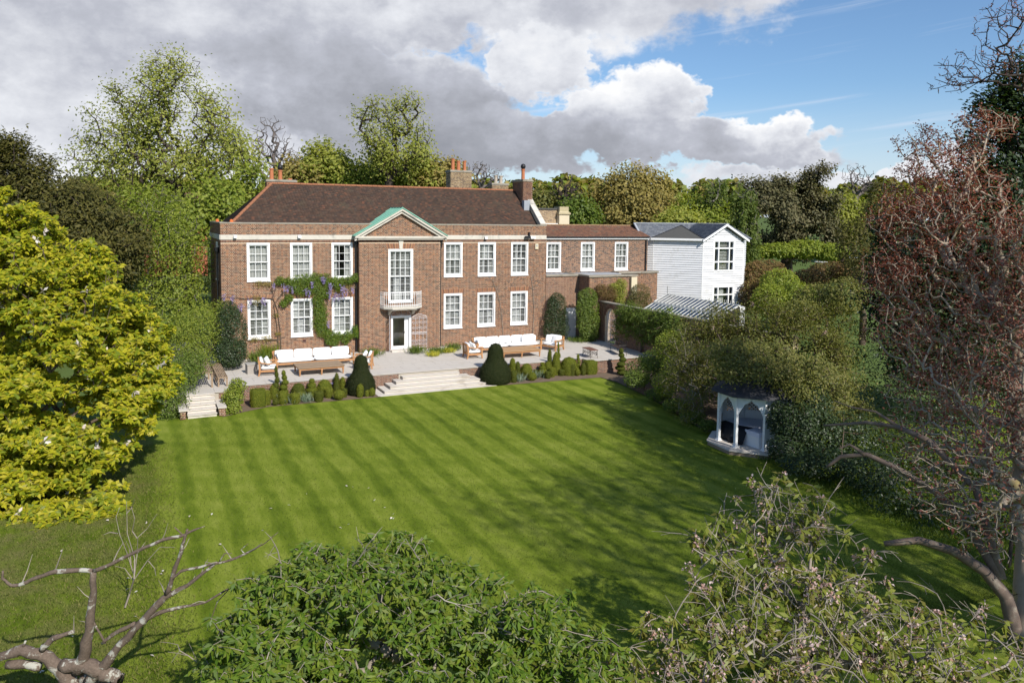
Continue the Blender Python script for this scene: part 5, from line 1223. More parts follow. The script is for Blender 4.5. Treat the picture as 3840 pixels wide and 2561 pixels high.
iron_bench('black wrought iron bench in front of the climber covered garden wall', (21.7, -6.4, 0), -PI / 2 - .25, 1.6)
o = thing('bird_box', 'pale bird box on a post at the far lawn behind the hedges', 'bird box', (57, 25, hill(57, 25)))
b = np.array(o.location); s = MB(); s.tube([b, b + (0, 0, 2.2)], .06, 6); s.build('post', M('post_grey', (.3, .29, .27)), o); s = MB(); s.box(b[0] + .05, b[0] + .9, b[1] - .25, b[1] + .25, b[2] + 1.5, b[2] + 2.1); s.build('box', m_cream, o)
for k, (x, y, l) in enumerate(((1885, 603, 'white garden table nearest the bird box on the far lawn'), (1957, 593, 'white garden table with a shelf under the far shrubs'), (1975, 589, 'white garden table at the edge of the far shrubs'))):
    c = at(x, y, 75); c[2] = max(c[2], hill(c[0], c[1]) + .3); g = hill(c[0], c[1]); o = thing('garden_table', l, 'table', (c[0], c[1], g))
    s = MB(); s.lathe([(.55, 0), (.6, .04), (.6, .08)], c, 12); s.build('top', m_white, o); s = MB(); s.tube([(c[0], c[1], g), c], .05, 6); s.build('leg', m_lead, o)
# ------------------------------------------------------------------ clipped evergreens
def surf_points(prof, n, rng, sq=0.):
    pr = np.array(prof); seg = pr[1:] - pr[:-1]; area = np.hypot(seg[:, 0], seg[:, 1]) * (pr[1:, 0] + pr[:-1, 0] + .01); i = rng.choice(len(seg), n, p=area / area.sum()); t = rng.uniform(0, 1, n)
    r = pr[i, 0] + seg[i, 0] * t; z = pr[i, 1] + seg[i, 1] * t; a = rng.uniform(0, 2 * PI, n); nr = seg[i, 1]; nz = -seg[i, 0]
    if sq: q = 1 / np.maximum(np.abs(np.cos(a)), np.abs(np.sin(a))); r = r * (1 + (q - 1) * sq)
    P = np.stack([r * np.cos(a), r * np.sin(a), z], 1); N = np.stack([nr * np.cos(a), nr * np.sin(a), nz], 1); return P, unit(N)
def clipped(name, label, c, prof, n, leaf, group, seed, sq=0., L=.035, W=.02, cat='topiary', parts=None, rough=.012):
    rng = np.random.default_rng(seed); c = np.array(c, float); o = thing(name, label, cat, c, group=group); rr = random.Random(seed)
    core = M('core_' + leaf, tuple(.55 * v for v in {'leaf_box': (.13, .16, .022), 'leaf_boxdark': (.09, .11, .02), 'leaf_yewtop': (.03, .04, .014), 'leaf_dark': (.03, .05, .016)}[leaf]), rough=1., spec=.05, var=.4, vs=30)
    for pi, (pf, dx, dy) in enumerate(parts or [(prof, 0, 0)]):
        s = MB(); m = 20; V = []; F = []
        for r, z in pf:
            for i in range(m):
                a = 2 * PI * i / m; q = 1 / max(abs(math.cos(a)), abs(math.sin(a))); R = max(0, r - .012) * (1 + (q - 1) * sq) * (1 + rr.uniform(-.02, .02)); V.append((c[0] + dx + R * math.cos(a), c[1] + dy + R * math.sin(a), c[2] + z))
        for j in range(len(pf) - 1):
            for i in range(m): F.append((j * m + i, j * m + (i + 1) % m, (j + 1) * m + (i + 1) % m, (j + 1) * m + i))
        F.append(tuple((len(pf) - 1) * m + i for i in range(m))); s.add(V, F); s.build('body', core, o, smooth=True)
        nn = n // len(parts or [1]); P, N = surf_points(pf, nn, rng, sq); lump = np.sin(P[:, :1] * 17 + seed) * np.sin(P[:, 1:2] * 15) * np.sin(P[:, 2:] * 14) * .02
        P = P + N * (rng.normal(size=(nn, 1)) * rough + lump) + c + np.array((dx, dy, 0)); leaves('foliage', P, N + rng.normal(size=(nn, 3)) * .6, L, W, leaf, o, rng, -.2)
    return o
def prof_of(t, r, h):
    if t == 'ball': return [(r * math.sin(PI * k / 9) if k else r * .35, h / 2 - h / 2 * math.cos(PI * k / 9)) for k in range(9)] + [(.01, h)]
    if t == 'dome': return [(r * .95, 0), (r, h * .25), (r * .97, h * .5), (r * .82, h * .75), (r * .55, h * .92), (.01, h)]
    if t == 'drum': return [(r * .75, 0), (r * .92, h * .3), (r, h * .7), (r * .92, h * .9), (r * .6, h * .985), (.01, h)]
    if t == 'block': return [(r * .9, 0), (r, h * .2), (r, h * .86), (r * .93, h * .97), (r * .6, h), (.01, h)]
    if t == 'column': return [(r * .8, 0), (r, h * .25), (r * .97, h * .7), (r * .8, h * .88), (r * .4, h * .97), (.01, h)]
    if t == 'cone': return [(r, 0), (r * .98, h * .25), (r * .8, h * .6), (r * .55, h * .85), (r * .25, h * .97), (.01, h)]
    if t == 'tier':
        o = []
        for k in range(4): a = 1 - k * .2; z = k * h / 4; o += [(r * a * .8, z), (r * a, z + h * .07), (r * a, z + h * .17), (r * a * .75, z + h * .235)]
        return o + [(r * .25, h * .96), (.01, h)]
def spiral_parts(r, h):
    out = []; n = 6
    for k in range(n):
        f = k / n; R = r * (1 - .72 * f); z = h * f; th = k * 1.9; hh = h / n * 1.25
        out.append(([(R * .5, z), (R, z + hh * .3), (R * .95, z + hh * .6), (R * .4, z + hh * .95), (.01, z + hh)], R * .28 * math.cos(th), R * .28 * math.sin(th)))
    return out
def topiary_bed(items, org, sc, where, group, seed):
    nm = {'ball': 'clipped box ball', 'dome': 'clipped box dome', 'drum': 'flat-topped box drum', 'block': 'square clipped box block', 'column': 'slim box column', 'cone': 'tall clipped box cone', 'tier': 'tiered box pyramid', 'spiral': 'spiral clipped box'}
    rank = {}
    for i, it in enumerate(items): rank.setdefault(it[4], []).append((-(it[2] ** 2) * it[3], i))
    word = ['largest', 'second largest', 'third largest', 'fourth largest', 'fifth largest', 'sixth largest', 'seventh largest', 'eighth largest']
    def lbl(i, t): r = sorted(rank[t]); k = [q for _, q in r].index(i); return (word[k] + ' ' if len(r) > 1 else '') + nm[t] + ' ' + where
    for i, (x, y, w, h, t) in enumerate(items):
        fx, fy = (org[0] + x / sc) / VS, (org[1] + y / sc) / VS; p = onZ(fx, fy, LZ + .02); dep = (p - CAM) @ AF; k = dep / FPX / sc; r = w * k / 2; b = p + np.array((AF[0], AF[1], 0)) * r * .9
        if b[1] > -7.02 - r: b = onY(fx, fy - h / sc / VS * .5, -7.02 - r)
        hh = max(.25, onY(fx, (org[1] + (y - h) / sc) / VS, b[1])[2] - LZ)
        b[2] = LZ + .01; leaf = 'leaf_box' if (i * 7 + seed) % 3 else 'leaf_boxdark'
        if t == 'spiral': hh += 0; clipped('topiary_spiral', lbl(i, t), b, None, 1500, leaf, group, seed + i, parts=spiral_parts(r, hh))
        else: clipped('topiary_' + t, lbl(i, t), b, prof_of(t, r, hh), int(500 + 2600 * r * hh * 4), leaf, group, seed + i, sq=.85 if t == 'block' else 0)
c5 = [(215, 1010, 170, 450, 'spiral'), (385, 1150, 235, 500, 'spiral'), (160, 1260, 165, 320, 'column'), (180, 1400, 135, 155, 'ball'), (330, 1385, 205, 310, 'column'), (590, 1370, 225, 235, 'drum'), (690, 1140, 290, 225, 'dome'), (755, 1290, 165, 175, 'drum'), (985, 1110, 290, 290, 'tier'),
      (1110, 1325, 215, 235, 'drum'), (1260, 1090, 310, 250, 'dome'), (1335, 1240, 180, 210, 'drum'), (1525, 1080, 145, 390, 'cone'), (1655, 1030, 105, 250, 'column'), (1550, 1290, 235, 225, 'ball'), (1685, 1225, 110, 195, 'drum'), (2025, 1225, 140, 290, 'column'), (2175, 1205, 115, 145, 'drum'), (2240, 1090, 215, 150, 'ball'), (2285, 1205, 125, 185, 'ball')]
topiary_bed(c5, (1000, 1280), 5.807, 'in the bed below the terrace with the grey side table', 'clipped box in the bed by the side steps', 3)
topiary_bed([(1860, 1150, 330, 390, 'block'), (2095, 1105, 130, 330, 'column')], (640, 1330), 5.807, 'at the end of the bed nearest the narrow side steps', 'clipped box in the bed by the side steps', 40)
c6 = [(690, 845, 155, 155, 'ball'), (795, 855, 78, 100, 'ball'), (885, 845, 98, 180, 'drum'), (965, 770, 62, 85, 'drum'), (870, 680, 84, 200, 'column'), (945, 700, 72, 165, 'column'), (1075, 745, 165, 180, 'ball'), (1160, 820, 130, 125, 'ball'), (1195, 740, 110, 78, 'drum'), (1310, 690, 155, 140, 'tier'), (1310, 760, 135, 85, 'drum'), (1390, 785, 92, 105, 'drum'), (1450, 765, 102, 145, 'drum'), (1390, 700, 105, 170, 'dome'), (1415, 650, 62, 300, 'column'), (1510, 680, 135, 290, 'cone'), (1545, 640, 75, 380, 'spiral'),
      (1590, 745, 92, 98, 'drum'), (1640, 725, 122, 145, 'dome'), (1700, 690, 245, 220, 'dome'), (1750, 745, 82, 185, 'column'), (1825, 745, 82, 108, 'ball'), (1835, 670, 92, 235, 'spiral'), (1910, 735, 82, 175, 'column'), (2015, 725, 185, 205, 'block')]
topiary_bed(c6, (1700, 1220), 3.918, 'in the bed below the terrace with the iron table', 'clipped box in the bed by the broad steps', 70)
topiary_bed([(2240, 610, 110, 235, 'spiral')], (1380, 1150), 2.351, 'alone at the lawn corner by the soil border', None, 99)
for lab, x0, x1, yb, yt, sd in (('big dark clipped yew bell on the wisteria side of the broad steps', 794, 864, 901, 814, 1), ('big dark clipped yew bell on the gateway side of the broad steps', 1098, 1177, 868, 788, 2)):
    p = onZ((x0 + x1) / 2, yb, LZ); dep = (p - CAM) @ AF; r = (x1 - x0) / 2 * mpp(dep); b = onY((x0 + x1) / 2, (yb + yt) / 2, -7.05 - r * .95); r = (x1 - x0) / 2 * mpp((b - CAM) @ AF) * .93; b = onY((x0 + x1) / 2, (yb + yt) / 2, -7.05 - r * .95); h = onY((x0 + x1) / 2, yt, b[1])[2] - LZ; b[2] = LZ
    clipped('yew_bell', lab, b, [(r * .85, 0), (r * .98, h * .06), (r, h * .18), (r * .94, h * .33), (r * .80, h * .45), (r * .62, h * .55), (r * .52, h * .65), (r * .48, h * .78), (r * .42, h * .88), (r * .29, h * .96), (.01, h)], 9000, 'leaf_yewtop', None, sd, L=.045, W=.02)
def spikes(name, label, c, r, h, n, leaf, seed, group=None):
    rng = np.random.default_rng(seed); c = np.array(c, float); o = thing(name, label, 'plant', c, group=group); P = c + np.stack([rng.normal(size=n) * r * .5, rng.normal(size=n) * r * .5, np.zeros(n)], 1)
    A = np.stack([rng.normal(size=n) * .45, rng.normal(size=n) * .45, np.ones(n)], 1); N = unit(np.cross(A, rng.normal(size=(n, 3)))); leaves('foliage', P, N, h, .03, leaf, o, rng, 0, A=A); return o
def atg(x, y, z=LZ): return onZ(x, y, z)
m_silver = leafmat('leaf_silver', [(.22, .28, .20), (.30, .36, .28), (.16, .22, .15)], .6, .2)
for k, (x, y, l) in enumerate(((1082 / VS + 0, 1512 / VS, 'grey-green iris clump between clipped box drums'), (1150 / VS, 1507 / VS, 'grey-green iris clump beside the pale flower stalks'), (1945 / VS, 1430 / VS, 'silver spiky clump beside the clipped balls at the broad steps'), (2010 / VS, 1418 / VS, 'small silver clump in bare soil below the terrace'))):
    spikes('iris_clump', l, atg(x, y), .35, .45, 120, m_silver, k)
spikes('bluebell', 'small violet flower head among the clipped box', atg(1251 / VS, 1478 / VS) + np.array((0, .2, .45)), .12, .12, 40, 'petal_purple', 9)

# ------------------------------------------------------------------ wall plants
def on1(x, y, Y): return onY((760 + x / 2.614) / VS, (780 + y / 2.614) / VS, Y)
def make_wisteria():
    rng = np.random.default_rng(5); b = on1(740, 1390, -.15); b[2] = 0; o = thing('wisteria', 'green wisteria with mauve flower trusses climbing the brick wall between windows', 'climber', b)
    cl = [(760, 715, 45), (840, 720, 45), (930, 715, 60), (1010, 700, 60), (1110, 690, 65), (1200, 695, 60), (1300, 712, 45), (1370, 715, 45), (1440, 705, 45), (1500, 685, 45), (900, 780, 50), (960, 810, 60), (1040, 800, 60), (1120, 780, 70), (1190, 830, 65), (1250, 740, 50), (1330, 770, 40), (850, 880, 40), (800, 930, 40),
          (1130, 900, 60), (1150, 980, 70), (1160, 1050, 75), (1150, 1130, 75), (1180, 1200, 70), (1250, 1245, 60), (1330, 1255, 50), (1430, 1245, 50), (1510, 1235, 45), (1290, 1310, 50), (1235, 1300, 40), (1400, 1300, 40), (1500, 1180, 35)]
    lobes = []
    for x, y, r in cl: p = on1(x, y, -.18); lobes.append((p[0], p[1], p[2], r / 2.614 * .0165, .16, r / 2.614 * .0165))
    blobs('foliage', lobes, 15000, .085, .045, 'leaf_cherry', o, rng, 1.6, .5)
    thin = [(560, 745, 60), (640, 745, 50), (710, 740, 40), (720, 1050, 35), (740, 1230, 30), (620, 1280, 60), (500, 1285, 50), (1340, 820, 70), (1440, 770, 60), (230, 930, 40), (540, 900, 80)]
    lobes = []
    for x, y, r in thin: p = on1(x, y, -.1); lobes.append((p[0], p[1], p[2], r / 2.614 * .0165, .08, r / 2.614 * .011))
    blobs('young_foliage', lobes, 1500, .07, .035, 'leaf_oak', o, rng, 1.4, .5)
    s = MB()
    for path in ([(770, 1390), (760, 1200), (730, 1000), (690, 880), (720, 760), (900, 720)], [(740, 1390), (725, 1150), (700, 950), (780, 840), (860, 800)], [(1200, 1350), (1210, 1250), (1140, 1050), (1120, 850), (1060, 720)], [(690, 890), (560, 880), (430, 890), (230, 870)], [(900, 740), (1100, 700), (1300, 720), (1520, 690)], [(1210, 1280), (1350, 1260), (1520, 1230)], [(1525, 690), (1530, 1000), (1525, 1250)], [(740, 1290), (600, 1290), (450, 1300)]):
        s.tube([on1(x + rng.uniform(-6, 6), y, -.07) for x, y in path], [.03] + [.02] * (len(path) - 2) + [.012], 5)
    s.build('stem', m_bark, o)
    for x, y in [(800, 775), (830, 785), (880, 795), (1075, 750), (1015, 820), (1045, 835), (1245, 760), (1260, 770), (1360, 780), (1385, 795), (1175, 705), (1190, 700), (1245, 860), (1300, 855), (1330, 865), (1370, 850), (350, 985), (380, 970), (290, 890), (210, 870), (470, 912), (590, 905), (610, 910), (1235, 1135), (1475, 800), (1250, 820), (700, 760), (1410, 820), (1290, 880)]:
        p = on1(x, y, -.36); n = 46; t = rng.uniform(0, 1, n); P = np.stack([p[0] + rng.normal(size=n) * .07 * (1.1 - t), p[1] + rng.normal(size=n) * .04 * (1.1 - t), p[2] + .16 - t * .40], 1); leaves('flower_truss', P, rng.normal(size=(n, 3)) + (0, -1, .4), .065, .055, 'petal_purple', o, rng, .3, kind=None)
make_wisteria()
def bare_climber(label, pts, Y, seed, leafn=260):
    rng = np.random.default_rng(seed); P = [onY((1640 + x / 4.3545) / VS, (880 + y / 4.3545) / VS, Y) for x, y in pts]; b = P[0].copy(); b[2] = 0; o = thing('bare_climber', label, 'climber', b); s = MB(); s.tube([b] + P, [.02] + [.015] * len(P), 5)
    for p in P[1:]:
        for k in range(5): e = p + np.array((rng.uniform(-.9, .9), rng.uniform(-.02, .02), rng.uniform(-.3, .8))); s.tube([p, (p + e) / 2 + (0, 0, rng.uniform(-.1, .1)), e], [.008, .006, .003], 4)
    s.build('stem', m_barkpale, o); i = rng.integers(1, len(P), leafn); Q = np.array(P)[i] + rng.normal(size=(leafn, 3)) * np.array((.55, .03, .45)); leaves('foliage', Q, rng.normal(size=(leafn, 3)) + (0, -1, 0), .05, .03, 'leaf_rust', o, rng, .3)
bare_climber('thin leafless climber on the wall between the shuttered windows', [(1070, 1600), (1050, 1300), (1010, 1050), (960, 900), (900, 750)], -.05, 3); bare_climber('thin leafless climber on the brick wall near the house corner', [(1560, 1560), (1580, 1200), (1560, 900), (1530, 700)], -.05, 4)
def v3(x, y, Y): return onY((2000 + x / 2.612) / VS, (700 + y / 2.612) / VS, Y)
def ivy(name, label, lobes_px, n, L, W, leaf, seed, cat='climber', k=3.):
    rng = np.random.default_rng(seed); lobes = []
    for x, y, rx, ry, Y in lobes_px:
        p = v3(x, y, Y); q = v3(x + rx, y, Y); lobes.append((p[0], p[1], p[2], abs(q[0] - p[0]), max(.35, abs(q[0] - p[0]) * .6), ry * .0073))
    c = np.array(lobes[-1][:3]); c[2] = 0; o = thing(name, label, cat, c); s = MB(); s.tube([c, c + (0, .1, lobes[0][2] * .5), np.array(lobes[0][:3])], [.05, .04, .02], 6); s.build('stem', m_bark, o); blobs('foliage', lobes, n, L, W, leaf, o, rng, k, .5); return o
ivy('evergreen_column', 'tall dark clipped evergreen column against the house corner', [(230, 1180, 95, 130, -.55), (225, 1290, 118, 130, -.6), (225, 1400, 128, 110, -.65), (230, 1110, 70, 70, -.5)], 9000, .07, .04, 'leaf_dark', 11, k=5.)
ivy('ivy', 'mid green ivy covering the shaded corner of the annexe front range', [(530, 1090, 95, 95, -1.75), (530, 1200, 110, 120, -1.8), (540, 1330, 110, 130, -1.8), (550, 1440, 90, 80, -1.8)], 9000, .09, .06, 'leaf_mid', 12)
ivy('golden_climber', 'bright yellow-green climber on the annexe wall', [(860, 960, 55, 60, -1.6), (850, 1040, 65, 70, -1.6), (790, 975, 45, 30, -1.6), (850, 1110, 50, 40, -1.6)], 2600, .09, .05, 'leaf_lime', 13)
ivy('purple_shrub', 'dusky brown-purple shrub behind the arched gateway', [(720, 1030, 95, 70, -1.75), (660, 1010, 50, 60, -1.7), (760, 1070, 60, 40, -1.8)], 3200, .07, .04, 'leaf_rust', 14, 'shrub')
ivy('clipped_dome', 'dark rounded evergreen beside the weatherboard house', [(1050, 1040, 90, 90, -1.9), (1040, 1120, 115, 90, -2.2), (1040, 1200, 110, 80, -2.3)], 6500, .07, .04, 'leaf_yew', 15, 'shrub', 5.)
def make_wallclimber():
    rng = np.random.default_rng(16); o = thing('trailing_climber', 'dense trailing climber smothering the garden wall beside the gateway', 'climber', (23.2, -6.5, 0)); lobes = []
    for y in np.arange(-4.3, -10.6, -.55): lobes.append((23.3 + rng.uniform(-.2, .1), y, 2.2 + rng.uniform(-.15, .3), .55, .6, .62)); lobes.append((23.1 + rng.uniform(-.15, .1), y, 1.3 + rng.uniform(-.2, .2), .38, .5, .75))
    T, _ = lobe_points(lobes, 60, rng, 2); A, par, tips = skeleton([np.array((23.3, -6.5, 0)), np.array((23.3, -6.5, .6)), np.array((23.3, -6.6, 1.4))], T, rng, .5, .1); limbs('stem', A, par, .07, m_bark, o, .01)
    blobs('foliage', lobes, 16000, .10, .05, 'leaf_mid', o, rng, 2.4, .8, clump=14)
make_wallclimber()
# plants along the house foot
for k, (x, y, r, h, leaf, l) in enumerate(((1395, 1335, .55, .5, 'leaf_mid', 'strappy green clump beside the doorstep by the first armchairs'), (1350, 1310, .4, .9, 'leaf_lime', 'yellow-green ferny plant at the foot of the wisteria'), (1560, 1325, .5, .5, 'leaf_mid', 'green clump by the open iron gate at the door'), (1640, 1325, .5, .4, 'leaf_mid', 'low green clump in the small bed by the downpipe'), (1625, 1335, .35, .3, 'petal_yellow', 'pale yellow-green flowering mound in the small bed'), (1680, 1322, .35, .3, 'petal_yellow', 'second pale flowering mound at the edge of the small bed'), (1700, 1312, .5, .45, 'leaf_mid', 'strappy green clump behind the second armchair'), (970, 1360, .5, .7, 'leaf_mid', 'leafy plant behind the first long sofa'), (1010, 1345, .35, .9, 'leaf_fresh', 'upright fresh green plant at the foot of the brick wall'), (2165, 1282, .6, .35, 'leaf_mid', 'low green clump under the ivy by the white door'))):
    c = onZ(x / VS, y / VS, 0); spikes('border_plant', l, c, r, h, 260, leaf, k + 30); 
# big shrubs at the left corner of the house
def cshrub(name, label, lobes, n, L, W, leaf, seed, k=3.5, cat='shrub', group=None, clump=0, gz=None, keep=0):
    c = np.mean([l[:3] for l in lobes], 0); c[2] = hill(c[0], c[1]) if gz is None else gz; rng = np.random.default_rng(seed); o = thing(name, label, cat, c, group=group)
    T, _ = lobe_points(lobes, 40, rng, 2); h = max(l[2] for l in lobes) - c[2]; A, par, tips = skeleton([c, c + (0, 0, h * .1), c + (0, 0, h * .2)], T, rng, .5, .12); limbs('stem', A, par, max(.03, h * .022), m_bark, o, .008); blobs('foliage', lobes, n, L, W, leaf, o, rng, k, .3, clump=clump, keep=keep); return o
cshrub('holly_bush', 'dense dark glossy evergreen bush against the house corner', [lob(530, 770, 38, 68, 40.5), lob(525, 730, 26, 40, 41), lob(528, 810, 38, 35, 40.)], 12000, .08, .05, 'leaf_dark', 21, 5., gz=0)
cshrub('laurel_bush', 'lighter green loose bush in front of the dark evergreen', [lob(470, 760, 42, 60, 40), lob(455, 820, 45, 40, 39), lob(500, 730, 35, 40, 41), lob(440, 770, 40, 70, 40)], 8000, .09, .05, 'leaf_fresh', 22, 2.5, gz=0, clump=10)
cshrub('bed_shrub', 'pale flowering shrub beside the coping of the side steps', [lob(535, 915, 26, 30, 34.6), lob(545, 885, 20, 18, 34.9), lob(532, 938, 22, 14, 34.2)], 2600, .10, .06, 'leaf_fresh', 23, 2.)
cshrub('left_shrub', 'mixed green shrub overhanging the teak table', [lob(405, 880, 45, 50, 34.5), lob(425, 850, 42, 35, 35.2), lob(385, 930, 42, 45, 33.5), lob(440, 830, 35, 25, 36)], 8500, .09, .05, 'leaf_mid', 24, 2.4, clump=10)
cshrub('low_shrub', 'low dark shrub at the lawn edge below the magnolia', [lob(375, 1000, 40, 30, 33), lob(395, 985, 30, 22, 34), lob(345, 1015, 35, 25, 32)], 3600, .09, .05, 'leaf_dark', 25, 2.4)
# ------------------------------------------------------------------ trees behind and beside the house
def gnd(p): q = np.array(p, float); q[2] = hill(q[0], q[1]); return q
def base_at(x, dep): return gnd(at(x, 520, dep))
def up_to(x, y, dep): return at(x, y, dep)
# golden magnolia on the left
mlobes = [lob(40, 560, 95, 95, 26), lob(130, 600, 90, 80, 26.5), lob(200, 690, 100, 85, 26), lob(300, 760, 85, 90, 26.5), lob(60, 720, 130, 110, 25), lob(180, 840, 140, 100, 25), lob(320, 900, 75, 75, 25.5), lob(260, 990, 90, 70, 24.5), lob(60, 920, 140, 110, 24.5), lob(120, 1060, 130, 90, 24), lob(20, 1120, 100, 90, 23.5), lob(200, 1170, 75, 60, 23.5), lob(90, 1200, 90, 50, 23), lob(-80, 800, 130, 200, 25.5), lob(10, 480, 50, 45, 26), lob(350, 840, 50, 70, 26), lob(40, 1200, 90, 55, 22.6), lob(130, 1215, 80, 45, 22.4), lob(30, 1050, 110, 90, 23), lob(-60, 1120, 90, 110, 23), lob(60, 1225, 95, 32, 22.2), lob(160, 1210, 85, 36, 22.3), lob(215, 1180, 60, 40, 22.6), lob(0, 1240, 80, 30, 22)]
def mag_extra(o, A, par, tips, rng):
    q = [t for t in tips if True]; sel = rng.choice(len(q), 110, replace=False)
    for i in sel:
        c = A[q[i]] + np.array((0, 0, .12)); P = np.repeat(c[None], 5, 0) + rng.normal(size=(5, 3)) * .02; leaves('flower', P, rng.normal(size=(5, 3)) + (0, -.5, .6), .17, .10, 'petal_white', o, rng, 0, kind=None)
tree('magnolia_tree', 'large golden-green leaved tree with a few white flowers on the left', gnd(onZ(70, 1250, LZ)) + (-1.2, 4.2, 0), at(90, 900, 27), .22, sub_lobes(mlobes, 20, np.random.default_rng(31), .42, .26), 6800, 17, .205, .095, 'leaf_gold', cat='tree', clump=.22, tip=.010, seed=3, k=1.6, droop=.12, keep=300, up=.9, ros=.15, extra=mag_extra)
# dark yew behind it
tree('yew_tree', 'dark brownish yew behind the golden tree', base_at(110, 44), at(110, 480, 44), .4, [lob(40, 400, 75, 90, 44), lob(100, 460, 100, 80, 44), lob(190, 500, 85, 80, 43), lob(250, 560, 80, 90, 42.5), lob(10, 360, 45, 45, 44), lob(60, 540, 140, 110, 44), lob(170, 600, 130, 110, 43)], 1300, 40, .26, .10, 'leaf_yew', m_barkdark, clump=.55, tip=.02, seed=4, k=3.2, droop=.5)
# the big lime
def fan(cx, cy, rx, ry, dep, n, rng, s0=.2, s1=.34):
    out = []
    for k in range(n):
        a = rng.uniform(0, 2 * PI); f = rng.uniform(.25, .82) ; out.append(lob(cx + rx * f * math.cos(a), cy - ry * f * math.sin(a), rx * rng.uniform(s0, s1), ry * rng.uniform(s0, s1), dep, rx * mpp(dep) * .5))
    return out
rgl = np.random.default_rng(8)
lime = poly_lobes([(165, 375), (185, 300), (215, 235), (245, 195), (300, 180), (345, 150), (385, 122), (425, 130), (455, 185), (505, 205), (545, 250), (560, 300), (588, 360), (575, 420), (520, 450), (430, 470), (300, 450), (220, 420)], 150, 30, 70, rgl)
tree('lime_tree', 'tall spreading tree in fresh yellow-green leaf behind the house on the left', base_at(430, 70), at(408, 430, 70), .5, lime, 2300, 8, .27, .18, 'leaf_lime', m_barkdark, clump=1.15, tip=.025, seed=5, k=1.6, step=1.1, droop=.4, pl=.05, sag=.0, wig=.05)
tree('birch_tree', 'silver birch with mid green leaves beside the house', base_at(350, 46), at(345, 520, 46), .16, [lob(370, 480, 60, 60, 46), lob(350, 570, 70, 70, 46), lob(420, 560, 60, 80, 45), lob(400, 650, 70, 80, 45), lob(350, 680, 60, 70, 45), lob(430, 720, 60, 70, 44), lob(460, 620, 35, 60, 46), lob(380, 780, 60, 60, 43)], 800, 20, .16, .09, 'leaf_fresh', M('birch_grey', (.17, .15, .13), rough=.9, var=.3), clump=.7, tip=.012, seed=6, k=2.2, droop=.6)  # birch
tree('hedge_tree', 'yellow-green tree mass between the lime and the house roof', base_at(520, 62), at(520, 470, 62), .25, [lob(520, 440, 80, 50, 62), lob(590, 400, 35, 35, 62), lob(450, 490, 60, 50, 60), lob(330, 470, 80, 40, 62), lob(400, 520, 80, 60, 60), lob(540, 480, 60, 40, 60)], 500, 20, .32, .2, 'leaf_fresh', m_barkdark, clump=.9, tip=.02, seed=7, k=2.)
def bare_tree(name, label, x, dep, ytop, lobes, nt, R0, seed, bark=None, tip=.025, group=None): return tree(name, label, base_at(x, dep), at(x, ytop, dep), R0, lobes, nt, 0, 0, 0, None, bark or M('grey_bark', (.13, .11, .10), rough=.95), clump=0, tip=tip, seed=seed, k=1.6, step=1.3, wig=.1, pl=.15, group=group)
bare_tree('bare_tree', 'bare grey tree between the lime and the tall slender tree', 622, 92, 420, [lob(622, 320, 52, 58, 92), lob(650, 350, 40, 40, 92), lob(600, 350, 35, 40, 92)], 330, .42, 1)
bare_tree('bare_tree', 'smaller bare grey tree above the roof ridge', 670, 95, 420, [lob(672, 365, 35, 35, 95), lob(660, 385, 40, 30, 95)], 160, .3, 2)
loc = poly_lobes([(815, 262), (850, 232), (905, 226), (950, 228), (972, 270), (975, 310), (992, 350), (975, 385), (940, 400), (880, 400), (845, 370), (830, 320)], 70, 20, 82, rgl)
tree('slender_tree', 'tall slender tree with twisting limbs in young yellow-green leaf above the roof', base_at(895, 82), at(893, 370, 82), .45, loc, 620, 10, .30, .19, 'leaf_lime', m_barkdark, clump=1.1, tip=.03, seed=9, k=1.6, step=1.3, wig=.14, pl=.10)
ylab = ['yellow-green rounded tree behind the roof ridge', 'fresh green bushy tree behind the pediment', 'olive tree partly hidden by the roof ridge', 'small fresh tree beside the buff chimney', 'loose green tree beyond the left chimney', 'low fresh green tree behind the main roof']
for k, (x, y, rx, ry, lf) in enumerate(((745, 375, 55, 48, 'leaf_lime'), (860, 405, 60, 40, 'leaf_lime'), (1010, 400, 60, 35, 'leaf_oak'), (960, 400, 60, 45, 'leaf_lime'), (690, 400, 60, 35, 'leaf_oak'), (800, 410, 70, 35, 'leaf_fresh'))):
    tree('background_tree', ylab[k], base_at(x, 88), at(x, y + ry * .6, 88), .25, [lob(x, y, rx, ry, 88), lob(x - rx * .5, y + ry * .4, rx * .6, ry * .6, 86), lob(x + rx * .5, y + ry * .3, rx * .6, ry * .7, 86)], 260, 20, .42, .28, lf, m_barkdark, clump=1.0, tip=.02, seed=30 + k, k=2.)
bare_tree('bare_tree', 'bare feathery tree between the two chimney stacks', 1105, 95, 430, [lob(1095, 395, 35, 30, 95), lob(1130, 405, 30, 22, 95)], 220, .3, 3)
bare_tree('bare_tree', 'pollarded tree with short bristling branches beyond the annexe roof', 1298, 76, 440, [lob(1300, 425, 34, 28, 76), lob(1285, 440, 25, 20, 76), lob(1318, 440, 22, 20, 76)], 240, .35, 4, m_barkdark)
tree('oak_tree', 'broad domed tree in bronze-green spring leaf behind the annexe', base_at(1455, 80), at(1455, 460, 80), .5, [lob(1455, 415, 65, 38, 80), lob(1410, 440, 50, 40, 80), lob(1500, 440, 50, 42, 80), lob(1455, 460, 95, 50, 79), lob(1400, 480, 45, 35, 79), lob(1510, 485, 45, 35, 79), lob(1455, 500, 90, 35, 78)], 620, 26, .34, .22, 'leaf_oak', m_barkdark, clump=.8, tip=.02, seed=10, k=2.6)
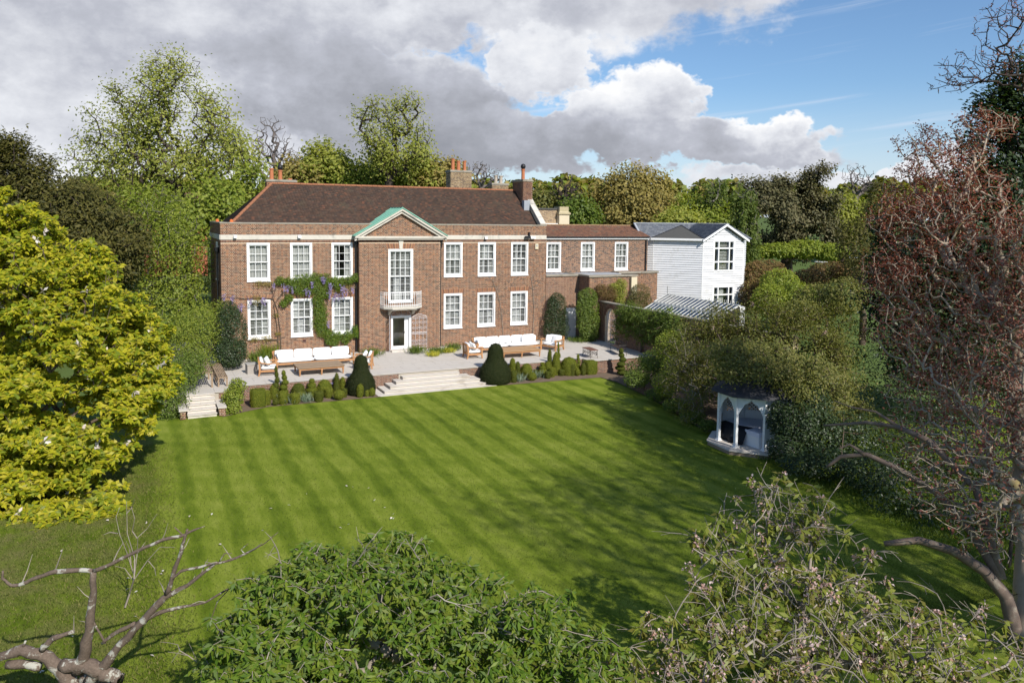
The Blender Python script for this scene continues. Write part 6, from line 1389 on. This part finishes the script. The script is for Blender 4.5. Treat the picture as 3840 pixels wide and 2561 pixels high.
for k, (x, y, rx, ry, d, lf, l) in enumerate(((1245, 470, 30, 25, 78, 'leaf_olive', 'small olive tree beyond the cream chimney'), (1330, 490, 40, 32, 74, 'leaf_mid', 'dark green rounded tree between chimney and domed oak'), (1590, 490, 45, 38, 76, 'leaf_fresh', 'fresh green rounded tree behind the slate roof'), (1565, 510, 50, 25, 70, 'leaf_lime', 'bright yellow-green shrub just above the slate ridge'), (1650, 500, 45, 40, 74, 'leaf_fresh', 'fresh green tree under the weeping birch'))):
    tree('background_tree', l, base_at(x, d), at(x, y + ry * .5, d), .25, [lob(x, y, rx, ry, d), lob(x - rx * .5, y + ry * .4, rx * .6, ry * .6, d - 1), lob(x + rx * .5, y + ry * .4, rx * .6, ry * .6, d - 1)], 240, 22, .32, .2, lf, m_barkdark, clump=.8, tip=.02, seed=50 + k, k=2.4)
def weeping(label, x, dep, ytop, lobes, n, seed):
    rng = np.random.default_rng(seed); b = base_at(x, dep); o = thing('weeping_birch', label, 'tree', b); T, _ = lobe_points(lobes, 140, rng, 2); m = 8; t = at(x, ytop + 20, dep); A, par, tips = skeleton([b + (t - b) * i / m for i in range(m + 1)], T, rng, 1., .08, .2); limbs('trunk', A, par, .22, M('birch_grey', (.17, .15, .13)), o, .02)
    i = rng.integers(0, len(tips), n // 26); C = A[tips][i]; ln = rng.uniform(1.2, 3.6, len(C)); f = rng.uniform(0, 1, (len(C), 26)); P = C[:, None] + np.stack([rng.normal(size=f.shape) * .12, rng.normal(size=f.shape) * .12, -f * ln[:, None]], 2)
    P = P.reshape(-1, 3); leaves('crown', P, rng.normal(size=P.shape) + (0, -.5, .2), .26, .12, 'leaf_willow', o, rng, 1.4); return o
weeping('slim weeping birch above the slate roof', 1640, 74, 405, [lob(1642, 425, 26, 22, 74), lob(1640, 460, 30, 30, 74)], 5200, 1)
weeping('weeping birch with pale hanging foliage beside the dark evergreens', 1712, 68, 430, [lob(1710, 445, 28, 28, 68), lob(1712, 490, 34, 40, 68), lob(1700, 530, 30, 30, 68), lob(1725, 540, 22, 40, 67)], 9500, 2)
hol = [lob(x, y, r, r * .85, 84, r * mpp(84)) for x, y, r in ((1735, 440, 38), (1790, 435, 34), (1760, 480, 60), (1845, 440, 36), (1880, 415, 38), (1850, 490, 60), (1890, 480, 40), (1780, 530, 60), (1860, 540, 55), (1720, 540, 40), (1905, 530, 30))]
tree('holm_oak', 'massive dark olive evergreen oak beyond the weatherboard house', base_at(1810, 84), at(1810, 500, 84), .6, sub_lobes(hol, 6, np.random.default_rng(35), .42, .36), 1000, 26, .36, .2, 'leaf_holm', m_barkdark, clump=.8, tip=.03, seed=11, k=3.)
tree('background_tree', 'pale yellow-green round tree beside the evergreen oak', base_at(1935, 88), at(1935, 510, 88), .3, [lob(1930, 490, 45, 50, 88), lob(1955, 520, 35, 40, 87)], 300, 22, .36, .22, 'leaf_lime', m_barkdark, clump=.8, tip=.02, seed=61, k=2.4)
bare_tree('bare_tree', 'bare twiggy tree behind the copper beech', 1965, 92, 450, [lob(1965, 405, 35, 32, 92), lob(1990, 420, 30, 30, 92)], 200, .3, 6)
# far shrubbery, hedges and the wooded skyline
cshrub('rhododendron_bank', 'bank of bright green shrubs along the far lawn', [lob(1790, 575, 45, 18, 80), lob(1850, 572, 50, 22, 80), lob(1910, 580, 40, 22, 79), lob(1745, 580, 30, 14, 80)], 7000, .3, .16, 'leaf_fresh', 71, 3.)
hd = [('russet hedge beside the weatherboard house corner', [lob(1735, 635, 40, 35, 60), lob(1760, 620, 45, 25, 62), lob(1725, 680, 30, 40, 58)], 'leaf_rust'), ('yellow-green hedge shrub on the slope below the far lawn', [lob(1790, 650, 45, 35, 56), lob(1770, 690, 45, 40, 54), lob(1830, 680, 45, 35, 54)], 'leaf_fresh'), ('brown-tinged hedge below the white tables', [lob(1900, 625, 45, 25, 62), lob(1950, 620, 40, 25, 60), lob(1860, 640, 40, 25, 60)], 'leaf_rust'), ('olive thicket between hedge and copper beech', [lob(1880, 690, 60, 40, 50), lob(1940, 680, 50, 45, 48), lob(1840, 720, 50, 35, 48)], 'leaf_olive'), ('dark conifer at the foot of the copper beech', [lob(1960, 560, 40, 60, 55), lob(1985, 620, 45, 60, 52), lob(2000, 520, 35, 70, 56), lob(2020, 450, 25, 40, 57)], 'leaf_yew')]
for k, (l, lo, lf) in enumerate(hd): cshrub('garden_shrub', l, lo, 6500, .2, .1, lf, 80 + k, 3.)
def make_wood():
    rng = np.random.default_rng(77); Vs = []; o = thing('far_wood', 'distant band of woodland along the horizon', 'wood', (0, 180, 0)); o['kind'] = 'stuff'; L = []
    for k in range(150):
        x = rng.uniform(-100, 2500); dep = rng.uniform(130, 260); y = 440 + rng.uniform(-18, 22); r = rng.uniform(22, 46); L.append(lob(x, y + 14, r, r * .75, dep))
    P, O = lobe_points(L, 70000, rng, 5.); N = O + (0, 0, .5) + rng.normal(size=P.shape) * .5
    i = rng.permutation(len(P)); a, b, c = np.array_split(i, 3)
    for q, lf in ((a, 'leaf_olive'), (b, 'leaf_fresh'), (c, 'leaf_oak')): leaves('foliage', P[q], N[q], 1.5, 1.0, lf, o, rng, .2)
make_wood()
hb = thing('distant_house', 'red brick house glimpsed through the lime tree', 'house', base_at(410, 95))
c = at(410, 492, 95); s = MB(); s.box(c[0] - 4, c[0] + 3, c[1] - 3, c[1] + 3, hill(c[0], c[1]), c[2] + .6); s.build('wall', M('far_red', (.40, .13, .07), rough=.9, var=.2), hb); s = MB(); s.slab([(c[0] - 4.4, c[1] - 3.3, c[2] + .6), (c[0] + 3.4, c[1] - 3.3, c[2] + .6), (c[0] + 3.4, c[1], c[2] + 2.6), (c[0] - 4.4, c[1], c[2] + 2.6)], (0, 0, .1)); s.build('roof', m_tilered, hb)
s = MB(); s.box(c[0] - 2.5, c[0] - 1.3, c[1] - 3.06, c[1] - 2.99, c[2] - 1.5, c[2] - .2); s.build('window', m_white, hb)

# ------------------------------------------------------------------ right hand border
def cherry_extra(mat, n, size=.06):
    def f(o, A, par, tips, rng):
        c = rng.choice(len(tips), max(8, n // 22), replace=False); i = c[rng.integers(0, len(c), n)]; P = A[tips][i] + rng.normal(size=(n, 3)) * .045; P[:, 2] -= rng.uniform(0, .10, n); leaves('blossom', P, rng.normal(size=(n, 3)), size, size * .8, mat, o, rng, .2)
    return f
def over_roof(o, A, par, tips, rng):
    cherry_extra('petal_pink', 1800, .055)(o, A, par, tips, rng)
    lb = [lob(1665, 858, 45, 16, 28.9), lob(1730, 852, 55, 20, 28.6), lob(1790, 866, 50, 26, 28.4), lob(1840, 890, 45, 40, 28.4), lob(1700, 836, 70, 20, 29.2)]
    T, _ = lobe_points(lb, 60, rng, 2); b = A[tips[np.argmin(np.linalg.norm(A[tips] - np.array(lb[1][:3]), axis=1))]]; S, pr, tp = skeleton([b, b + (0, 0, -.05), b + (0, 0, -.1)], T, rng, .4, .1); limbs('bough', S, pr, .04, m_bark, o, .006); blobs('overhang', lb, 3600, .12, .06, 'leaf_olive', o, rng, 1.8, .5, clump=9)
rt = [lob(1620, 790, 70, 60, 37), lob(1680, 740, 70, 45, 38), lob(1760, 740, 80, 55, 36), lob(1850, 760, 80, 60, 35), lob(1700, 830, 90, 60, 34), lob(1800, 850, 90, 60, 33), lob(1900, 840, 80, 70, 33), lob(1600, 850, 50, 50, 36), lob(1640, 880, 60, 30, 34), lob(1940, 770, 60, 70, 36), lob(1880, 920, 70, 60, 31), lob(1960, 900, 60, 80, 32), lob(1690, 820, 70, 35, 30.5), lob(1780, 830, 75, 38, 30), lob(1850, 865, 55, 45, 29)]
tree('flowering_cherry', 'olive-bronze flowering cherry overhanging the summerhouse roof', atg(1650, 985) + (2.2, 1., 0), at(1720, 860, 34), .17, sub_lobes(rt, 9, np.random.default_rng(34), .42, .32), 2300, 24, .12, .06, 'leaf_olive', m_bark, clump=.42, tip=.01, seed=21, k=2.4, droop=.5, extra=over_roof)
tree('multi_stem_shrub', 'open shrub with pale bare stems at the lawn edge beside the summerhouse', atg(1605, 965) + (.6, .5, 0), atg(1590, 900) + np.array((1.2, .8, 1.4)), .08, [lob(1560, 800, 35, 60, 35), lob(1590, 830, 45, 60, 34), lob(1545, 870, 30, 50, 34), lob(1610, 900, 40, 40, 33), lob(1575, 940, 40, 30, 32)], 240, 16, .09, .05, 'leaf_olive', m_barkpale, cat='shrub', clump=.35, tip=.008, seed=22)
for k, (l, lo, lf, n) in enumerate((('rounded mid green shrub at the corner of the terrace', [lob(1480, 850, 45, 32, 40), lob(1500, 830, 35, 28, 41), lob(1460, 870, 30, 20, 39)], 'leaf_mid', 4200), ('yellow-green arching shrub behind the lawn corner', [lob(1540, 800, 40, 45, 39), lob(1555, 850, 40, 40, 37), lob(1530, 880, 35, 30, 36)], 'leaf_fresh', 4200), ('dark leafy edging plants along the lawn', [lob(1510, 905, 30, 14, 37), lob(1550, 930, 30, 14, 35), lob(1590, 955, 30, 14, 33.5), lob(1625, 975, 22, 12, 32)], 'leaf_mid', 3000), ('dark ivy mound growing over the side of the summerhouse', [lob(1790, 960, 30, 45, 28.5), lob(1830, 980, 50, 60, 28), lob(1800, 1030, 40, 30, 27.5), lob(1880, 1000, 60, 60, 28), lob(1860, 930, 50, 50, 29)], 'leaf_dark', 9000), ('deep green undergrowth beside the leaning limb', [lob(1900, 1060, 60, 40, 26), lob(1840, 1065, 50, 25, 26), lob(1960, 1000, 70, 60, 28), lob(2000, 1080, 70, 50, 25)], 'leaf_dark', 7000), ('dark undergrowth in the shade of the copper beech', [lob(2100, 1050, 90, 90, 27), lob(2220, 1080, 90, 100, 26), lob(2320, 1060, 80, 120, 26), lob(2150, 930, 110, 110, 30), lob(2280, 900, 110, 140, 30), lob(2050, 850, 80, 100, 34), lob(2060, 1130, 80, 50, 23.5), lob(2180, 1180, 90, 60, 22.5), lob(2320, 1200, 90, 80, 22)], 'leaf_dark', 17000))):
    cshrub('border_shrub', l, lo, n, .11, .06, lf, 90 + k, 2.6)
tree('conifer', 'tall dark conifer rising behind the copper beech', gnd(at(2330, 900, 34)), at(2320, 300, 34), .4, [lob(2345, 175, 45, 60, 34), lob(2310, 250, 70, 60, 34), lob(2330, 240, 60, 60, 34), lob(2300, 330, 90, 70, 34), lob(2260, 440, 110, 80, 34), lob(2220, 560, 120, 90, 34), lob(2300, 600, 140, 160, 34), lob(2140, 640, 100, 100, 35), lob(2150, 780, 130, 110, 34), lob(2300, 800, 140, 120, 33), lob(2360, 400, 80, 200, 35), lob(2060, 560, 60, 100, 40), lob(2050, 680, 60, 90, 38)], 1700, 30, .24, .12, 'leaf_dark', m_barkdark, clump=.55, tip=.02, seed=23, k=3., droop=.6)
# copper beech with its limbs
bb = onZ(2365, 1480, LZ); bl = [lob(2120, 330, 60, 50, 24), lob(2180, 400, 90, 80, 23), lob(2090, 430, 60, 55, 24), lob(2250, 480, 110, 90, 22), lob(2130, 520, 110, 80, 22.5), lob(2060, 500, 70, 60, 23.5), lob(2300, 620, 110, 120, 20.5), lob(2150, 640, 120, 90, 21.5), lob(2040, 640, 70, 80, 22.5), lob(2200, 780, 130, 90, 20), lob(2320, 820, 90, 110, 18.5), lob(2080, 760, 90, 80, 21), lob(2250, 920, 110, 90, 18.5), lob(2120, 900, 90, 80, 20), lob(2200, 1060, 110, 80, 17.5), lob(2320, 1040, 80, 90, 17), lob(2120, 1080, 80, 60, 18), lob(2190, 1170, 80, 50, 16.5), lob(2320, 1180, 70, 70, 16), lob(2420, 700, 120, 300, 19), lob(2450, 1050, 100, 200, 17), lob(2100, 1000, 90, 70, 19), lob(2250, 1000, 90, 70, 18), lob(2350, 950, 70, 90, 18), lob(2150, 1130, 80, 60, 17.5), lob(2280, 1130, 80, 70, 16.8), lob(2330, 1250, 60, 60, 16), lob(2240, 1230, 60, 50, 16.5), lob(2180, 860, 110, 60, 20), lob(2300, 720, 90, 80, 19.5), lob(2260, 300, 70, 60, 24)]
tree('copper_beech', 'copper beech with reddish buds and pale lichen-covered twigs filling the right edge', bb, at(2330, 760, 20), .30, bl, 4600, 10, .085, .050, 'leaf_copper', m_barkgold, clump=.20, tip=.0105, seed=24, k=2.0, step=.45, wig=.13, droop=.4, pl=.16, sag=.04, up=.4, sel=lambda P, rng: rng.uniform(0, 1, len(P)) < np.clip(.10 + (P[:, 2] - 2.6) * .22, .10, 1.))
br = [lob(2290, 60, 60, 60, 22), lob(2240, 150, 90, 40, 22.5), lob(2330, 140, 50, 70, 22), lob(2190, 190, 60, 25, 23), lob(2340, 20, 40, 50, 21)]
tree('bare_branch_tree', 'dark bare branches of a tall tree against the blue sky', bb + np.array((3.2, 2.4, 0)), at(2420, 260, 22), .05, br, 420, 2, .07, .03, 'leaf_copper', m_barkdark, clump=.1, tip=.009, seed=25, k=1.6, step=.5, wig=.16, pl=.12)
def limb_path(mb, pts, n=8):
    P = [at(x, y, d) for x, y, d, r in pts]; R = [r for *_, r in pts]; Q = []; RR = []
    for i in range(len(P) - 1):
        for k in range(3): f = k / 3; Q.append(P[i] * (1 - f) + P[i + 1] * f); RR.append(R[i] * (1 - f) + R[i + 1] * f)
    mb.tube(Q + [P[-1]], RR + [R[-1]], n)
o = thing('leaning_limbs', 'thick pale bare limbs leaning out over the lawn from the copper beech', 'branch', bb + np.array((-.4, .2, 0)))
for pts in ([(2345, 1500, 16.2, .17), (2310, 1370, 16.4, .14), (2260, 1310, 16.6, .12), (2190, 1265, 16.8, .10), (2110, 1240, 17, .085), (2030, 1248, 17.2, .06)], [(2300, 1330, 16.5, .11), (2230, 1220, 17, .09), (2150, 1130, 17.6, .08), (2060, 1075, 18.2, .07), (1990, 1043, 18.6, .06), (1930, 1048, 18.9, .05), (1898, 1072, 19, .035)], [(1985, 1043, 18.6, .05), (1950, 1020, 18.8, .03), (1925, 1030, 18.8, .015)], [(2130, 1010, 18, .07), (2060, 980, 18.6, .06), (1990, 970, 19, .045), (1890, 977, 19.4, .025)], [(2060, 978, 18.6, .05), (2010, 945, 18.9, .03), (1955, 935, 19.2, .018), (1915, 920, 19.4, .012)], [(2130, 1010, 18, .07), (2240, 1120, 17.2, .08), (2300, 1330, 16.5, .1)]):
    s = MB(); limb_path(s, pts); s.build('limb', M('pale_limb', (.15, .11, .088), rough=.95, var=.3, vs=5, tint=(.24, .21, .17), ts=4), o, smooth=True)

tb = np.array((14.5, -45.5, LZ))
tree('shade_tree', 'tall broad tree standing off to the right whose shade falls across the lawn', tb, tb + (0, 0, 9), .45, sub_lobes([(14.2, -45, 13, 6.2, 5.5, 6.0), (11.8, -44.5, 12.5, 4.6, 4, 5), (17.5, -45, 13, 4, 4, 6)], 20, np.random.default_rng(36), .36, .3), 1100, 12, .17, .10, 'leaf_mid', m_bark, clump=1.4, tip=.012, seed=41, k=1.8)
# ------------------------------------------------------------------ foreground trees
cl = [lob(900, 1370, 190, 90, 12.3, 1.5), lob(690, 1400, 150, 90, 12.2, 1.3), lob(1110, 1400, 170, 80, 12.2, 1.4), lob(560, 1480, 110, 80, 11.6, 1.1), lob(820, 1500, 220, 90, 11.3, 1.5), lob(1060, 1500, 210, 90, 11.3, 1.5), lob(1270, 1480, 130, 80, 11.8, 1.2), lob(1330, 1560, 110, 70, 11.4, 1.), lob(700, 1600, 230, 80, 10.6, 1.4), lob(1000, 1620, 260, 80, 10.4, 1.5), lob(900, 1270, 110, 40, 13.2, .8), lob(740, 1290, 70, 40, 13.2, .7), lob(500, 1580, 60, 60, 11, .7), lob(690, 1400, 100, 60, 12.2, 1.), lob(780, 1540, 110, 60, 11, 1.), lob(690, 1440, 110, 60, 11.8, 1.), lob(620, 1420, 90, 60, 12, .9)]
cb = onZ(930, 1660, LZ)
def twig_extra(n, ln, mat):          # long bare shoots arching out of the leaves
    def f(o, A, par, tips, rng):
        q = tips[rng.choice(len(tips), n, replace=False)]
        for t in q:
            d = unit(A[t] - A[par[t]] + rng.normal(size=3) * .35 + (0, 0, .5)); L = ln * rng.uniform(.5, 1.2); P = [A[t] - d * L * .3]
            for k in range(6): d = unit(d + rng.normal(size=3) * .30 + np.array((0, 0, -.22))); P.append(P[-1] + d * L / 6)
            s = MB(); s.tube(P, list(np.linspace(.014, .004, 7)), 4)
            for k in (2, 3, 4, 5): e = unit(d + rng.normal(size=3)) * L * .3; s.tube([P[k], P[k] + e * .5 + (0, 0, .01), P[k] + e], [.006, .005, .003], 3)
            s.build('shoot', mat, o)
    return f
tree('green_cherry', 'low spreading cherry with glossy green drooping leaves in the foreground', cb, at(920, 1560, 11.9), .16, sub_lobes(cl, 14, np.random.default_rng(33), .40, .28), 3200, 12, .14, .047, 'leaf_cherry', m_barkpale, clump=.16, tip=.006, seed=26, k=1.6, step=.35, wig=.14, droop=.85, keep=300, up=.8, pl=.2, ros=-.2, extra=twig_extra(70, .9, m_barkpale))
pl_ = [lob(1800, 1160, 90, 70, 14, 1.), lob(1700, 1260, 100, 70, 13.6, 1.1), lob(1860, 1270, 130, 90, 13.4, 1.2), lob(1660, 1370, 90, 70, 13, 1.), lob(1790, 1400, 160, 90, 12.6, 1.4), lob(1960, 1400, 130, 90, 12.8, 1.3), lob(1560, 1480, 80, 70, 12.2, .9), lob(1700, 1520, 160, 80, 11.8, 1.3), lob(1930, 1530, 190, 80, 11.8, 1.4), lob(2120, 1500, 130, 90, 12.2, 1.2), lob(2270, 1480, 110, 80, 12.4, 1.1), lob(1440, 1540, 80, 50, 11.6, .8), lob(1600, 1610, 180, 60, 11, 1.2), lob(2100, 1610, 250, 60, 11.2, 1.3)]
pb = onZ(1850, 1680, LZ)
tree('pink_cherry', 'sparse blossoming cherry with tangled pale twigs in the foreground', pb, at(1850, 1500, 12.6), .15, pl_, 1100, 5, .165, .064, 'leaf_bronze', m_barkpale, clump=.16, tip=.0055, seed=27, k=2.4, ros=-.1, step=.35, wig=.22, droop=.9, keep=300, up=.8, pl=.14, extra=lambda *a: (cherry_extra('petal_pink', 5200, .055)(*a), twig_extra(170, 1.3, m_barkpale)(*a)))
o = thing('pruned_tree', 'dead pruned tree with lichen-crusted limbs in the foreground grass', 'tree', onZ(250, 1580, LZ))
def cpt(x, y): return ((x / 2.1373) / VS, (1850 + y / 2.1373) / VS)
kk = 12.6 / FPX / 2.1373
for path in ([(700, 1520, 46), (860, 1350, 40), (960, 1220, 34), (1150, 1010, 30), (1330, 820, 25), (1500, 740, 15), (1610, 650, 13), (1730, 560, 11), (1860, 530, 9), (1990, 470, 8), (2120, 400, 4), (2230, 310, 2)], [(1335, 810, 22), (1390, 640, 17), (1450, 470, 14), (1490, 330, 11), (1503, 285, 9)], [(1375, 690, 12), (1450, 620, 11), (1600, 590, 10), (1740, 552, 10)], [(620, 1420, 60), (690, 1240, 46), (720, 1050, 34), (745, 850, 28), (750, 620, 23)], [(752, 622, 20), (640, 610, 19), (440, 625, 18), (300, 670, 16), (170, 730, 15), (90, 735, 13), (20, 680, 10), (22, 620, 8)], [(750, 620, 18), (900, 560, 15), (1100, 460, 14), (1300, 370, 13), (1460, 340, 13), (1550, 295, 8), (1640, 260, 3)],
             [(640, 1600, 60), (480, 1400, 60), (330, 1290, 50), (180, 1260, 45), (0, 1310, 34), (-150, 1350, 30)], [(340, 1250, 28), (400, 1180, 24), (450, 1150, 22), (590, 1105, 15)], [(960, 1510, 60), (880, 1450, 58), (780, 1400, 60), (650, 1370, 58), (500, 1370, 55)], [(1150, 1005, 22), (1260, 960, 18), (1380, 925, 14), (1650, 870, 8), (1850, 750, 7), (2000, 700, 6), (2170, 660, 4)], [(820, 1200, 12), (900, 1130, 16), (1000, 1080, 18), (1080, 1040, 18)], [(330, 1380, 34), (200, 1370, 38), (60, 1370, 36)], [(1400, 270, 4), (1440, 310, 6), (1480, 350, 6)], [(1760, 540, 5), (1800, 480, 4), (1860, 480, 2)], [(1960, 480, 5), (1930, 450, 3), (1990, 400, 2)], [(740, 1010, 8), (800, 1120, 9), (845, 1200, 8)], [(1840, 760, 4), (1740, 870, 4), (1660, 1100, 3)], [(180, 1240, 12), (205, 1180, 8)]):
    s = MB(); Q = []; R = []; rr = random.Random(len(path))
    dep = lambda x, y: 13.4 - (1550 - y) / 1550 * .9
    P = [at(*cpt(x, y), dep(x, y)) for x, y, r in path]; RD = [r * kk for *_, r in path]
    for i in range(len(P) - 1):
        for k in range(3): f = k / 3; Q.append(P[i] * (1 - f) + P[i + 1] * f + np.array([rr.uniform(-1, 1) for _ in range(3)]) * RD[i] * .22); R.append((RD[i] * (1 - f) + RD[i + 1] * f) * rr.uniform(.9, 1.12))
    s.tube(Q + [P[-1]], R + [RD[-1]], 9); s.build('limb', m_barklichen, o, smooth=True)
rr = random.Random(6)
for (x, y) in ((1500, 740), (1610, 650), (1860, 530), (1990, 470), (1450, 470), (1100, 460), (1300, 370), (440, 625), (170, 730), (745, 850), (1380, 925), (1650, 870), (1850, 750), (2000, 700), (720, 1050), (1330, 820), (900, 560), (590, 1105), (1150, 1010), (1740, 552)):
    for k in range(1):
        p = at(*cpt(x, y), 13.4 - (1550 - y) / 1550 * .9); d = np.array([rr.uniform(-1, 1), rr.uniform(-1, 1), rr.uniform(-.1, 1)]); d /= np.linalg.norm(d); L = rr.uniform(.15, .5); s = MB(); s.tube([p, p + d * L * .5 + (0, 0, rr.uniform(-.04, .04)), p + d * L], [.012, .008, .003], 4); s.build('twig', m_barkpale, o)
s = MB(); b0 = onZ(235, 1600, LZ); s.tube([b0 + (0, 0, -.2), b0 + (0, 0, .3), at(*cpt(700, 1480), 13.4)], [.2, .17, .14], 9); s.build('trunk', m_barklichen, o, smooth=True)
o = thing('dead_sapling', 'small dead sapling with a fan of pale bare twigs in the grass', 'tree', onZ(*cpt(1003, 910), LZ)); b0 = np.array(o.location); rng = np.random.default_rng(4)
dp = (b0 - CAM) @ AF
def spt(x, y, k=0.): return at(*cpt(x, y), dp - .1 - k)
for path in ([(1003, 910), (1040, 800), (1075, 680), (1080, 520), (1020, 320), (1015, 60)], [(1075, 680), (1100, 480), (1105, 350), (1180, 280), (1260, 160)], [(1070, 640), (1020, 480), (960, 330), (930, 190), (960, 110)], [(1075, 690), (1180, 540), (1280, 430), (1400, 430)], [(1065, 690), (1000, 600), (920, 580)], [(1100, 360), (1060, 300), (1080, 200), (1050, 100)], [(945, 320), (880, 310), (830, 330)], [(1015, 160), (1060, 110), (1080, 40)], [(1190, 540), (1240, 600), (1250, 660)], [(1050, 560), (1040, 450), (1010, 380)]):
    s = MB(); P = [spt(x, y, rng.uniform(0, .3) * (i > 1)) for i, (x, y) in enumerate(path)]; s.tube(P, list(np.linspace(.024 if path[0][0] == 1003 else .012, .004, len(P))), 5); s.build('twig', m_barkpale, o)
# brushwood under the magnolia
cshrub('brush_pile', 'brown dead brush under the golden tree', [lob(345, 1165, 28, 16, 26), lob(375, 1150, 22, 14, 26.5)], 900, .09, .02, 'leaf_rust', 101, 1.6)

# ------------------------------------------------------------------ grass blades and fallen petals
def grass(name, n, reg, h, leaf, seed, poly=None, invert=False, pw=2.2):
    rng = np.random.default_rng(seed); Y = reg[2] + (reg[3] - reg[2]) * rng.uniform(0, 1, n) ** pw; X = rng.uniform(reg[0], reg[1], n) if reg[0] > -10.9 else reg[1] - np.abs(rng.normal(size=n)) * 3.2 + rng.normal(size=n) * .3; P = np.stack([X, Y, np.full(n, LZ)], 1)
    if poly is not None: k = inside(P, poly); P = P[~k if invert else k]
    A = np.stack([rng.normal(size=len(P)) * .5, rng.normal(size=len(P)) * .5, np.ones(len(P))], 1); N = unit(np.cross(A, rng.normal(size=A.shape))); o = leaves(name, P, N, h, h * .22, leaf, None, rng, 0., A=A); return o
ORG_GRASS = leafmat('leaf_grass', [(.09, .125, .016), (.125, .155, .028), (.062, .09, .01), (.16, .18, .045)], .6, .2, .3, (1.3, 1.3, .5))
tag(grass('lawn_grass', 170000, (-9, 16, -34, -9.2), .045, ORG_GRASS, 1, lawn_poly, pw=2.0), 'short mown grass of the striped lawn', 'grass')
tag(grass('rough_grass', 40000, (-11, -3.4, -33, -13), .08, leafmat('leaf_roughgrass', [(.13, .16, .03), (.18, .195, .045), (.10, .13, .022), (.22, .20, .07)], .7, .15, .3, (1.3, 1.3, .5)), 2, None, False, 1.5), 'longer rough grass under the golden tree', 'grass')
tag(grass('bank_grass', 40000, (9, 24, -34, -20), .16, 'leaf_mid', 3, lawn_poly, True, 1.2), 'long dark grass in the shade of the copper beech', 'grass')
rng = np.random.default_rng(12); P = np.stack([rng.uniform(-6, 3, 46), rng.uniform(-32, -20, 46), np.full(46, LZ + .05)], 1); tag(leaves('fallen_petals', P, rng.normal(size=P.shape) * .3 + (0, 0, 1), .10, .06, 'petal_white', None, rng), 'scattered white petals fallen on the lawn', 'petals')
